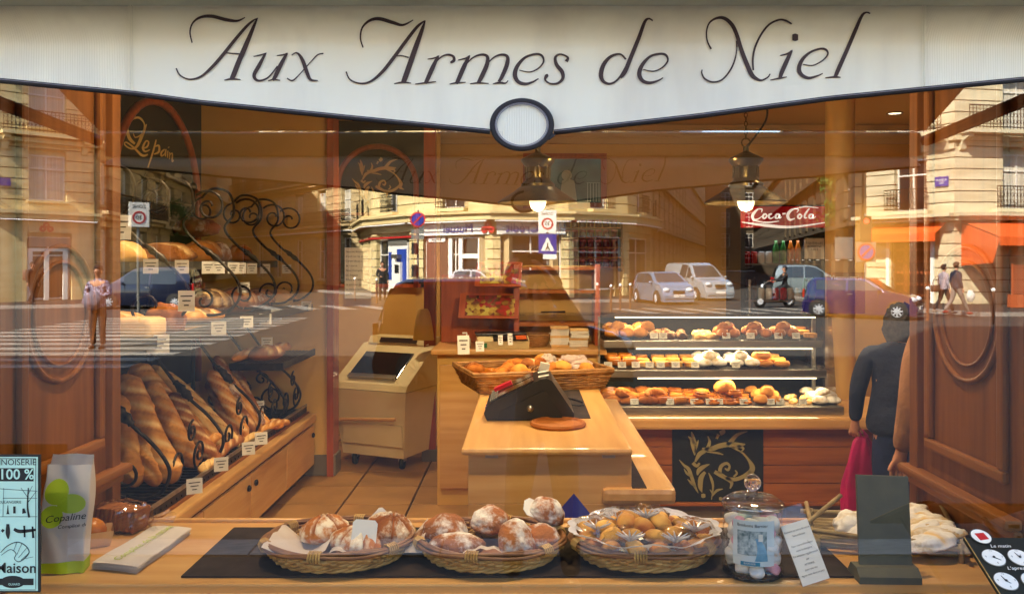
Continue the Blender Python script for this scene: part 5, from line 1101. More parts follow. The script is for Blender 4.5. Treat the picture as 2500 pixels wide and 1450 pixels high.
# till
M['screen'] = mat('brown_till_screen', '#3b2a22', .12, spec=.6)
ti = thing('cash_register', 'black wedge shaped till with two slanted screens on the counter', 'till', (-.18, 1.69, KZ+.0045))
MB().prism([(0, .0), (-.012, .03), (0, .062), (.03, .085), (.245, .185), (.275, .19), (.3, .178), (.4, .03), (.4, 0)], 0, .34, 'xz').build('housing', M['black'], ti)
MB().prism([(.05, .012), (.06, .04), (.25, .13), (.27, .13), (.345, .03), (.345, .012)], -.006, 0, 'xz').build('side_panel', M['blackmatte'], ti)
ang = math.atan2(.1, .215)
for y in (.085, .245): MB().box((.125, y, .1345), (.2, .125, .006), (0, -ang, 0)).build('screen', M['screen'], ti)
MB().box((.07, .245, .118), (.09, .05, .02), (0, -ang, 0)).build('red_card', mat('red_card_plastic', '#c01733', .4), ti)
for y in (.07, .22): MB().box((.262, y, .1915), (.05, .03, .003), (0, -.2, 0)).build('white_sticker', M['paper'], ti)
MB().lathe([(0, 0), (.014, 0), (.016, -.006), (0, -.008)], 16, (.2, -.006, .055), axis=Vector((0, 1, 0))).build('key_lock', M['steel'], ti, True)
kp = MB()
for i in range(4):
    for j in range(7): kp.box((.018+i*.009+.0, .03+j*.042, .0845+i*.0045), (.007, .03, .006), (0, -ang, 0))
kp.build('keypad', M['signgrey'], ti, kind='stuff'); MB().box((.27, .3, .2), (.045, .03, .05), (0, .2, .1)).build('receipt', M['paper'], ti); MB().tube(spline([(.39, .3, .02), (.45, .33, .01), (.47, .45, .005), (.4, .6, .005)], 5), .004, 6).build('power_cable', M['black'], ti)
for y in (.03, .1): MB().ball((.0, y, .05), (.008, .012, .008), 8, 6).build('blue_button', M['sblue'], ti)
pt = thing('wooden_board', 'round cork board lying on the counter before the till', 'board', (.142, 1.585, KZ+.001)); MB().lathe([(0, 0), (.12, 0), (.126, .008), (.12, .018), (.108, .02), (.1, .012), (0, .012)], 40).build('disc', M['cherry'], pt, 'auto')

# =================================================================== WICKER
M['wicker'] = mat('wicker', '#a9793f', .55, col2='#7d5428', vs=20, rnd=.1); M['wicker_l'] = mat('pale_wicker', '#c8a25c', .5, col2='#a57c3c', vs=25); M['wicker_d'] = mat('brown_willow', '#6f4526', .5, col2='#8e6136', vs=20)
def oval_basket(label, loc, rx, ry, h, rz=0, seed=0, flare=1.25):
    """woven boat shaped basket; origin on the table under its middle"""
    t = thing('wicker_basket', label, 'basket', loc, rz, 'oval wicker baskets on the bench'); rr = random.Random(seed)
    ns = 26; rows = 8
    def prof(v): return (1/flare+(1-1/flare)*v**.8, .008+h*v)
    MB().grid(lambda u, v: Vector((rx*.8*v*math.cos(2*PI*u), ry*.8*v*math.sin(2*PI*u), .006)), 30, 4, True).build('base', M['wicker_d'], t)
    MB().grid(lambda u, v: Vector((rx*(prof(v)[0]-.012)*math.cos(2*PI*u), ry*(prof(v)[0]-.012)*math.sin(2*PI*u), prof(v)[1])), 40, 6, True).build('inner_lining', M['wicker_d'], t)
    wv = MB()
    for r in range(rows):
        v = (r+.4)/rows; s, z = prof(v); pts = []; n = ns*4; tw = r*.22
        for k in range(n):
            u = 2*PI*k/n; w_ = .0068*math.sin(ns*u+PI*(r % 2)); ru = 1+.006*math.sin(u*3+seed)
            pts.append(((rx*s+w_)*math.cos(u)*ru, (ry*s+w_)*math.sin(u)*ru, z+.003*math.sin(ns*.5*u+r)))
        wv.tube(pts, .0050 if r % 3 else .0060, 5, True)
    wv.build('weave', M['wicker_l'], t, True, kind='stuff')
    bb = MB()
    for q in (0, 1, 2):
        bb.tube([((rx/flare+.006+.006*math.cos(9*2*PI*k/90+q*2.1))*math.cos(2*PI*k/90)*1.02, (ry/flare+.006+.006*math.cos(9*2*PI*k/90+q*2.1))*math.sin(2*PI*k/90)*1.02, .009+.005*math.sin(9*2*PI*k/90+q*2.1)) for k in range(90)], .0048, 5, True)
    bb.build('foot_braid', M['wicker_l'], t, True)
    rm = MB()
    for q in range(4):
        rm.tube([((rx+.004*(q-1))*math.cos(2*PI*k/72), (ry+.004*(q-1))*math.sin(2*PI*k/72), h+.012+.0055*(1.5-abs(q-1.5))*1.3+.003*math.sin(5*2*PI*k/72+q*1.3)) for k in range(72)], .0052, 6, True)
    rim = rm.build('rim', M['wicker_d'], t, True)
    for k in range(6):
        a = k*PI/3+.35; m = MB()
        for j in range(5):
            aa = a+(j-2)*.034; c = Vector((rx*math.cos(aa), ry*math.sin(aa), h+.013)); nrm = Vector((math.cos(aa), math.sin(aa), 0))
            m.tube([c+nrm*.0155*math.cos(2*PI*i/8)+Vector((0, 0, .0155*math.sin(2*PI*i/8))) for i in range(8)], .0028, 4, True)
        m.build('rim_binding', M['wicker_l'], rim)
    return t
def rect_basket(name, label, loc, rz, sx, sy, h, m1, rows=6, group=None):
    t = thing(name, label, 'basket', loc, rz, group); MB().box((0, 0, .006), (sx*.94, sy*.94, .01)).build('base', M[m1], t)
    def per(s, k, n):
        u = 4*k/n; i = int(u) % 4; f = u-int(u); a, b = sx/2*s, sy/2*s
        C = [(-a, -b), (a, -b), (a, b), (-a, b)]; p, q = C[i], C[(i+1) % 4]; return (p[0]+(q[0]-p[0])*f, p[1]+(q[1]-p[1])*f, i)
    w_ = MB()
    for r in range(rows):
        s = .94+.1*r/rows; n = 96; pts = []
        for k in range(n):
            x, y, i = per(s, k, n); o = .004*math.sin(k*PI/2+PI*(r % 2)); pts.append((x+(o if i in (1, 3) else 0), y+(o if i in (0, 2) else 0), .01+h*(r+.5)/rows))
        w_.tube(pts, h/rows*.46, 5, True)
    w_.build('weave', M[m1], t, True, kind='stuff')
    rm = MB()
    for q in range(2): rm.tube([(per(1.04, k, 48)[0], per(1.04, k, 48)[1], h+.015+.012*q) for k in range(48)], .01, 6, True)
    rm.build('rim', M['wicker'], t, True); return t
def croissant(seed=0):
    mb = MB(); rr = random.Random(seed)
    def f(u, v):
        a = (u-.5)*3.6; R_ = .055; c = Vector((math.sin(a)*R_*1.05, R_*.9-math.cos(a)*R_, 0)); e = math.cos((u-.5)*PI)**.75
        r = .026*e*(1+.16*abs(math.sin(u*PI*6)))+.003; nrm = Vector((math.sin(a), -math.cos(a), 0)); t = 2*PI*v
        return c+nrm*math.cos(t)*r+Vector((0, 0, math.sin(t)*r*.95+.025*e))
    vs = [f(i/27, j/10) for i in range(28) for j in range(10)]; fs = []
    for i in range(27):
        for j in range(10): fs.append((i*10+j, i*10+(j+1) % 10, (i+1)*10+(j+1) % 10, (i+1)*10+j))
    return mb.add(vs, fs)
def swirl():
    mb = MB().lathe([(0, .0), (.05, .0), (.056, .008), (.052, .02), (.04, .024), (0, .022)], 28)
    P = [(.049*(1-i/80)*math.cos(i*.3), .049*(1-i/80)*math.sin(i*.3), .024+.004*(1-i/80)) for i in range(78)]; return mb.tube(P, .0065, 6)
PM = {'croissant': croissant().mesh('croissant', BR['croiss'], True), 'swirl': swirl().mesh('raisin_swirl', BR['glaze'], True), 'bun': loaf(.05, .05, .042, None, amp=.07).mesh('round_bun', BR['gold'], True), 'roll': loaf(.07, .036, .038, None, ((.2, 0, .12, .14),), amp=.08, seed=3).mesh('milk_roll', BR['brown'], True),
      'choc': MB().box((0, 0, .024), (.1, .06, .045), bevel=.018).mesh('chocolate_pastry', BR['glaze'], True), 'twist': baguette(.15, .026, 5, 3, .0, 30, 10, .3).mesh('twisted_pastry', BR['pale'], True), 'sugar': loaf(.052, .05, .035, None, amp=.1, seed=8).mesh('sugared_bun', BR['white'], True),
      'bagel': MB().grid(lambda u, v: Vector(((.036+.019*math.cos(2*PI*v))*math.cos(2*PI*u), (.036+.019*math.cos(2*PI*v))*math.sin(2*PI*u), .018+.019*math.sin(2*PI*v))), 24, 12, True).mesh('ring_bun', BR['gold'], True), 'flan': MB().lathe([(0, .03), (.04, .03), (.045, .026), (.044, 0), (0, 0)], 24).mesh('custard_tart', BR['cake'], 'auto'), 'raisin': baguette(.17, .032, 9, 4, 0, 30, 10, .2).mesh('raisin_bread', BR['dark'], True)}
PN = {'croissant': ('croissant', 'golden brown croissant'), 'swirl': ('raisin_swirl', 'coiled raisin swirl'), 'bun': ('round_bun', 'round golden bun'), 'roll': ('milk_roll', 'long brown roll'), 'choc': ('chocolate_pastry', 'folded chocolate pastry'), 'twist': ('twisted_pastry', 'long pale twisted pastry'), 'sugar': ('sugared_bun', 'white sugared bun'), 'bagel': ('ring_bun', 'ring shaped bun'), 'flan': ('custard_tart', 'flat round custard tart'), 'raisin': ('raisin_bread', 'dark raisin stick')}
ORD = ('first', 'second', 'third', 'fourth', 'fifth', 'sixth', 'seventh', 'eighth', 'ninth', 'tenth')
def pastry(k, loc, rz, where, sc=1.0, tilt=(0, 0), lab=None):
    return inst(PN[k][0], PM[k], None, loc, (tilt[0], tilt[1], rz), sc, label=lab or PN[k][1]+' '+where, cat='pastry', group=PN[k][1]+' '+where)
wt = rect_basket('wicker_tray', 'wide low wicker tray of pastries at the back of the till counter', (.03, 2.78, KZ+.001), math.radians(17), .78, .52, .085, 'wicker', 6)
rr = random.Random(11)
for i in range(34):
    x, y = rr.uniform(-.33, .33), rr.uniform(-.2, .2); c = Matrix.Rotation(math.radians(17), 4, 'Z') @ Vector((x, y, 0))
    pastry(rr.choice(('croissant', 'croissant', 'choc', 'bun', 'raisin', 'roll')), (c.x+.03, c.y+2.78, KZ+.03+.05*rr.random()+(.02 if abs(x) < .2 else 0)), rr.uniform(0, 6), 'heaped in the wicker tray', 1.05, (rr.uniform(-.3, .3), rr.uniform(-.3, .3)))
def crumple(name, label, loc, s, m, seed, cat='bag', amp=.35):
    o = MB().ball((0, 0, s[2]*.9), s, 26, 18, lambda d: 1+amp*fbm(d+Vector((seed, 0, 0)), 2.4)).build(name, m, None, False); o.location = loc; return tag(o, label, cat)
M['clearbag'] = thin_glass('clear_plastic_film', .10, (.93, .93, .93), rough=.12)
crumple('plastic_bag', 'crumpled pale plastic bag over the right end of the wicker tray', (.28, 2.8, KZ+.08), (.1, .07, .05), mat('pinkish_plastic', '#d8c2b4', .3, trl=.4), 3)
crumple('plastic_bag', 'small crumpled plastic bag on the back of the wicker tray', (.13, 2.95, KZ+.07), (.06, .06, .05), mat('pale_plastic', '#d9cdbf', .3, trl=.4), 5)
for i, (px, py, d, w_, h, lb) in enumerate(((1132, 865, 4.95, .07, .11, 'tall printed card standing left of the wicker tray'), (1172, 858, 5.05, .05, .06, 'second card beside the wicker tray'), (1222, 842, 5.2, .03, .06, 'narrow tag before the kitchen scale'), (1246, 842, 5.2, .03, .07, 'slanted narrow tag before the kitchen scale'))):
    p = W(px, py, d); card(lb, p, .25, w_, h, .15, 'cards round the wicker tray')

# =================================================================== BACK COUNTER BEHIND THE TILL
bo = Vector((-.03, 4.1, FL)); bc = thing('back_counter', 'wooden back counter with shelves behind the till', 'cabinet', bo)
def bb_(n, x0, x1, y0, y1, z0, z1, m='beech', bevel=.004): return MB().box(((x0+x1)/2-bo.x, (y0+y1)/2-bo.y, (z0+z1)/2-bo.z), (x1-x0, y1-y0, z1-z0), bevel=bevel).build(n, M[m], bc)
bb_('worktop', -.66, .56, 3.7, 4.3, 1.235, 1.27, 'beech', .008); bb_('carcass', -.62, .52, 3.76, 4.28, FL, 1.234, 'cream', .002)
for i in range(4):
    dr = bb_('cupboard_door', -.6+i*.28, -.335+i*.28, 3.735, 3.759, .3, 1.16, 'beech', .004); MB().lathe([(.016, 0), (.02, .006), (.012, .01), (0, .01)], 14, (-.37+i*.28-bo.x, 3.735-bo.y, .72-bo.z), axis=Vector((0, -1, 0))).build('ring_pull', M['steel'], dr)
bb_('back_panel', -.64, -.09, 4.24, 4.29, 1.271, 1.78, 'orange_z', .002); bb_('upright', -.09, -.05, 4.0, 4.3, 1.271, 1.86, 'orange_z'); bb_('upright', .5, .54, 4.0, 4.3, 1.271, 1.86, 'orange_z')
bb_('shelf_back', -.049, .499, 4.26, 4.29, 1.271, 1.85, 'cream', .001)
for z in (1.42, 1.5, 1.66, 1.83): bb_('shelf_board' if z != 1.5 else 'glass_shelf', -.049, .499, 4.01, 4.255, z-.012, z+.012 if z != 1.5 else z-.004, 'cherry' if z != 1.5 else 'case_glass', .002 if z != 1.5 else 0)
pn = thing('pen', 'black pen on the glass shelf behind the till', 'pen', (.2, 4.08, 1.501)); MB().tube([(-.09, 0, .008), (.09, .01, .008)], [.004, .008], 8).build('barrel', M['black'], pn)
def fruit_mat():
    m = bpy.data.materials.new('cake_photo_print'); m.use_nodes = True; t = m.node_tree; b = t.nodes['Principled BSDF']; b.inputs['Roughness'].default_value = .25; L = t.links.new
    tc = nn(t, 'ShaderNodeTexCoord'); vo = nn(t, 'ShaderNodeTexVoronoi'); vo.inputs['Scale'].default_value = 34; L(tc.outputs['Object'], vo.inputs['Vector'])
    no = nn(t, 'ShaderNodeTexNoise'); no.inputs['Scale'].default_value = 4.0; L(tc.outputs['Object'], no.inputs['Vector'])
    cr = nn(t, 'ShaderNodeValToRGB'); el = cr.color_ramp.elements; el[0].position = .3; el[0].color = (.05, .02, .01, 1); el[1].position = .7; el[1].color = (.5, .42, .08, 1)
    for p_, c in ((.42, (.35, .03, .03, 1)), (.5, (.12, .05, .02, 1)), (.58, (.4, .25, .04, 1))): e_ = el.new(p_); e_.color = c
    ad = nn(t, 'ShaderNodeMath', operation='MULTIPLY_ADD'); ad.inputs[1].default_value = .35; L(vo.outputs['Color'], ad.inputs[0]); sb = nn(t, 'ShaderNodeMath', operation='SUBTRACT'); sb.inputs[1].default_value = .17; L(no.outputs['Fac'], ad.inputs[2]); L(ad.outputs[0], sb.inputs[0]); L(sb.outputs[0], cr.inputs[0]); L(cr.outputs[0], b.inputs['Base Color']); return m
M['photo'] = fruit_mat()
for (x, z, w_, h, lb) in ((-.27, 1.56, .44, .2, 'slanted framed picture of fruit tarts above the scale'), (-.2, 1.79, .34, .2, 'smaller slanted framed picture above the fruit tart picture')):
    t = thing('picture_board', lb, 'picture', (x, 4.0, z)); t.rotation_euler = (math.radians(-28), 0, math.radians(-6))
    MB().box((0, .008, 0), (w_, .016, h), bevel=.004).build('board', M['orange_z'], t); MB().box((.01, -.004, 0), (w_*.82, .004, h*.8)).build('print', M['photo'], t)
bx_ = thing('blue_carton', 'dark blue folded carton peaking up behind the window bench', 'box', (.17, .82, FL), math.radians(35))
MB().box((0, 0, .36), (.2, .2, .72)).build('carton_body', mat('blue_card', '#232a78', .45, col2='#1b205f', vs=4), bx_)
MB().add([(-.101, -.101, .721), (.101, -.101, .721), (.101, .101, .721), (-.101, .101, .721), (0, 0, .89)], [(0, 1, 4), (1, 2, 4), (2, 3, 4), (3, 0, 4), (0, 3, 2, 1)]).build('folded_top', bpy.data.materials['blue_card'], bx_)
ks = thing('kitchen_scale', 'cream shop scale with black display and orange keys', 'scale', (-.18, 3.86, 1.271)); ks.rotation_euler = (0, 0, .1)
MB().prism([(-.13, 0), (-.16, .06), (-.06, .085), (.12, .085), (.12, 0)], -.17, .19, 'yz').build('housing', M['cream_metal'], ks); MB().box((0, .03, .098), (.36, .2, .014), bevel=.005).build('weighing_plate', M['black'], ks)
MB().box((.06, -.118, .0755), (.24, .1, .006), (math.radians(14), 0, 0)).build('display', M['black'], ks); MB().box((.135, -.122, .081), (.07, .07, .006), (math.radians(14), 0, 0)).build('keypad', mat('orange_keys', '#e0662c', .5), ks); MB().box((-.12, -.152, .03), (.03, .004, .03)).build('green_seal', mat('green_seal_print', '#1c7a4a', .5), ks)
sb_ = thing('soap_bottle', 'small clear pump bottle beside the shop scale', 'bottle', (-.42, 3.84, 1.271)); MB().lathe([(0, 0), (.028, 0), (.03, .01), (.03, .06), (.02, .075), (.01, .08)], 18).build('bottle', mat('clear_gel', '#c9c3a8', .1, trans=.5), sb_, True); MB().tube([(0, 0, .08), (0, 0, .105), (-.03, 0, .103)], .006, 6).build('pump', M['white'], sb_)
wbk = thing('wicker_bowl', 'small round wicker bowl behind the shop scale', 'basket', (.07, 3.95, 1.271)); w_ = MB()
for r in range(7): w_.tube([((.075+.006*r+.003*math.sin(14*2*PI*k/56+PI*(r % 2)))*math.cos(2*PI*k/56), (.075+.006*r+.003*math.sin(14*2*PI*k/56+PI*(r % 2)))*math.sin(2*PI*k/56), .008+.013*r) for k in range(56)], .007, 5, True)
w_.build('weave', M['wicker'], wbk, True, kind='stuff'); MB().lathe([(0, .004), (.072, .004)], 20).build('base', M['wicker_d'], wbk)
for j, (x, n_, lb) in enumerate(((.24, 9, 'tall stack of folded paper napkins on the back counter'), (.38, 8, 'second stack of pinkish paper on the back counter'))):
    t = thing('paper_stack', lb, 'paper stack', (x, 3.92, 1.271)); r2 = random.Random(j)
    for i in range(n_): inst('paper_sheet', MB().box((0, 0, 0), (.13, .1, .0155), bevel=.003).mesh('sheet', M['paper'] if (i+j) % 4 else M['crumb']), t, (r2.uniform(-.008, .008), r2.uniform(-.008, .008), .008+i*.0162), (0, 0, r2.uniform(-.12, .12)))

# =================================================================== DISPLAY CASE
do = Vector((1.5, 3.4, FL)); dc = thing('display_case', 'long glass pastry case on a wooden plank front', 'display case', do)
def db(n, x0, x1, y0, y1, z0, z1, m='cherry', bevel=.004, par=None, rot=None):
    return MB().box(((x0+x1)/2-do.x, (y0+y1)/2-do.y, (z0+z1)/2-do.z), (x1-x0, y1-y0, z1-z0), rot, bevel).build(n, M[m], par or dc)
db('plinth', .45, 3.0, 3.46, 4.2, FL, .275, 'plinth_tile', 0); db('base_rail', .44, 3.0, 3.4, 3.44, .276, .298)
for i in range(6): db('plinth_tile', .46+i*.42, .46+i*.42+.41, 3.452, 3.461, FL, .27, 'plinth_tile', .002)
for i in range(4): db('plank', .47, 3.0, 3.425, 3.45, .299+i*.121, .299+i*.121+.117, 'cherry', .004)
db('back_core', .47, 3.0, 3.451, 4.2, .299, .79, 'cherry', 0); db('counter_ledge', .43, 3.0, 3.33, 4.2, .79, .87, 'beech', .02)
ep = thing('emblem_panel', 'dark square panel with gold plant emblem on the plank front', 'wall panel', (1.265, 3.42, .545)); MB().box((0, 0, 0), (.6, .008, .485)).build('board', M['slate'], ep); emblem(ep, 0, 0, .00098, -.006, mat('dull_gold_paint', '#9a8f5c', .6))
db('steel_base', .51, 2.1, 3.42, 4.1, .871, .925, 'steel', .004)
shy = ((1.105, 3.52), (1.295, 3.6)); yb = 4.08
for (z, yf) in shy:
    sh = db('steel_shelf', .53, 2.02, yf, yb, z, z+.05, 'steel', .004); db('lit_strip', .75, 1.95, yf-.006, yf-.001, z-.01, z-.002, 'glow', 0, sh); db('shelf_glass', .52, 2.03, yf-.02, yb, z+.052, z+.06, 'case_glass', 0, sh)
    lamp_light('shelf_light', 'AREA', (1.3-do.x, yf+.06-do.y, z-.02-do.z), 1.3, dc, (math.radians(12), 0, 0), 1.4, .03)
db('top_glass', .5, 2.03, 3.545, 4.1, 1.505, 1.513, 'case_glass', 0); db('top_strip', .6, 1.95, 3.535, 3.543, 1.502, 1.51, 'glow', 0); lamp_light('top_light', 'AREA', (1.3-do.x, 3.78-do.y, 1.48-do.z), 1.6, dc, (0, 0, 0), 1.3, .03)
MB().add([(.51-do.x, 3.43-do.y, .925-do.z), (2.09-do.x, 3.43-do.y, .925-do.z), (2.05-do.x, 3.53-do.y, 1.508-do.z), (.5-do.x, 3.53-do.y, 1.508-do.z)], [(0, 1, 2, 3)]).build('front_glass', M['case_glass'], dc)
MB().prism([(3.43-do.y, .925-do.z), (4.08-do.y, .925-do.z), (4.08-do.y, 1.508-do.z), (3.53-do.y, 1.508-do.z)], 2.05-do.x, 2.056-do.x, 'yz').build('end_glass', M['case_glass'], dc)
db('end_post', 2.0, 2.025, 3.75, 3.78, .93, 1.5, 'steel', .003); db('end_post', .5, .515, 3.7, 3.73, .93, 1.5, 'steel', .003); db('back_board', .5, 2.06, 4.085, 4.1, .93, 1.5, 'slate', 0)
def fill(z, y0, y1, spec, where, seed):
    r2 = random.Random(seed); x = .6
    for (k, n_, st) in spec:
        for i in range(n_):
            for row in range(3 if k not in ('twist', 'raisin', 'roll') else 2):
                yy = y0+.05+row*(y1-y0)/3; pastry(k, (x+r2.uniform(-.012, .012), yy+r2.uniform(-.01, .01), z+(.012*row if row else 0)+.002), r2.uniform(-.5, .5)+(1.2 if k in ('twist', 'raisin', 'roll') else 0), where, r2.uniform(.92, 1.1), lab='%s %s from the left, %s row, %s' % (PN[k][1], ORD[i], ('front', 'second', 'third')[row], where))
            if k in ('croissant', 'swirl', 'bun', 'sugar', 'roll') and i % 2 == 0: pastry(k, (x+st*.4, y0+.09, z+.05), r2.uniform(0, 6), where, 1.0, (.2, .1), lab='%s piled %s from the left, %s' % (PN[k][1], ORD[i//2], where))
            x += st
fill(.927, 3.47, 3.85, (('croissant', 3, .11), ('choc', 2, .105), ('swirl', 4, .112), ('bun', 2, .1), ('twist', 2, .09), ('sugar', 2, .1)), 'bottom pastry level', 1)
fill(1.167, 3.56, 3.9, (('choc', 2, .11), ('flan', 4, .1), ('sugar', 4, .105), ('bagel', 2, .1)), 'middle pastry level', 2)
fill(1.357, 3.63, 3.95, (('bun', 3, .1), ('raisin', 3, .09), ('twist', 2, .09), ('roll', 6, .1), ('flan', 1, .1)), 'top pastry level', 3)
pastry('bun', (1.36, 3.62, .985), 0, 'topping the bottom level of the pastry case', 1.5); pastry('bagel', (1.62, 3.66, 1.215), .3, 'stacked on the middle level of the pastry case', 1.2)
for i, px in enumerate((1550, 1637, 1697, 1735, 1757, 1818, 1884, 1907, 1963)): card('%s white price card from the left on the bottom pastry level' % ORD[i], (W(px, 990, 5.66).x, 3.475, .93), .05, .055, .04, .3, 'price cards on the bottom pastry level')
for i, px in enumerate((1486, 1520, 1554, 1588, 1615, 1652, 1700, 1800)): card('%s white price card from the left on the middle pastry level' % ORD[i], (W(px, 890, 5.7).x, 3.53, 1.168), .05, .055, .04, .3, 'price cards on the middle pastry level')
for i, px in enumerate((1600, 1622, 1778, 1838, 1906, 1950)): card('%s white price card from the left on the top pastry level' % ORD[i], (W(px, 835, 5.75).x, 3.6, 1.357), .05, .055, .04, .3, 'price cards on the top pastry level')
vb = thing('menu_board', 'clear board headed Viennoiserie beside the cream column', 'sign', W(2065, 765, 5.6)); MB().box((0, 0, .135), (.25, .006, .27)).build('board', thin_glass('smoked_acrylic', .06, (.86, .8, .74)), vb); text('lettering', 'Viennoiserie', .042, M['paper'], vb, (0, -.005, .235))

# column, drinks fridge, picture, jar shelf
co = thing('round_column', 'smooth round cream column behind the pastry case', 'column', (2.34, 4.15, FL)); MB().lathe([(.105, .0), (.105, CE-FL-.02)], 36).build('shaft', M['cream'], co, True); MB().lathe([(.14, CE-FL-.1), (.15, CE-FL-.03), (.105, CE-FL-.12)], 36).build('capital', M['cream'], co, True)
M['fr_red'] = mat('lit_red_header', '#c8121c', .3, col2='#8a0a12', vs=3, emit=.05); M['fr_white'] = mat('lit_white_script', '#f4efe6', .4, emit=.12)
fx0, fx1, fy = 2.08, 2.93, 6.05; fo = Vector(((fx0+fx1)/2, fy, FL)); fg = thing('drinks_fridge', 'tall black drinks fridge with red lit header beyond the pastry case', 'fridge', fo)
def fb_(n, x0, x1, y0, y1, z0, z1, m, bevel=0): return MB().box(((x0+x1)/2-fo.x, (y0+y1)/2-fo.y, (z0+z1)/2-fo.z), (x1-x0, y1-y0, z1-z0), bevel=bevel).build(n, M[m], fg)
for a in ((fx0, fx0+.04, fy, fy+.6), (fx1-.04, fx1, fy, fy+.6)): fb_('side_wall', *a, FL, 2.42, 'black')
fb_('back', fx0+.041, fx1-.041, fy+.56, fy+.6, FL, 2.42, 'black'); fb_('base', fx0+.041, fx1-.041, fy, fy+.55, FL, .4, 'black'); fb_('header', fx0-.005, fx1+.005, fy-.03, fy-.001, 2.2, 2.405, 'fr_red', .004); fb_('lower_header', fx0-.003, fx1+.003, fy-.02, fy-.001, 2.12, 2.199, 'black')
fb_('top', fx0+.041, fx1-.041, fy, fy+.55, 2.3, 2.42, 'black')
for z in (.72, 1.1, 1.48, 1.84): fb_('wire_shelf', fx0+.05, fx1-.05, fy+.1, fy+.5, z, z+.012, 'steel')
fb_('door_glass', fx0+.04, fx1-.04, fy+.01, fy+.016, .42, 2.11, 'case_glass'); fb_('door_handle', fx0+.07, fx0+.09, fy-.03, fy-.01, 1.1, 1.7, 'steel', .004)
lamp_light('fridge_light', 'AREA', (0, .15, 1.92), .12, fg, (0, 0, 0), .6, .05, (.9, .95, 1.0))  # fill light added inside the fridge to brighten it, no lamp seen
COKE = [[(352, 210, 8), (335, 225, 14), (318, 250, 18), (325, 275, 14), (350, 272, 8), (375, 255, 4)], [(352, 210, 6), (375, 212, 8), (372, 230, 4)], [(392, 238, 10), (380, 256, 12), (390, 268, 10), (405, 252, 10), (394, 238, 8)], [(437, 240, 8), (420, 245, 12), (418, 262, 12), (432, 268, 8), (450, 256, 4)], [(482, 242, 8), (464, 244, 12), (458, 262, 12), (472, 266, 8), (484, 246, 10), (482, 266, 8), (496, 258, 4)], [(500, 240, 10), (520, 238, 8)],
 [(575, 208, 8), (548, 222, 16), (532, 250, 18), (545, 276, 14), (575, 268, 6)], [(575, 208, 6), (598, 214, 8), (588, 232, 4)], [(606, 240, 10), (594, 256, 12), (604, 268, 10), (618, 254, 10), (607, 240, 8)], [(665, 206, 8), (640, 240, 12), (636, 264, 10), (652, 262, 4)], [(684, 242, 8), (668, 246, 12), (664, 262, 12), (678, 266, 8), (688, 246, 10), (686, 266, 8), (704, 256, 4)], [(322, 280, 4), (400, 292, 10), (480, 284, 4)], [(575, 210, 4), (640, 196, 8), (720, 204, 4)]]
strokes(MB(), COKE, lambda a, b, o: ((a-520)*.00158, -.034, 2.325-FL-(b-245)*.00158), 6).build('header_lettering', M['fr_white'], fg)
strokes(MB(), [[(250, 290, 4), (400, 310, 18), (560, 320, 14), (780, 290, 4)]], lambda a, b, o: ((a-520)*.00158, -.0335, 2.325-FL-(b-245)*.00158), 6).build('header_wave', M['fr_white'], fg)
nf = thing('paper_notice', 'pale paper notice taped to the drinks fridge door', 'notice', (2.79, fy+.005-.012, 2.0)); MB().box((0, 0, 0), (.19, .003, .2)).build('sheet', M['paper'], nf); text('printed_line', 'TOUTES LES\nBOISSONS\n1,50 E', .03, M['ink'], nf, (0, -.003, .02))
dm = {}
def drink(kind):
    if kind == 'can': return MB().lathe([(0, 0), (.028, 0), (.032, .008), (.032, .105), (.025, .118), (0, .118)], 14)
    return MB().lathe([(0, 0), (.03, 0), (.033, .01), (.033, .13), (.028, .16), (.013, .2), (.013, .225), (0, .225)], 14)
cols = [('red', 'can', '#b3161c'), ('silver', 'can', '#c3c5c8'), ('green', 'bottle', '#2f7a34'), ('orange', 'bottle', '#d9781f'), ('dark', 'bottle', '#2a1510'), ('white', 'can', '#d9dcdc')]
for n_, k, h in cols: dm[n_] = (drink(k).mesh('drink_'+k, mat('drink_'+n_, h, .25), True), k)
for si, z in enumerate((.735, 1.115, 1.495, 1.855)):
    for i in range(10):
        n_ = cols[(i//2+si*2) % 6][0]; me, k = dm[n_]; inst('drink_'+k, me, None, (fx0+.1+i*.072, fy+.16, z), label='%s drink %s, %s from the left on the %s fridge shelf up' % (n_, k, ORD[i], ORD[si]), cat='drink', group='%s drink %ss in the fridge' % (n_, k))
pf = thing('framed_picture', 'framed greenish photograph of a baker on the back wall', 'picture', (.41, 6.78, 2.72))
for (x, z, sx, sz) in ((0, .26, .88, .06), (0, -.26, .88, .06), (-.41, 0, .06, .459), (.41, 0, .06, .459)): MB().box((x, 0, z), (sx, .03, sz), bevel=.004).build('frame', M['orange_z'], pf)
MB().box((0, .004, 0), (.76, .01, .46)).build('print', mat('green_photo_print', '#3f5a4e', .3, col2='#1c2622', vs=5, emit=.05), pf)
M['ph_w'] = mat('photo_pale_print', '#a9b8a9', .5)
g = MB(); g.lathe([(0, 0), (.055, 0)], 16, (.02, -.004, .06), axis=Vector((0, -1, 0))); g.prism([(-.06, -.22), (-.03, .0), (.02, .03), (.1, .0), (.13, -.22)], -.004, -.003, 'xz'); g.build('printed_figure', M['ph_w'], pf)
g = MB(); 
for i in range(5): g.box((.24+i*.03, -.004, -.12), (.006, .001, .2))
g.box((.3, -.004, -.02), (.14, .001, .006)); g.build('printed_rack', M['ph_w'], pf, kind='stuff')
js = thing('wall_shelf', 'shelf unit of jam jars behind the road sign reflection', 'shelf', (.66, 6.45, 1.82))
for z in (0, .1, .2, .3, .4): MB().box((0, .12, z-.008), (.6, .3, .012)).build('shelf_board', M['cherry'], js)
for x in (-.31, .31): MB().box((x, .12, .2), (.016, .3, .5)).build('upright', M['cherry_z'], js)
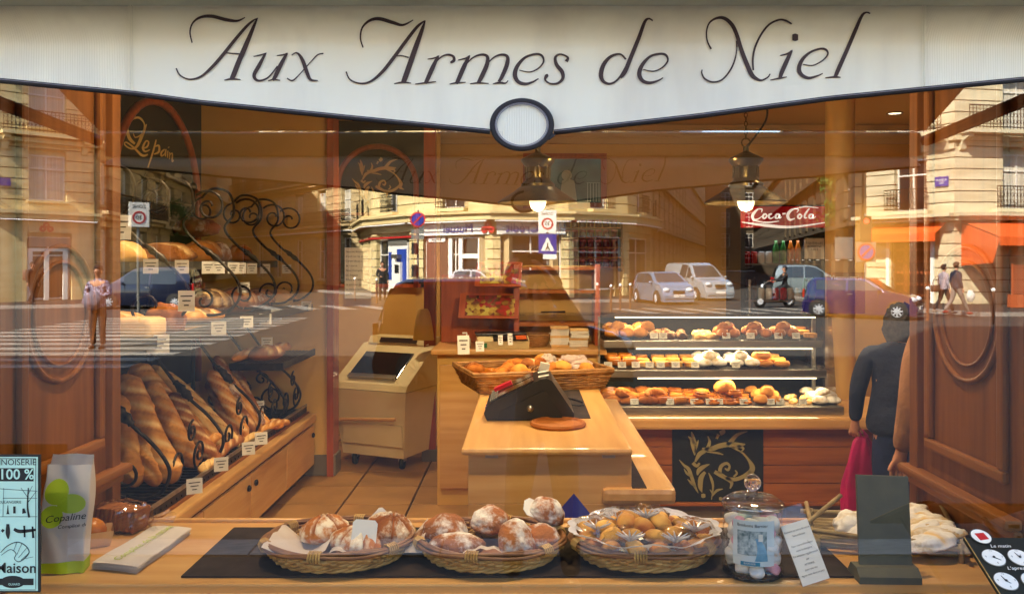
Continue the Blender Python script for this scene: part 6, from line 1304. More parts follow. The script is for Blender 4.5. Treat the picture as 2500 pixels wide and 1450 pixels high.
jm = MB().lathe([(0, 0), (.03, 0), (.034, .008), (.034, .05), (.028, .058)], 14).mesh('jam_jar', mat('red_jam', '#6d1a14', .15, spec=.7), True); jl = MB().lathe([(.034, .055), (.036, .06), (.034, .074), (.02, .08), (0, .082)], 14).mesh('gingham_lid', mat('gingham_cloth', '#d99a96', .8, col2='#b9433f', vs=60), True)
for r in range(5):
    for c in range(7):
        t = thing('jam_jar', 'jam jar with pink cloth lid, %s from the left, %s row up the wall shelf' % (ORD[c], ORD[r]), 'jar', (.42+c*.08, 6.5, 1.82+r*.1), 0, 'jam jars on the wall shelf'); inst('glass', jm, t); inst('lid', jl, t)
# =================================================================== PEOPLE
def skin_obj(name, V_, E_, Rd, m, parent, root=0, sub=2):
    me = bpy.data.meshes.new(name); me.from_pydata([tuple(v) for v in V_], E_, []); me.materials.append(m)
    o = bpy.data.objects.new(name, me); COL.objects.link(o); o.parent = parent
    sk = o.modifiers.new('skin', 'SKIN'); sk.use_smooth_shade = True; sk.branch_smoothing = .6
    for i, r in enumerate(Rd):
        sv = me.skin_vertices[0].data[i]; sv.radius = r if isinstance(r, tuple) else (r, r); sv.use_root = i == root
    ss = o.modifiers.new('sub', 'SUBSURF'); ss.levels = sub; ss.render_levels = sub; return o
SKIN = mat('skin', '#c58e6c', .5, col2='#b57b5a', vs=8); HAIR = mat('dark_hair', '#2b1d15', .85, col2='#1a120d', vs=30)
def person(label, loc, rz, H=1.72, top='#333', trousers='#222', shoe='#222', hair=HAIR, P=None, fingers=True, long_sleeve=True, name='person', head=(0, 0, 0), bulk=1.0, cap=None, top_mat=None, curl=.5):
    k = H/1.72; t = thing(name, label, 'person', loc, rz); P = P or {}
    J = dict(pel=(0, 0, .93), spi=(0, .01, 1.1), che=(0, .01, 1.29), nb=(0, .015, 1.43), nk=(0, .005, 1.48), sl=(.175, .01, 1.385), sr=(-.175, .01, 1.385), el=(.225, .03, 1.11), er=(-.225, .03, 1.11), wl=(.24, -.04, .875), wr=(-.24, -.04, .875),
             hl=(.09, 0, .88), hr=(-.09, 0, .88), kl=(.1, -.015, .49), kr=(-.1, -.015, .49), al=(.1, .02, .085), ar=(-.1, .02, .085))
    J.update(P); J = {a: Vector(b)*k for a, b in J.items()}
    hd = J['nk']+Vector((head[0], -.02+head[1], .12))*k
    V_, E_, Rd, ix = [], [], [], {}
    def v(n, p, r, par=None):
        ix[n] = len(V_); V_.append(p); Rd.append(r if isinstance(r, tuple) else (r*k, r*k))
        if par: E_.append((ix[par], ix[n]))
    b = bulk
    v('pel', J['pel'], (.15*b*k, .105*b*k)); v('spi', J['spi'], (.135*b*k, .095*b*k), 'pel'); v('che', J['che'], (.155*b*k, .105*b*k), 'spi'); v('nb', J['nb'], .065, 'che'); v('nk', J['nk'], .05, 'nb')
    v('jaw', hd+Vector((0, -.012, -.055))*k, .058, 'nk'); v('hd', hd, (.074*k, .092*k), 'jaw'); v('crown', hd+Vector((0, .008, .075))*k, (.07*k, .08*k), 'hd')
    tips = {}
    for s in 'lr':
        sh, el, wr = J['s'+s], J['e'+s], J['w'+s]; v('s'+s, sh, .058, 'che'); v('e'+s, el, .04, 's'+s); v('w'+s, wr, .027, 'e'+s)
        d = (wr-el).normalized(); pm = wr+d*.055*k; v('p'+s, pm, .03, 'w'+s)
        if fingers:
            side = d.cross(Vector((0, 1, 0)) if abs(d.y) < .8 else Vector((0, 0, 1))).normalized(); nrm = P.get('palm_'+s); nrm = Vector(nrm) if nrm else side.cross(d)
            for q in range(4):
                o = (q-1.5)*.018*k; l = (.062, .072, .068, .052)[q]*k; a = pm+d*.03*k+nrm.cross(d)*o; c1 = a+(d*(1-.4*curl)+nrm*.5*curl)*l*.5; c2 = c1+(d*(1-curl)+nrm*curl).normalized()*l*.5
                v('f%s%d' % (s, q), a, .0095, 'p'+s); v('g%s%d' % (s, q), c1, .0085, 'f%s%d' % (s, q)); v('h%s%d' % (s, q), c2, .007, 'g%s%d' % (s, q))
            th = pm-d*.012*k-nrm.cross(d)*.03*k+nrm*.008; v('t'+s, th, .011, 'p'+s); v('u'+s, th+(d*.8-nrm.cross(d)*.4+nrm*.4).normalized()*.045*k, .0085, 't'+s)
        hp, kn, an = J['h'+s], J['k'+s], J['a'+s]; v('h'+s, hp, .09*b, 'pel'); v('k'+s, kn, .058, 'h'+s); v('a'+s, an, .042, 'k'+s)
    body = skin_obj('body', V_, E_, Rd, SKIN, t)
    # jacket or shirt
    def garment(nm, names, edges, grow, m):
        vs = [V_[ix[n]] for n in names]; es = [(names.index(a), names.index(c)) for a, c in edges]; rs = [(Rd[ix[n]][0]*grow+.012*k, Rd[ix[n]][1]*grow+.012*k) for n in names]
        return skin_obj(nm, vs, es, rs, m, t)
    mt = top_mat or mat('cloth_'+label[:24], top, .85, col2=tuple(c*.7 for c in lin(top)), vs=7, bump=.9, bs=9, bd=.03)
    v('hem', J['pel']-Vector((0, 0, .13))*k, (.15*b*k, .105*b*k)); nm = ['hem', 'pel', 'spi', 'che', 'nb', 'nk', 'sl', 'el', 'sr', 'er']; ed = [('hem', 'pel'), ('pel', 'spi'), ('spi', 'che'), ('che', 'nb'), ('nb', 'nk'), ('che', 'sl'), ('sl', 'el'), ('che', 'sr'), ('sr', 'er')]
    if long_sleeve: nm += ['wl', 'wr']; ed += [('el', 'wl'), ('er', 'wr')]
    garment('jacket', nm, ed, 1.1, mt)
    garment('trousers', ['pel', 'hl', 'kl', 'al', 'hr', 'kr', 'ar', 'spi'], [('pel', 'spi'), ('pel', 'hl'), ('hl', 'kl'), ('kl', 'al'), ('pel', 'hr'), ('hr', 'kr'), ('kr', 'ar')], 1.04, mat('trousers_'+label[:22], trousers, .85, col2=tuple(c*.7 for c in lin(trousers)), vs=9, bump=.8, bs=8, bd=.03))
    sm = mat('shoe_'+label[:22], shoe, .5)
    for s in 'lr': a = J['a'+s]; MB().ball((a.x, a.y-.055*k, max(.045*k, a.z-.045*k)), (.05*k, .13*k, .048*k), 14, 8).build('shoe', sm, t, True)
    MB().ball(hd+Vector((0, .016, .035))*k, (.094*k, .11*k, .108*k), 34, 24, lambda d: 1+.12*fbm(d+Vector((0, 0, label.__len__())), 4)-(.22 if d.y < -.35 and d.z < .45 else 0)).build('hair' if not cap else 'helmet', hair if not cap else cap, t, True)
    MB().ball(hd+Vector((0, -.105, -.012))*k, (.013*k, .02*k, .022*k), 8, 6).build('nose', SKIN, t, True)
    for sx in (-1, 1):
        MB().ball(hd+Vector((sx*.033, -.092, .014))*k, (.012*k, .008*k, .008*k), 8, 6).build('eye', M['pane'], t, True); MB().ball(hd+Vector((sx*.085, .005, -.005))*k, (.012*k, .022*k, .032*k), 8, 6).build('ear', SKIN, t, True)
    MB().ball(hd+Vector((0, -.095, -.055))*k, (.022*k, .008*k, .006*k), 8, 6).build('mouth', mat('lips_'+label[:20], '#9c5546', .5), t, True)
    return t, J, hd
# customers in the shop
q = W(2168, 1250, 4.75)
wo, J, hd = person('customer in navy clothes seen from behind holding a pink bag', (2.1, q.y, FL), math.radians(160), 1.52, '#0b1530', '#10204a', '#15151a', P=dict(nb=(0, -.1, 1.37), nk=(.0, -.17, 1.40), che=(0, -.04, 1.26), wl=(.28, -.03, .90), el=(.265, .03, 1.12), palm_l=(-.3, -1, 0), sl=(.2, .01, 1.36), sr=(-.2, .01, 1.36)), bulk=1.4, curl=.9)
MB().ball(hd+Vector((0, .03, -.02)), (.098, .095, .125), 30, 20, lambda d: 1+.1*fbm(d, 4)-(.3 if d.y < -.3 else 0)).build('bobbed_hair', mat('grey_brown_hair', '#3a2f28', .9, col2='#231b16', vs=40), wo, True)
hand = wo.matrix_basis @ (J['wl']+(J['wl']-J['el']).normalized()*.1)
tan, _, _ = person('customer in a tan jacket mostly hidden behind the window panelling', (1.86, 1.42, FL), math.radians(176), 1.74, '#a9764a', '#3a2d22', '#2a2018', bulk=1.1)
bg_ = thing('shopping_bag', 'magenta plastic shopping bag hanging from the customer hand', 'bag', hand-Vector((0, 0, .6)))
M['magenta'] = mat('magenta_plastic', '#d81f74', .35, col2='#b01558', vs=6, trl=.35)
def bagf(u, v):
    a = 2*PI*u; wd = .13*(1-v)**.0*(.30+.70*min(1, (1-v)/.45)**.8)*(1.0 if v < .97 else .8); fold = 1+.14*math.sin(5*a+3*v)*(.4+v)+.05*math.sin(11*a-5*v)
    return Vector((wd*math.cos(a)*fold, .055*math.sin(a)*fold*(.5+.5*(1-v)), .02+.58*v))
MB().grid(bagf, 48, 22, True).build('bag_body', M['magenta'], bg_, True)
MB().tube([(-.03, 0, .55), (-.025, 0, .61), (0, 0, .635), (.025, 0, .61), (.03, 0, .55)], .012, 8).build('handle', M['magenta'], bg_, True)
bg_.location = hand-Vector((-.05, 0, .60)); bg_.rotation_euler = (0, 0, .3)
# photographer (dark shape in the pane), phone held up at eye level
ph, J, _ = person('photographer in dark clothes holding up a phone outside the window', (.1, -2.62, 0), PI, 1.84, '#20242c', '#23252b', '#1b1b1c', P=dict(el=(.24, -.16, 1.36), er=(-.2, -.18, 1.38), wl=(.19, -.28, 1.66), wr=(-.03, -.29, 1.66), palm_l=(-1, 0, .2), palm_r=(1, 0, .2), hl=(.1, 0, .88), kl=(.14, -.01, .49), al=(.17, .02, .085), kr=(-.12, -.01, .49), ar=(-.15, .02, .085)), curl=.8)
pho = thing('phone', 'dark phone held up by the photographer', 'phone', (0.015, -2.30, 1.84)); MB().box((0, 0, .05), (.15, .009, .075), bevel=.003).build('case', M['black'], pho); MB().lathe([(0, 0), (.007, 0), (.008, -.002)], 12, (0, .005, .07), axis=Vector((0, 1, 0))).build('lens', M['pane'], pho)
# people in the street
def at_feet(px, py, z): d = (CZ-z)*F/(py-VY); return R(px, py, d)
M['check'] = mat('checked_shirt', '#4c3a55', .85, col2='#a8a0b4', vs=26, lo=.48, hi=.54)
q = at_feet(238, 852, RZ); person('man in a checked shirt standing on the crossing with folded jacket', (q.x, q.y, RZ), PI, 1.86, '#5b4766', '#2a211d', '#2a211d', P=dict(el=(.26, .0, 1.14), er=(-.26, 0, 1.14), wl=(.03, -.2, 1.12), wr=(-.05, -.2, 1.08), palm_l=(0, -1, 0), palm_r=(0, -1, 0)), top_mat=M['check'])
cl = thing('folded_jacket', 'grey jacket carried over the arms of the man on the crossing', 'jacket', (q.x, q.y+.24, RZ+1.0)); MB().ball((0, 0, .1), (.22, .1, .2), 20, 14, lambda d: 1+.25*fbm(d, 2)).build('cloth', mat('grey_jacket_cloth', '#6d6572', .9), cl, True)
q = at_feet(77, 742, 0); person('dark clad pedestrian with a backpack crossing before the white door', (q.x, q.y, 0), math.radians(110), 1.75, '#2c211c', '#241c1a', '#1d1714', P=dict(kl=(.1, -.12, .49), al=(.1, -.2, .09), kr=(-.1, .05, .49), ar=(-.1, .3, .12)))
bp = thing('backpack', 'brown backpack on the pedestrian before the white door', 'backpack', (q.x-.22, q.y+.05, 1.0)); MB().box((0, 0, .22), (.18, .3, .44), bevel=.07).build('pack', M['dframe'], bp, True)
q = at_feet(935, 734, 0); person('man in a black jacket standing at the cash machine', (q.x, q.y, 0), math.radians(168), 1.76, '#17171a', '#1a1a1c', '#111111', P=dict(wl=(.1, -.25, 1.05), el=(.25, -.02, 1.12)))
q = at_feet(2305, 764, 0); person('walking woman in a pale top with brown handbag by the terrace', (q.x, q.y, 0), math.radians(78), 1.7, '#a99aa0', '#1f1c1e', '#8d7a6a', P=dict(kl=(.09, -.16, .5), al=(.09, -.3, .09), kr=(-.09, .08, .5), ar=(-.09, .36, .14)))
hb = thing('handbag', 'brown handbag of the walking woman by the terrace', 'handbag', (q.x-.35, q.y+.1, .75)); MB().box((0, 0, .13), (.32, .14, .24), bevel=.05).build('bag', M['dframe'], hb, True); MB().tube(spline([(-.1, 0, .22), (-.06, 0, .42), (.1, 0, .55), (.1, 0, .22)], 5), .012, 6).build('strap', M['dframe'], hb)
q = at_feet(2336, 767, 0); person('walking man in a navy jacket and grey trousers by the terrace', (q.x, q.y, 0), math.radians(78), 1.78, '#1d2638', '#7d746c', '#8a2a20', P=dict(kl=(.09, -.18, .5), al=(.09, -.38, .1), kr=(-.09, .1, .5), ar=(-.09, .4, .14)))
cb = thing('carrier_bag', 'white carrier bag of the walking man by the terrace', 'bag', (q.x+.32, q.y+.3, .45)); MB().ball((0, 0, .2), (.14, .1, .2), 16, 12, lambda d: 1+.2*fbm(d, 2.5)).build('bag', M['paper'], cb, True)
q = on_road(1905, 748); person('scooter rider in black with helmet waiting at the crossing', (sc.location.x+.42, sc.location.y, RZ+.02), math.radians(-92), 1.72, '#17181b', '#1b1c20', '#111111', P=dict(pel=(0, 0, .93), kl=(.2, -.3, .78), al=(.22, -.2, .36), kr=(-.2, -.3, .78), ar=(-.22, -.2, .36), el=(.25, -.2, 1.15), wl=(.3, -.5, 1.1), er=(-.25, -.2, 1.15), wr=(-.3, -.5, 1.1)), cap=M['black'])
# =================================================================== THINGS ON THE WINDOW BENCH
def on_bench(px, py): d = (CZ-BZ)*F/(py-VY); return W(px, py, d)
MT = .0065       # top of the dark mat above the bench
BT = BZ+MT
# three oval baskets
b1 = oval_basket('left oval wicker basket with three scored floured loaves', (-.53, .215, BT), .205, .165, .038, .05, 1)
b2 = oval_basket('middle oval wicker basket piled with knobbly floured loaves', (-.10, .215, BT), .205, .165, .038, -.04, 2)
b3 = oval_basket('oval wicker basket full of wrapped madeleines', (.335, .215, BT), .205, .16, .038, .03, 3)
BR['farm'] = bread_mat('floured_farm_loaf', '#a8683a', '#82502c', '#e9e3d7', .46, 13, bump=.9, bs=70)
BR['star'] = bread_mat('scored_floured_loaf', '#b5702f', '#8f5020', '#e6d9be', .45, 18, cut='#8f4f1e',  bump=.5, bs=80)
star = tuple((a, 0, .06, .14) for a in (.2, 1.25, 2.3))
for (px, py, d, rx, ry, rz, tx, ty, lb) in ((795, 1352, 2.46, .076, .07, .052, -.1, .15, 'scored floured loaf at the back left of the first basket'), (945, 1338, 2.46, .074, .07, .056, -.15, -.25, 'smooth brown scored loaf at the right of the first basket'), (862, 1390, 2.36, .08, .066, .05, .25, 0, 'white floured loaf with star cuts at the front of the first basket')):
    p = W(px, py, d); put('round_loaf', loaf(rx, ry, rz, None, star, seed=px, n=60, m=36, amp=.08), BR['star'], Matrix.Translation((p.x, p.y, BT+.02)) @ Euler((tx, ty, px*.01)).to_matrix().to_4x4(), lb, 'bread', 'loaves in the first basket')
for i, (px, z, y, rx, ry, rz, e_, lb) in enumerate(((1085, .02, .27, .066, .06, .055, (0, .1, .4), 'round floured loaf at the left of the middle basket'), (1195, .03, .32, .06, .058, .052, (.1, 0, 2), 'white topped loaf at the back of the middle basket'), (1112, .02, .16, .08, .05, .042, (0, 0, .1), 'long floured loaf at the front of the middle basket'), (1243, .045, .165, .066, .064, .05, (1.05, 0, 1), 'round loaf standing on edge facing the window'), (1325, .075, .27, .068, .05, .05, (.2, .45, 1), 'floured loaf perched on top at the right of the middle basket'), (1322, .02, .2, .06, .055, .05, (0, .3, 2.4), 'brown floured loaf under the perched one'))):
    d = D+y; x = (px-VX)*d/F; put('round_loaf', loaf(rx*1.0, ry*1.0, rz*.98, None, seed=i*7+2, n=64, m=40, amp=.11), BR['farm'], Matrix.Translation((x, y, BT+z)) @ Euler(e_).to_matrix().to_4x4(), lb, 'bread', 'loaves in the middle basket')
# parchment and cards
M['parch'] = mat('parchment', '#e9ddd0', .75, col2='#dccdbf', vs=8, trl=.35)
def sheet_(label, fn, nu=16, nv=12, m='parch', cat='paper', name='parchment_sheet'):
    return tag(MB().grid(fn, nu, nv).build(name, M[m], None, True), label, cat)
sheet_('pinkish parchment sheet lining the left end of the first basket', lambda u, v: Vector((-.715+.165*u+.02*v, .10+.17*v-.05*u*(1-v), BT+.062-.03*math.sin(PI*min(1, u*1.1))+.012*math.sin(5*u+2*v)+.004*math.sin(17*v))))
sheet_('parchment corner showing at the front of the middle basket', lambda u, v: Vector((-.17+.12*u, .075+.06*v+.01*u, BT+.052-.012*v+.012*math.sin(PI*u)+.003*math.sin(20*u))))
sheet_('parchment corner sticking out between the first two baskets', lambda u, v: Vector((-.335+.05*u, .15+.13*v, BT+.03+.06*u*v+.01*math.sin(6*v))))
sheet_('parchment corner at the front of the first basket', lambda u, v: Vector((-.53+.06*u, .08+.05*v, BT+.05+.01*math.sin(4*u))))
def plain_card(label, loc, rot, w_, h):
    t = thing('blank_card', label, 'card', loc, 0, 'blank backs of price cards on the bench', rot=rot); m = MB(); c = w_*.12
    m.prism([(-w_/2+c, 0), (w_/2-c, 0), (w_/2, c), (w_/2, h-c), (w_/2-c, h), (-w_/2+c, h), (-w_/2, h-c), (-w_/2, c)], 0, .002, 'xz').build('card', M['white'], t)
    MB().tube([(0, .005, -.03), (0, .005, h*.3)], .003, 6).build('spike', M['case_glass'], t); return t
p = W(885, 1348, 2.31); plain_card('white blank card standing on the scored loaves', p, (-.3, .2, .45), .07, .085)
p = W(912, 1290, 2.5); plain_card('white blank card behind the smooth brown scored loaf', p, (-.2, .78, .1), .06, .06)
p = W(1318, 1268, 2.44); plain_card('white blank card tilted over the perched loaf', p, (-.75, .42, .25), .11, .055)
# madeleines in film on a doily
def doily():
    m = MB(); n = 96; rx, ry = .205, .165
    for k in range(n):
        a0, a1 = 2*PI*k/n, 2*PI*(k+1)/n
        def P(s, a): 
            e_ = s+(.045*abs(math.sin(12*a)) if s > .95 else 0); lift = max(0, s-.7)*.11+.006*math.sin(7*a)*s
            return Vector((rx*e_*math.cos(a), ry*e_*math.sin(a), .02+lift))
        for s0, s1, hole in ((.6, .72, 0), (.72, .76, 0), (.76, .84, 1), (.84, .87, 0), (.87, .94, 2), (.94, .97, 0), (.97, 1.02, 0)):
            if hole and (k//(1 if hole == 1 else 2)) % 2 == 0: continue
            m.add([P(s0, a0), P(s1, a0), P(s1, a1), P(s0, a1)], [(0, 1, 2, 3)])
    return m
M['lace'] = mat('white_lace_paper', '#e6e6ee', .8, trl=.3)
o = doily().build('lace_doily', M['lace'], None, True); o.location = (.335, .215, BT+.028); tag(o, 'white lace doily edging the madeleine basket', 'doily')
rr = random.Random(21)
mm = loaf(.034, .026, .024, None, amp=.05, n=22, m=14).mesh('madeleine', BR['cake'], True)
k = 0
for ring, nn_, z in ((.145, 16, .038), (.095, 11, .058), (.04, 6, .08)):
    for i in range(nn_):
        a = 2*PI*i/nn_+ring*9; loc = (.335+ring*1.18*math.cos(a), .215+ring*.92*math.sin(a), BT+z+rr.uniform(-.006, .008))
        inst('madeleine', mm, None, loc, (rr.uniform(-.5, .5), rr.uniform(-.5, .5), rr.uniform(0, 6)), rr.uniform(.95, 1.2), label='golden madeleine in the %s of the wrapped madeleine heap' % {16: 'outer ring', 11: 'middle ring', 6: 'top'}[nn_], cat='cake', group='madeleines in the %s of the heap' % {16: 'outer ring', 11: 'middle ring', 6: 'top'}[nn_])
        k += 1
def film(label, loc, s, seed, name='clear_bag'):
    f = MB().ball((0, 0, 0), s, 30, 20, lambda d: 1+.22*fbm(d+Vector((seed, 0, 0)), 2.8, 4)); o = f.build(name, M['clearbag'], None, False); o.location = loc; tag(o, label, 'bag', 'clear bags of madeleines')
    tw = MB()
    for q in range(12):
        a = q*PI/6; tw.tube([(0, -s[1]*.75, s[2]*.45), (.016*math.cos(a), -s[1]*.9+.012*math.sin(a), s[2]*.75), (.04*math.cos(a), -s[1]*.95+.03*math.sin(a), s[2]*1.0)], [.002, .0035, .001], 4)
    x = tw.build('twisted_neck', mat('bag_highlight_film', '#cfcfd6', .2, trl=.5), o, kind='stuff'); return o
for i, (x, y, z, lb) in enumerate(((.2, .25, .055, 'clear bag of madeleines at the left end of the third basket'), (.28, .14, .06, 'clear bag of madeleines at the front left of the third basket'), (.4, .13, .06, 'clear bag of madeleines at the front of the third basket'), (.47, .22, .06, 'clear bag of madeleines at the right end of the third basket'), (.34, .26, .085, 'clear bag of madeleines on top of the third basket'), (.26, .31, .06, 'clear bag of madeleines at the back of the third basket'))):
    film(lb, (x, y, BT+z), (.075, .062, .045), i*3.3)
# glass jar of marshmallows
M['glass'] = mat('solid_glass', (1, 1, 1), .02, trans=1.0); M['jarglass'] = thin_glass('jar_glass', .06, (.985, .99, .99), emax=.34)
jx, jy = (1838-VX)*2.295/F, .098
jr = thing('candy_jar', 'tall glass jar of marshmallows with knobbed lid and printed label', 'jar', (jx, jy, BZ+.0005))
MB().lathe([(.0, .004), (.07, .004), (.08, .01), (.082, .02), (.076, .032), (.07, .036), (.076, .044), (.0785, .055), (.0785, .155), (.074, .165), (.0785, .17), (.0785, .176)], 48).build('jar_body', M['jarglass'], jr, True)
MB().lathe([(0, .0), (.074, .0), (.079, .006), (.074, .012), (0, .010)], 48).build('jar_foot', M['glass'], jr, True)
M['lidglass'] = thin_glass('lid_glass', .26, (.95, .98, .975), emax=.4)
ld = MB().lathe([(0, .178), (.078, .178), (.083, .184), (.082, .192), (.06, .206), (.035, .211), (.016, .213), (.014, .222), (0, .222)], 48).build('lid', M['lidglass'], jr, True)
MB().ball((0, 0, .243), .0225, 24, 16).build('knob', M['glass'], ld, True)
LB = mat('jar_label_paper', '#dfe9ea', .7, col2='#cfdcdf', vs=9)
def lab(u, v, r=.0800): a = -PI/2-.22+(u-.5)*1.42; return Vector((r*math.cos(a), r*math.sin(a), .044+.118*v))
MB().grid(lambda u, v: lab(u, v), 20, 6).build('label', LB, jr, True)
M['lb_blue'] = mat('label_blue_print', '#7fb2cc', .7, col2='#4f87a8', vs=40); M['lb_grey'] = mat('label_grey_print', '#5f777c', .7, col2='#c3cfd0', vs=70); M['teal'] = mat('label_teal_print', '#2d86a8', .6)
def labpoly(nm, pts, m, r=.0804): MB().add([lab(a, b, r) for a, b in pts], [tuple(range(len(pts)))]).build(nm, m, jr)
def labpatch(nm, f, m, r): MB().grid(lambda a, b: lab(*f(a, b), r), 12, 8).build(nm, m, jr)
labpatch('label_print', lambda a, b: (.12+.68*a, .24+.54*b), M['lb_grey'], .0805); labpatch('label_dress', lambda a, b: (.52+.06*math.sin(3*b)+(.3-.2*b)*a, .12+.5*b), M['lb_blue'], .0810)
labpatch('label_figure', lambda a, b: (.6+.1*a, .56+.16*b), M['white'], .0813); labpatch('label_panel', lambda a, b: (.18+.24*a, .42+.3*b), M['lb_grey'], .0810); labpatch('label_box', lambda a, b: (.2+.44*a, .015+.085*b), M['teal'], .0810)
def lab_text(txt, size, u, v, m, r=.0817):
    me = text_mesh(txt, size, m)
    for q in me.vertices: x, y = q.co.x, q.co.y; q.co = lab(u+x/.112, v+y/.118, r)
    inst('label_lettering', me, jr)
lab_text('Bonbons Barnier', .0115, .47, .9, M['ink']); lab_text('BARNIER', .0075, .41, .06, M['white'])
mc = [mat('marshmallow_'+n, c, .7) for n, c in (('white', '#eeeae4'), ('pink', '#e8a9bb'), ('green', '#cfe0d2'), ('cream', '#efe6d2'))]
mmesh = [MB().lathe([(0, 0), (.016, 0), (.02, .005), (.02, .02), (.016, .025), (0, .025)], 16).mesh('marshmallow', q, True) for q in mc]
rr = random.Random(5); nm_ = ('white', 'pink', 'green', 'cream')
for lv in range(6):
    for i in range(8):
        c = 0 if rr.random() < .55 else rr.randrange(4); a = i*PI/4+lv*.4; r = .052 if i % 4 else .03
        inst('marshmallow', mmesh[c], None, (jx+r*math.cos(a), jy+r*math.sin(a), BZ+.014+lv*.0235), (rr.uniform(-.7, .7), rr.uniform(-.7, .7), 0), rr.uniform(.95, 1.1), label='%s marshmallow inside the candy jar' % nm_[c], cat='sweet', group='%s marshmallows in the candy jar' % nm_[c])
# leaning acrylic holder with printed sheet
p = on_bench(1993, 1424); ac = thing('sign_holder', 'leaning clear acrylic holder with a printed white sheet beside the candy jar', 'sign', (p.x, p.y+.0, BZ+.001), rot=(math.radians(-24), math.radians(-11), math.radians(14)))
MB().box((0, .003, .1), (.084, .003, .2), bevel=.001).build('acrylic_back', M['case_glass'], ac); MB().box((0, -.002, .08), (.08, .0015, .155)).build('printed_sheet', M['white'], ac)
MB().box((0, .06, .004), (.084, .12, .003), (math.radians(24), 0, 0)).build('acrylic_foot', M['case_glass'], ac)
for i, s in enumerate(('Bonbons au sucre de canne', 'Sans colorant', '', 'Pour votre information', 'cette boulangerie', 'Est attentive regulierement', 'par', 'ACTIONS', 'pour une eau', 'Agree tests dans un pays')):
    if s: text('printed_line', s, .0068, M['ink'], ac, (0, -.0035, .138-i*.0125))
# dark board on a foot
M['slateboard'] = mat('grey_slate_wood', '#5e5a45', .75, col2='#48463a', vs=7, bump=.1, bs=80)
p = on_bench(2160, 1415); sb2 = thing('display_board', 'dark grey blank board on a chamfered foot before the white breads', 'board', (p.x+.005, p.y+.005, BZ+.001), rot=(0, 0, math.radians(-2)))
MB().prism([(-.04, 0), (-.04, .018), (-.015, .035), (.03, .035), (.06, .0)], -.082, .078, 'yz').build('foot', M['slateboard'], sb2)
MB().box((.005, .03, .145), (.138, .012, .235), (math.radians(-10), math.radians(1.5), 0), bevel=.002).build('board', M['slateboard'], sb2); MB().box((.06, .085, .12), (.02, .01, .23), (math.radians(10), 0, 0)).build('rear_strut', M['slateboard'], sb2)
# stick tray with white breads
M['stick'] = mat('peeled_sticks', '#b09a6c', .7, col2='#8d774d', vs=20)
tx, ty = 1.06, .345; ct = thing('stick_tray', 'rustic tray of peeled sticks holding white floured breads', 'tray', (tx, ty, BZ+.001), math.radians(-14))
for i in range(9): MB().tube([(-.2+.002*i, -.12+.03*i, .018), (.2, -.12+.03*i+.004, .018)], .008, 6).build('floor_stick', M['stick'], ct, True)
for (a, b) in (((-.22, -.13, .04), (.22, -.13, .035)), ((-.22, .13, .04), (.22, .14, .05)), ((-.2, -.16, .036), (-.2, .16, .06)), ((.2, -.16, .035), (.2, .17, .08)), ((-.22, -.125, .06), (.05, -.14, .045)), ((-.24, -.1, .05), (-.1, .12, .1)), ((.05, -.14, .055), (.22, -.12, .03))): MB().tube([a, b], .007, 6).build('side_stick', M['stick'], ct, True)
for sx in (-.19, .19):
    for sy in (-.13, .13): MB().tube([(sx, sy, 0), (sx, sy, .05)], .009, 6).build('peg', M['stick'], ct, True)
WB = [(2312, 1262, 2.66, .085, .032, .03, .5, 'long white bread reaching up at the back of the stick tray'), (2352, 1300, 2.6, .08, .04, .03, -.25, 'cracked white bread with pointed tip at the right of the tray'), (2255, 1272, 2.62, .05, .04, .035, .3, 'bluish white bread behind the dark board'), (2290, 1310, 2.55, .075, .035, .03, .1, 'white bread in the middle of the stick tray'), (2262, 1300, 2.5, .06, .035, .032, .3, 'smooth white bread beside the dark board'), (2345, 1345, 2.5, .075, .034, .03, .35, 'split white bread near the green clock board'), (2280, 1345, 2.45, .085, .04, .03, -.15, 'white bread at the front of the stick tray'), (2280, 1330, 2.5, .07, .035, .03, .15, 'white bread under the front ones'), (2080, 1305, 2.55, .055, .05, .04, .7, 'white bread with yellow patch left of the dark board'), (2120, 1330, 2.5, .06, .04, .03, .2, 'white bread behind the dark board'), (2385, 1322, 2.58, .05, .03, .028, -.5, 'white bread tip at the right end of the tray'), (2275, 1378, 2.4, .075, .038, .03, .2, 'white bread lowest at the front of the stick tray'), (2335, 1372, 2.45, .07, .034, .03, -.1, 'white bread right of the lowest front one'), (2310, 1290, 2.62, .07, .035, .03, .6, 'white bread under the long back one'), (2385, 1352, 2.5, .055, .032, .028, .3, 'white bread touching the green clock board')]
for i, (px, py, d, rx, ry, rz, a, lb) in enumerate(WB):
    p = W(px, py, d); put('white_bread', loaf(rx, ry, rz, None, ((.3, 0, .16, .12),) if i % 2 else (), seed=i*5+1, n=40, m=24, amp=.22), BR['white'], Matrix.Translation((min(p.x, XR-.09), p.y, max(p.z-.02, BZ+.03))) @ Euler((0, -.15, a)).to_matrix().to_4x4(), lb, 'bread', 'white breads on the stick tray')
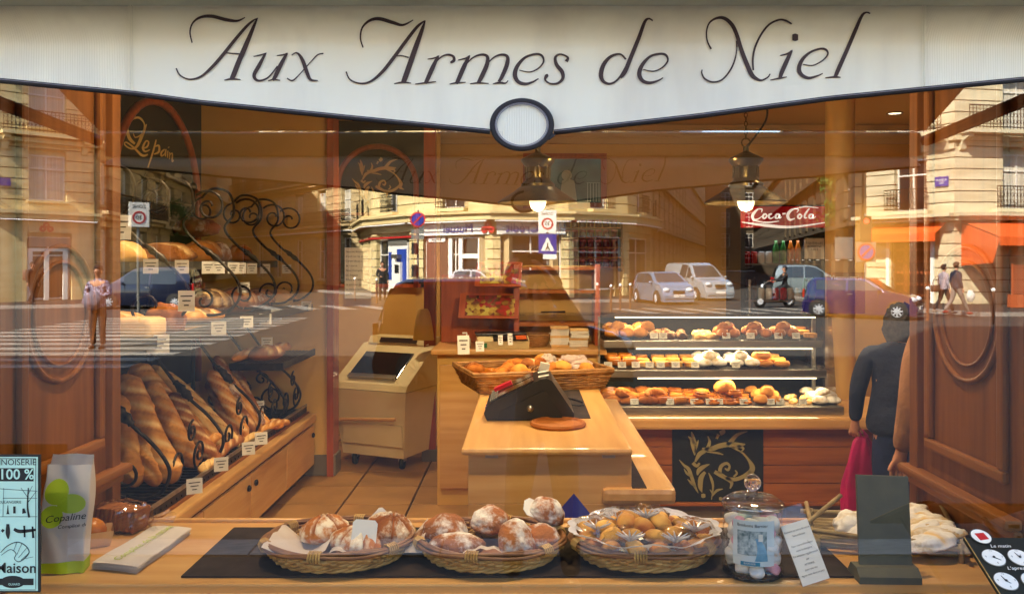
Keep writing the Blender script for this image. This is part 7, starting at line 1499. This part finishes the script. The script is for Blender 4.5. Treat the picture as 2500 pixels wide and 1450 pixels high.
# printed paper bag standing at the left
M['bagpaper'] = mat('white_bag_paper', '#ddd5cc', .8, col2='#cfc6bd', vs=6, bump=.5, bs=18, trl=.2); M['lime'] = mat('lime_print', '#b3c91c', .7, col2='#a3ba14', vs=9)
pbx = (153-VX)*2.31/F; pb = thing('paper_bag', 'white paper bag printed with a lime clover leaning by the wood panelling', 'bag', (pbx, .115, BZ+.001), rot=(math.radians(-3), math.radians(3), math.radians(12)))
def bagp(u, v, r=0.0):
    """u goes round the bag, v up; front face is u in 0..0.4"""
    w_, dd = .056+r, .03+r; per = [(-w_, -dd), (w_, -dd), (w_, dd), (-w_, dd)]; L_ = [0, .4, .5, .9, 1.0]
    u = u % 1.0; i = max(j for j in range(4) if u >= L_[j]-1e-9); f = (u-L_[i])/(L_[i+1]-L_[i]); a, b = per[i], per[(i+1) % 4]
    x, y = a[0]+(b[0]-a[0])*f, a[1]+(b[1]-a[1])*f; sq = max(0, v-.75)*2.4; y *= 1-min(.93, sq); x *= 1+.06*sq
    top = .285 if i != 2 else .31
    return Vector((x+.003*math.sin(9*v+5*u)*(.3+v), y+.004*math.sin(7*v+20*u)*(.3+v)+.003*math.sin(23*u+11*v), top*v))
MB().grid(lambda u, v: bagp(u, v), 60, 24, True).build('bag_body', M['bagpaper'], pb, True)
def bagpoly(nm, f, n, m):
    pts = [f(i/n) for i in range(n)]; c = (sum(p[0] for p in pts)/n, sum(p[1] for p in pts)/n); mb = MB(); vs = []; fs = []
    rings = [0, .33, .66, 1]
    for s in rings: vs += [bagp(.2+(c[0]+(p[0]-c[0])*s)*.4/.112, (c[1]+(p[1]-c[1])*s)/.285, .0016) for p in pts]
    for r in range(3):
        for i in range(n): fs.append((r*n+i, r*n+(i+1) % n, (r+1)*n+(i+1) % n, (r+1)*n+i))
    mb.add(vs, fs).build(nm, m, pb, True)
for (cx_, cz_, a, b, t_) in ((-.024, .215, .028, .034, .1), (.014, .185, .034, .026, .1), (-.028, .15, .026, .03, -.2)): bagpoly('clover_leaf', lambda s: (max(-.054, min(.054, cx_+a*math.cos(2*PI*s))), cz_+b*math.sin(2*PI*s)), 24, M['lime'])
MB().grid(lambda u, v: bagp(u, .001+v*.09*(1+.3*math.sin(3*u)), .0014), 40, 4, True).build('lime_base_band', M['lime'], pb, True)
def bag_text(s, size, x, z, m, sh=.12):
    me = text_mesh(s, size, m, align='LEFT', shear=sh)
    for q in me.vertices: a, b = q.co.x+x, q.co.y+z+(q.co.x)*.12; q.co = bagp(.2+min(a, .054)*.4/.112, b/.285, .0024)
    inst('bag_lettering', me, pb)
bag_text('Copaline', .026, -.042, .142, M['ink']); bag_text('Complice de la', .0135, -.012, .122, M['ink'])
# stack of flat printed bags
a, b, c, d_ = (Vector((-1.184, .12, 0)), Vector((-1.043, .085, 0)), Vector((-1.027, .414, 0)), Vector((-1.155, .434, 0))); ctr = (a+b+c+d_)/4
st = thing('bag_stack', 'flat stack of white paper bags with lime script on the bench', 'paper stack', (ctr.x, ctr.y, BZ+.001)); rr = random.Random(3)
for i in range(7):
    o_ = Vector((rr.uniform(-.003, .003), rr.uniform(-.004, .004), 0)); pts = [q-ctr+o_ for q in (a, b, c, d_)]
    m = MB(); z = .0012+i*.0031
    m.grid(lambda u, v: (pts[0]+(pts[1]-pts[0])*u)*(1-v)+(pts[3]+(pts[2]-pts[3])*u)*v+Vector((0, 0, z+.0028*math.sin(PI*u)+.0012*math.sin(9*v+i))), 8, 16); m.build('flat_bag', M['bagpaper'], st, True)
me = text_mesh('Complice de la nature', .033, M['lime'], shear=.2); ax = ((b-a).normalized(), (d_-a).normalized())
for q in me.vertices: x, y = q.co.x, q.co.y; q.co = ax[1]*x*1.0+(-ax[0])*y*1.1+Vector((0, 0, .0275))
inst('lime_lettering', me, st)
# wrapped loaf, twisted end, punnet with brioche
p = on_bench(290, 1300); wl2 = thing('wrapped_loaf', 'dark sliced loaf in clear plastic behind the stack of bags', 'bread', (p.x, p.y+.02, BZ+.001), math.radians(-12))
lf = MB()
for i in range(9): lf.box((-.064+i*.016, 0, .04), (.0135, .075, .07+.006*math.sin(i*.8)), (0, .18, 0), bevel=.005)
lf.build('sliced_loaf', BR['brown'], wl2, kind='stuff'); MB().ball((0, 0, .046), (.098, .06, .05), 40, 26, lambda d: 1+.16*fbm(d, 3.2, 4)+.1*abs(d.x)**3).build('clear_wrap', M['clearbag'], wl2, False)
MB().grid(lambda u, v: Vector((.095+.06*u, (.012+.035*u)*math.cos(2*PI*v)*(1+.2*math.sin(5*2*PI*v)), .035+(.01+.028*u)*math.sin(2*PI*v))), 8, 24).build('twisted_end', M['clearbag'], wl2, True)
p = on_bench(222, 1335); pu = thing('wooden_punnet', 'small pale wooden punnet half hidden by the paper bag', 'punnet', (p.x-.01, p.y+.02, BZ+.001), math.radians(28))
MB().add([(-.05, -.035, 0), (.05, -.035, 0), (.05, .035, 0), (-.05, .035, 0), (-.06, -.045, .045), (.06, -.045, .045), (.06, .045, .045), (-.06, .045, .045)], [(0, 3, 2, 1), (0, 1, 5, 4), (1, 2, 6, 5), (2, 3, 7, 6), (3, 0, 4, 7)]).build('tray', M['crumb'], pu)
put('brioche', loaf(.045, .036, .036, None, seed=9), BR['glaze'], Matrix.Translation((p.x-.01, p.y+.02, BZ+.025)), 'glossy brown brioche in the wooden punnet', 'bread')
# poster outside at the left edge
M['mint'] = mat('mint_poster_paper', '#bfe3d4', .6, col2='#b4dacb', vs=5)
po_ = thing('poster_board', 'mint printed pastry poster with black border at the left edge of the window', 'poster', (-1.40, -.062, 1.06))
dP = D-.066
def pp(px, py): return ((px-VX)*dP/F+1.40, CZ-(py-VY)*dP/F-1.06)
x1_, z1_ = pp(97, 1110); x0_ = x1_-.34; z0_ = pp(97, 1446)[1]
MB().box(((x0_+x1_)/2, 0, (z0_+z1_)/2), (x1_-x0_, .006, z1_-z0_), bevel=.001).build('board', M['ink'], po_)
MB().box(((x0_+x1_)/2, -.0035, (z0_+z1_)/2), (x1_-x0_-.01, .002, z1_-z0_-.01)).build('print_ground', M['mint'], po_)
for (za, zb) in ((pp(0, 1118)[1], pp(0, 1119.5)[1]), (pp(0, 1438)[1], pp(0, 1439.5)[1])): MB().box(((x0_+x1_)/2, -.0048, (za+zb)/2), (x1_-x0_-.018, .0005, abs(za-zb))).build('border_line', M['ink'], po_)
MB().box((x1_-.0095, -.0048, (z0_+z1_)/2), (.0012, .0005, z1_-z0_-.02)).build('border_line', M['ink'], po_)
def pt_(s, size, px, py, m=None, **k): x, z = pp(px, py); text('poster_lettering', s, size, m or M['ink'], po_, (x, -.0056, z), align='RIGHT', **k)
pt_('VIENNOISERIE', .0215, 90, 1128); za, zb = pp(0, 1142)[1], pp(0, 1174)[1]; MB().box(((x0_+x1_)/2-.004, -.0049, (za+zb)/2), (x1_-x0_-.022, .0005, za-zb)).build('black_band', M['ink'], po_); pt_('100 %', .036, 84, 1158, M['mint'], bold=.0006)
pt_('Maison', .036, 90, 1386, bold=.0005); pt_('BOULANGERIE', .0095, 53, 1225); za, zb = pp(0, 1411)[1], pp(0, 1427)[1]; MB().box(((x0_+x1_)/2-.004, -.0049, (za+zb)/2), (x1_-x0_-.022, .0005, za-zb)).build('black_band', M['ink'], po_)
lx, lz = pp(32, 1419); MB().lathe([(0, 0), (.031, 0)], 30, (lx, -.0054, lz), sx=1, sy=.5, axis=Vector((0, -1, 0))).build('oval_logo', M['ink'], po_); text('poster_lettering', 'GUIARD', .008, M['mint'], po_, (lx+.004, -.0062, lz-.006))
SK = [[(0, 1192, 1.2), (92, 1198, 1.2)], [(8, 1215, 1.2), (92, 1215, 1)], [(10, 1190, 1), (8, 1260, 1)], [(70, 1190, 2.5), (68, 1235, 4), (72, 1262, 5)], [(70, 1215, 1.5), (52, 1190, 1)], [(69, 1225, 1.5), (88, 1200, 1)], [(70, 1205, 1), (80, 1185, 1)], [(36, 1235, 6), (36, 1252, 6)], [(20, 1232, 1), (20, 1250, 5), (20, 1254, 9)], [(58, 1240, 5), (60, 1252, 10)], [(0, 1260, 1.2), (92, 1260, 1.2)], [(20, 1278, 7), (20, 1300, 11), (21, 1314, 3)], [(5, 1292, 6), (10, 1296, 8)], [(35, 1290, 7), (50, 1296, 9), (88, 1292, 6)], [(60, 1282, 5), (61, 1310, 4)], [(80, 1284, 4), (82, 1312, 6)],
      [(2, 1348, 1.5), (18, 1332, 2), (42, 1322, 2), (62, 1330, 2), (72, 1346, 2), (60, 1362, 2), (46, 1370, 2), (36, 1362, 1.5), (40, 1350, 1.5), (26, 1340, 1.5), (4, 1354, 1)], [(42, 1322, 1), (34, 1344, 1)], [(54, 1326, 1), (42, 1352, 1)], [(66, 1336, 1), (46, 1360, 1)], [(72, 1348, 1), (52, 1366, 1)], [(62, 1362, 1), (82, 1358, 1)]]
strokes(MB(), SK, lambda a, b, o: (pp(a, b)[0], -.0055, pp(a, b)[1]), 4).build('ink_drawing', M['ink'], po_, kind='stuff')
# slanted clock board outside at the right edge
M['dkgreen'] = mat('dark_green_board', '#23261c', .45, col2='#1a1d16', vs=4)
cbd = thing('hours_board', 'slanted dark green board with white clock dials at the right edge of the window', 'sign', (1.056, -.145, 1.228))
sl2, cl2 = .436, .9
def CP(u, v, o=0.0): return (u, -cl2*v-sl2*o, -sl2*v+cl2*o)
def cpoly(nm, pts, m, o): MB().add([CP(a, b, o) for a, b in pts]+[CP(a, b, o-.0012) for a, b in pts], [tuple(range(len(pts)))]+[tuple(range(2*len(pts)-1, len(pts)-1, -1))]+[(i, (i+1) % len(pts), len(pts)+(i+1) % len(pts), len(pts)+i) for i in range(len(pts))]).build(nm, m, cbd)
bd = MB(); bd.add([CP(a, b, o) for o in (0, -.008) for a, b in ((0, 0), (.34, 0), (.34, .3), (0, .3))], [(0, 1, 2, 3), (7, 6, 5, 4), (0, 1, 5, 4), (1, 2, 6, 5), (2, 3, 7, 6), (3, 0, 4, 7)]); bd.build('board', M['dkgreen'], cbd)
cpoly('edge_line', [(0, 0), (.0018, 0), (.0018, .3), (0, .3)], M['wicker_l'], .0022)
def disc(u, v, r, n=28): return [(u+r*math.cos(2*PI*i/n), v+r*math.sin(2*PI*i/n)) for i in range(n)]
def ctext(s, size, u, v, m, sh=0):
    me = text_mesh(s, size, m, shear=sh)
    for q in me.vertices: q.co = CP(u+q.co.x, v-q.co.y, .0062)
    inst('board_lettering', me, cbd)
cpoly('crest', disc(.042, -.002, .026), M['ink'], .0025); cpoly('crest_rim', disc(.042, -.002, .0225), M['white'], .0036); cpoly('crest_emblem', [(.03, -.01), (.052, -.012), (.056, .008), (.034, .012)], M['red'], .005)
for i, (u, v, h1, h2) in enumerate(((.039, .066, 2.2, 2.2), (.1, .066, -.35, .6), (.032, .137, -.3, 2.4), (.094, .137, .3, 1.9), (.158, .066, 1, 2), (.156, .137, 2, .4))):
    cpoly('dial_ring', disc(u, v, .0265), M['signgrey'], .0025); cpoly('dial', disc(u, v, .0248), M['white'], .0037); cpoly('hub', disc(u, v, .003, 12), M['ink'], .0062)
    for a, s in ((h1, .016), (h2, .011)):
        dx, dy = math.sin(a), -math.cos(a); cpoly('hand', [(u-dy*.0012, v+dx*.0012), (u+dx*s, v+dy*s), (u+dy*.0012, v-dx*.0012)], M['ink'], .005)
    for q, (s, au, av) in enumerate((('12', 0, -.019), ('3', .019, 0), ('6', 0, .019), ('9', -.019, 0))): ctext(s, .0075, u+au, v+av, M['ink'])
ctext('Le matin', .014, .07, .033, M['white'], .3); ctext("L'apres-midi", .014, .085, .102, M['white'], .3); cpoly('white_slip', [(.07, .178), (.16, .178), (.16, .2), (.07, .2)], M['white'], .003)
MB().tube([(.05, -.16, -.09), (.05, .12, -.2)], .008, 6).build('bracket', M['iron'], cbd); MB().tube([(.29, -.16, -.09), (.29, .12, -.2)], .008, 6).build('bracket', M['iron'], cbd)
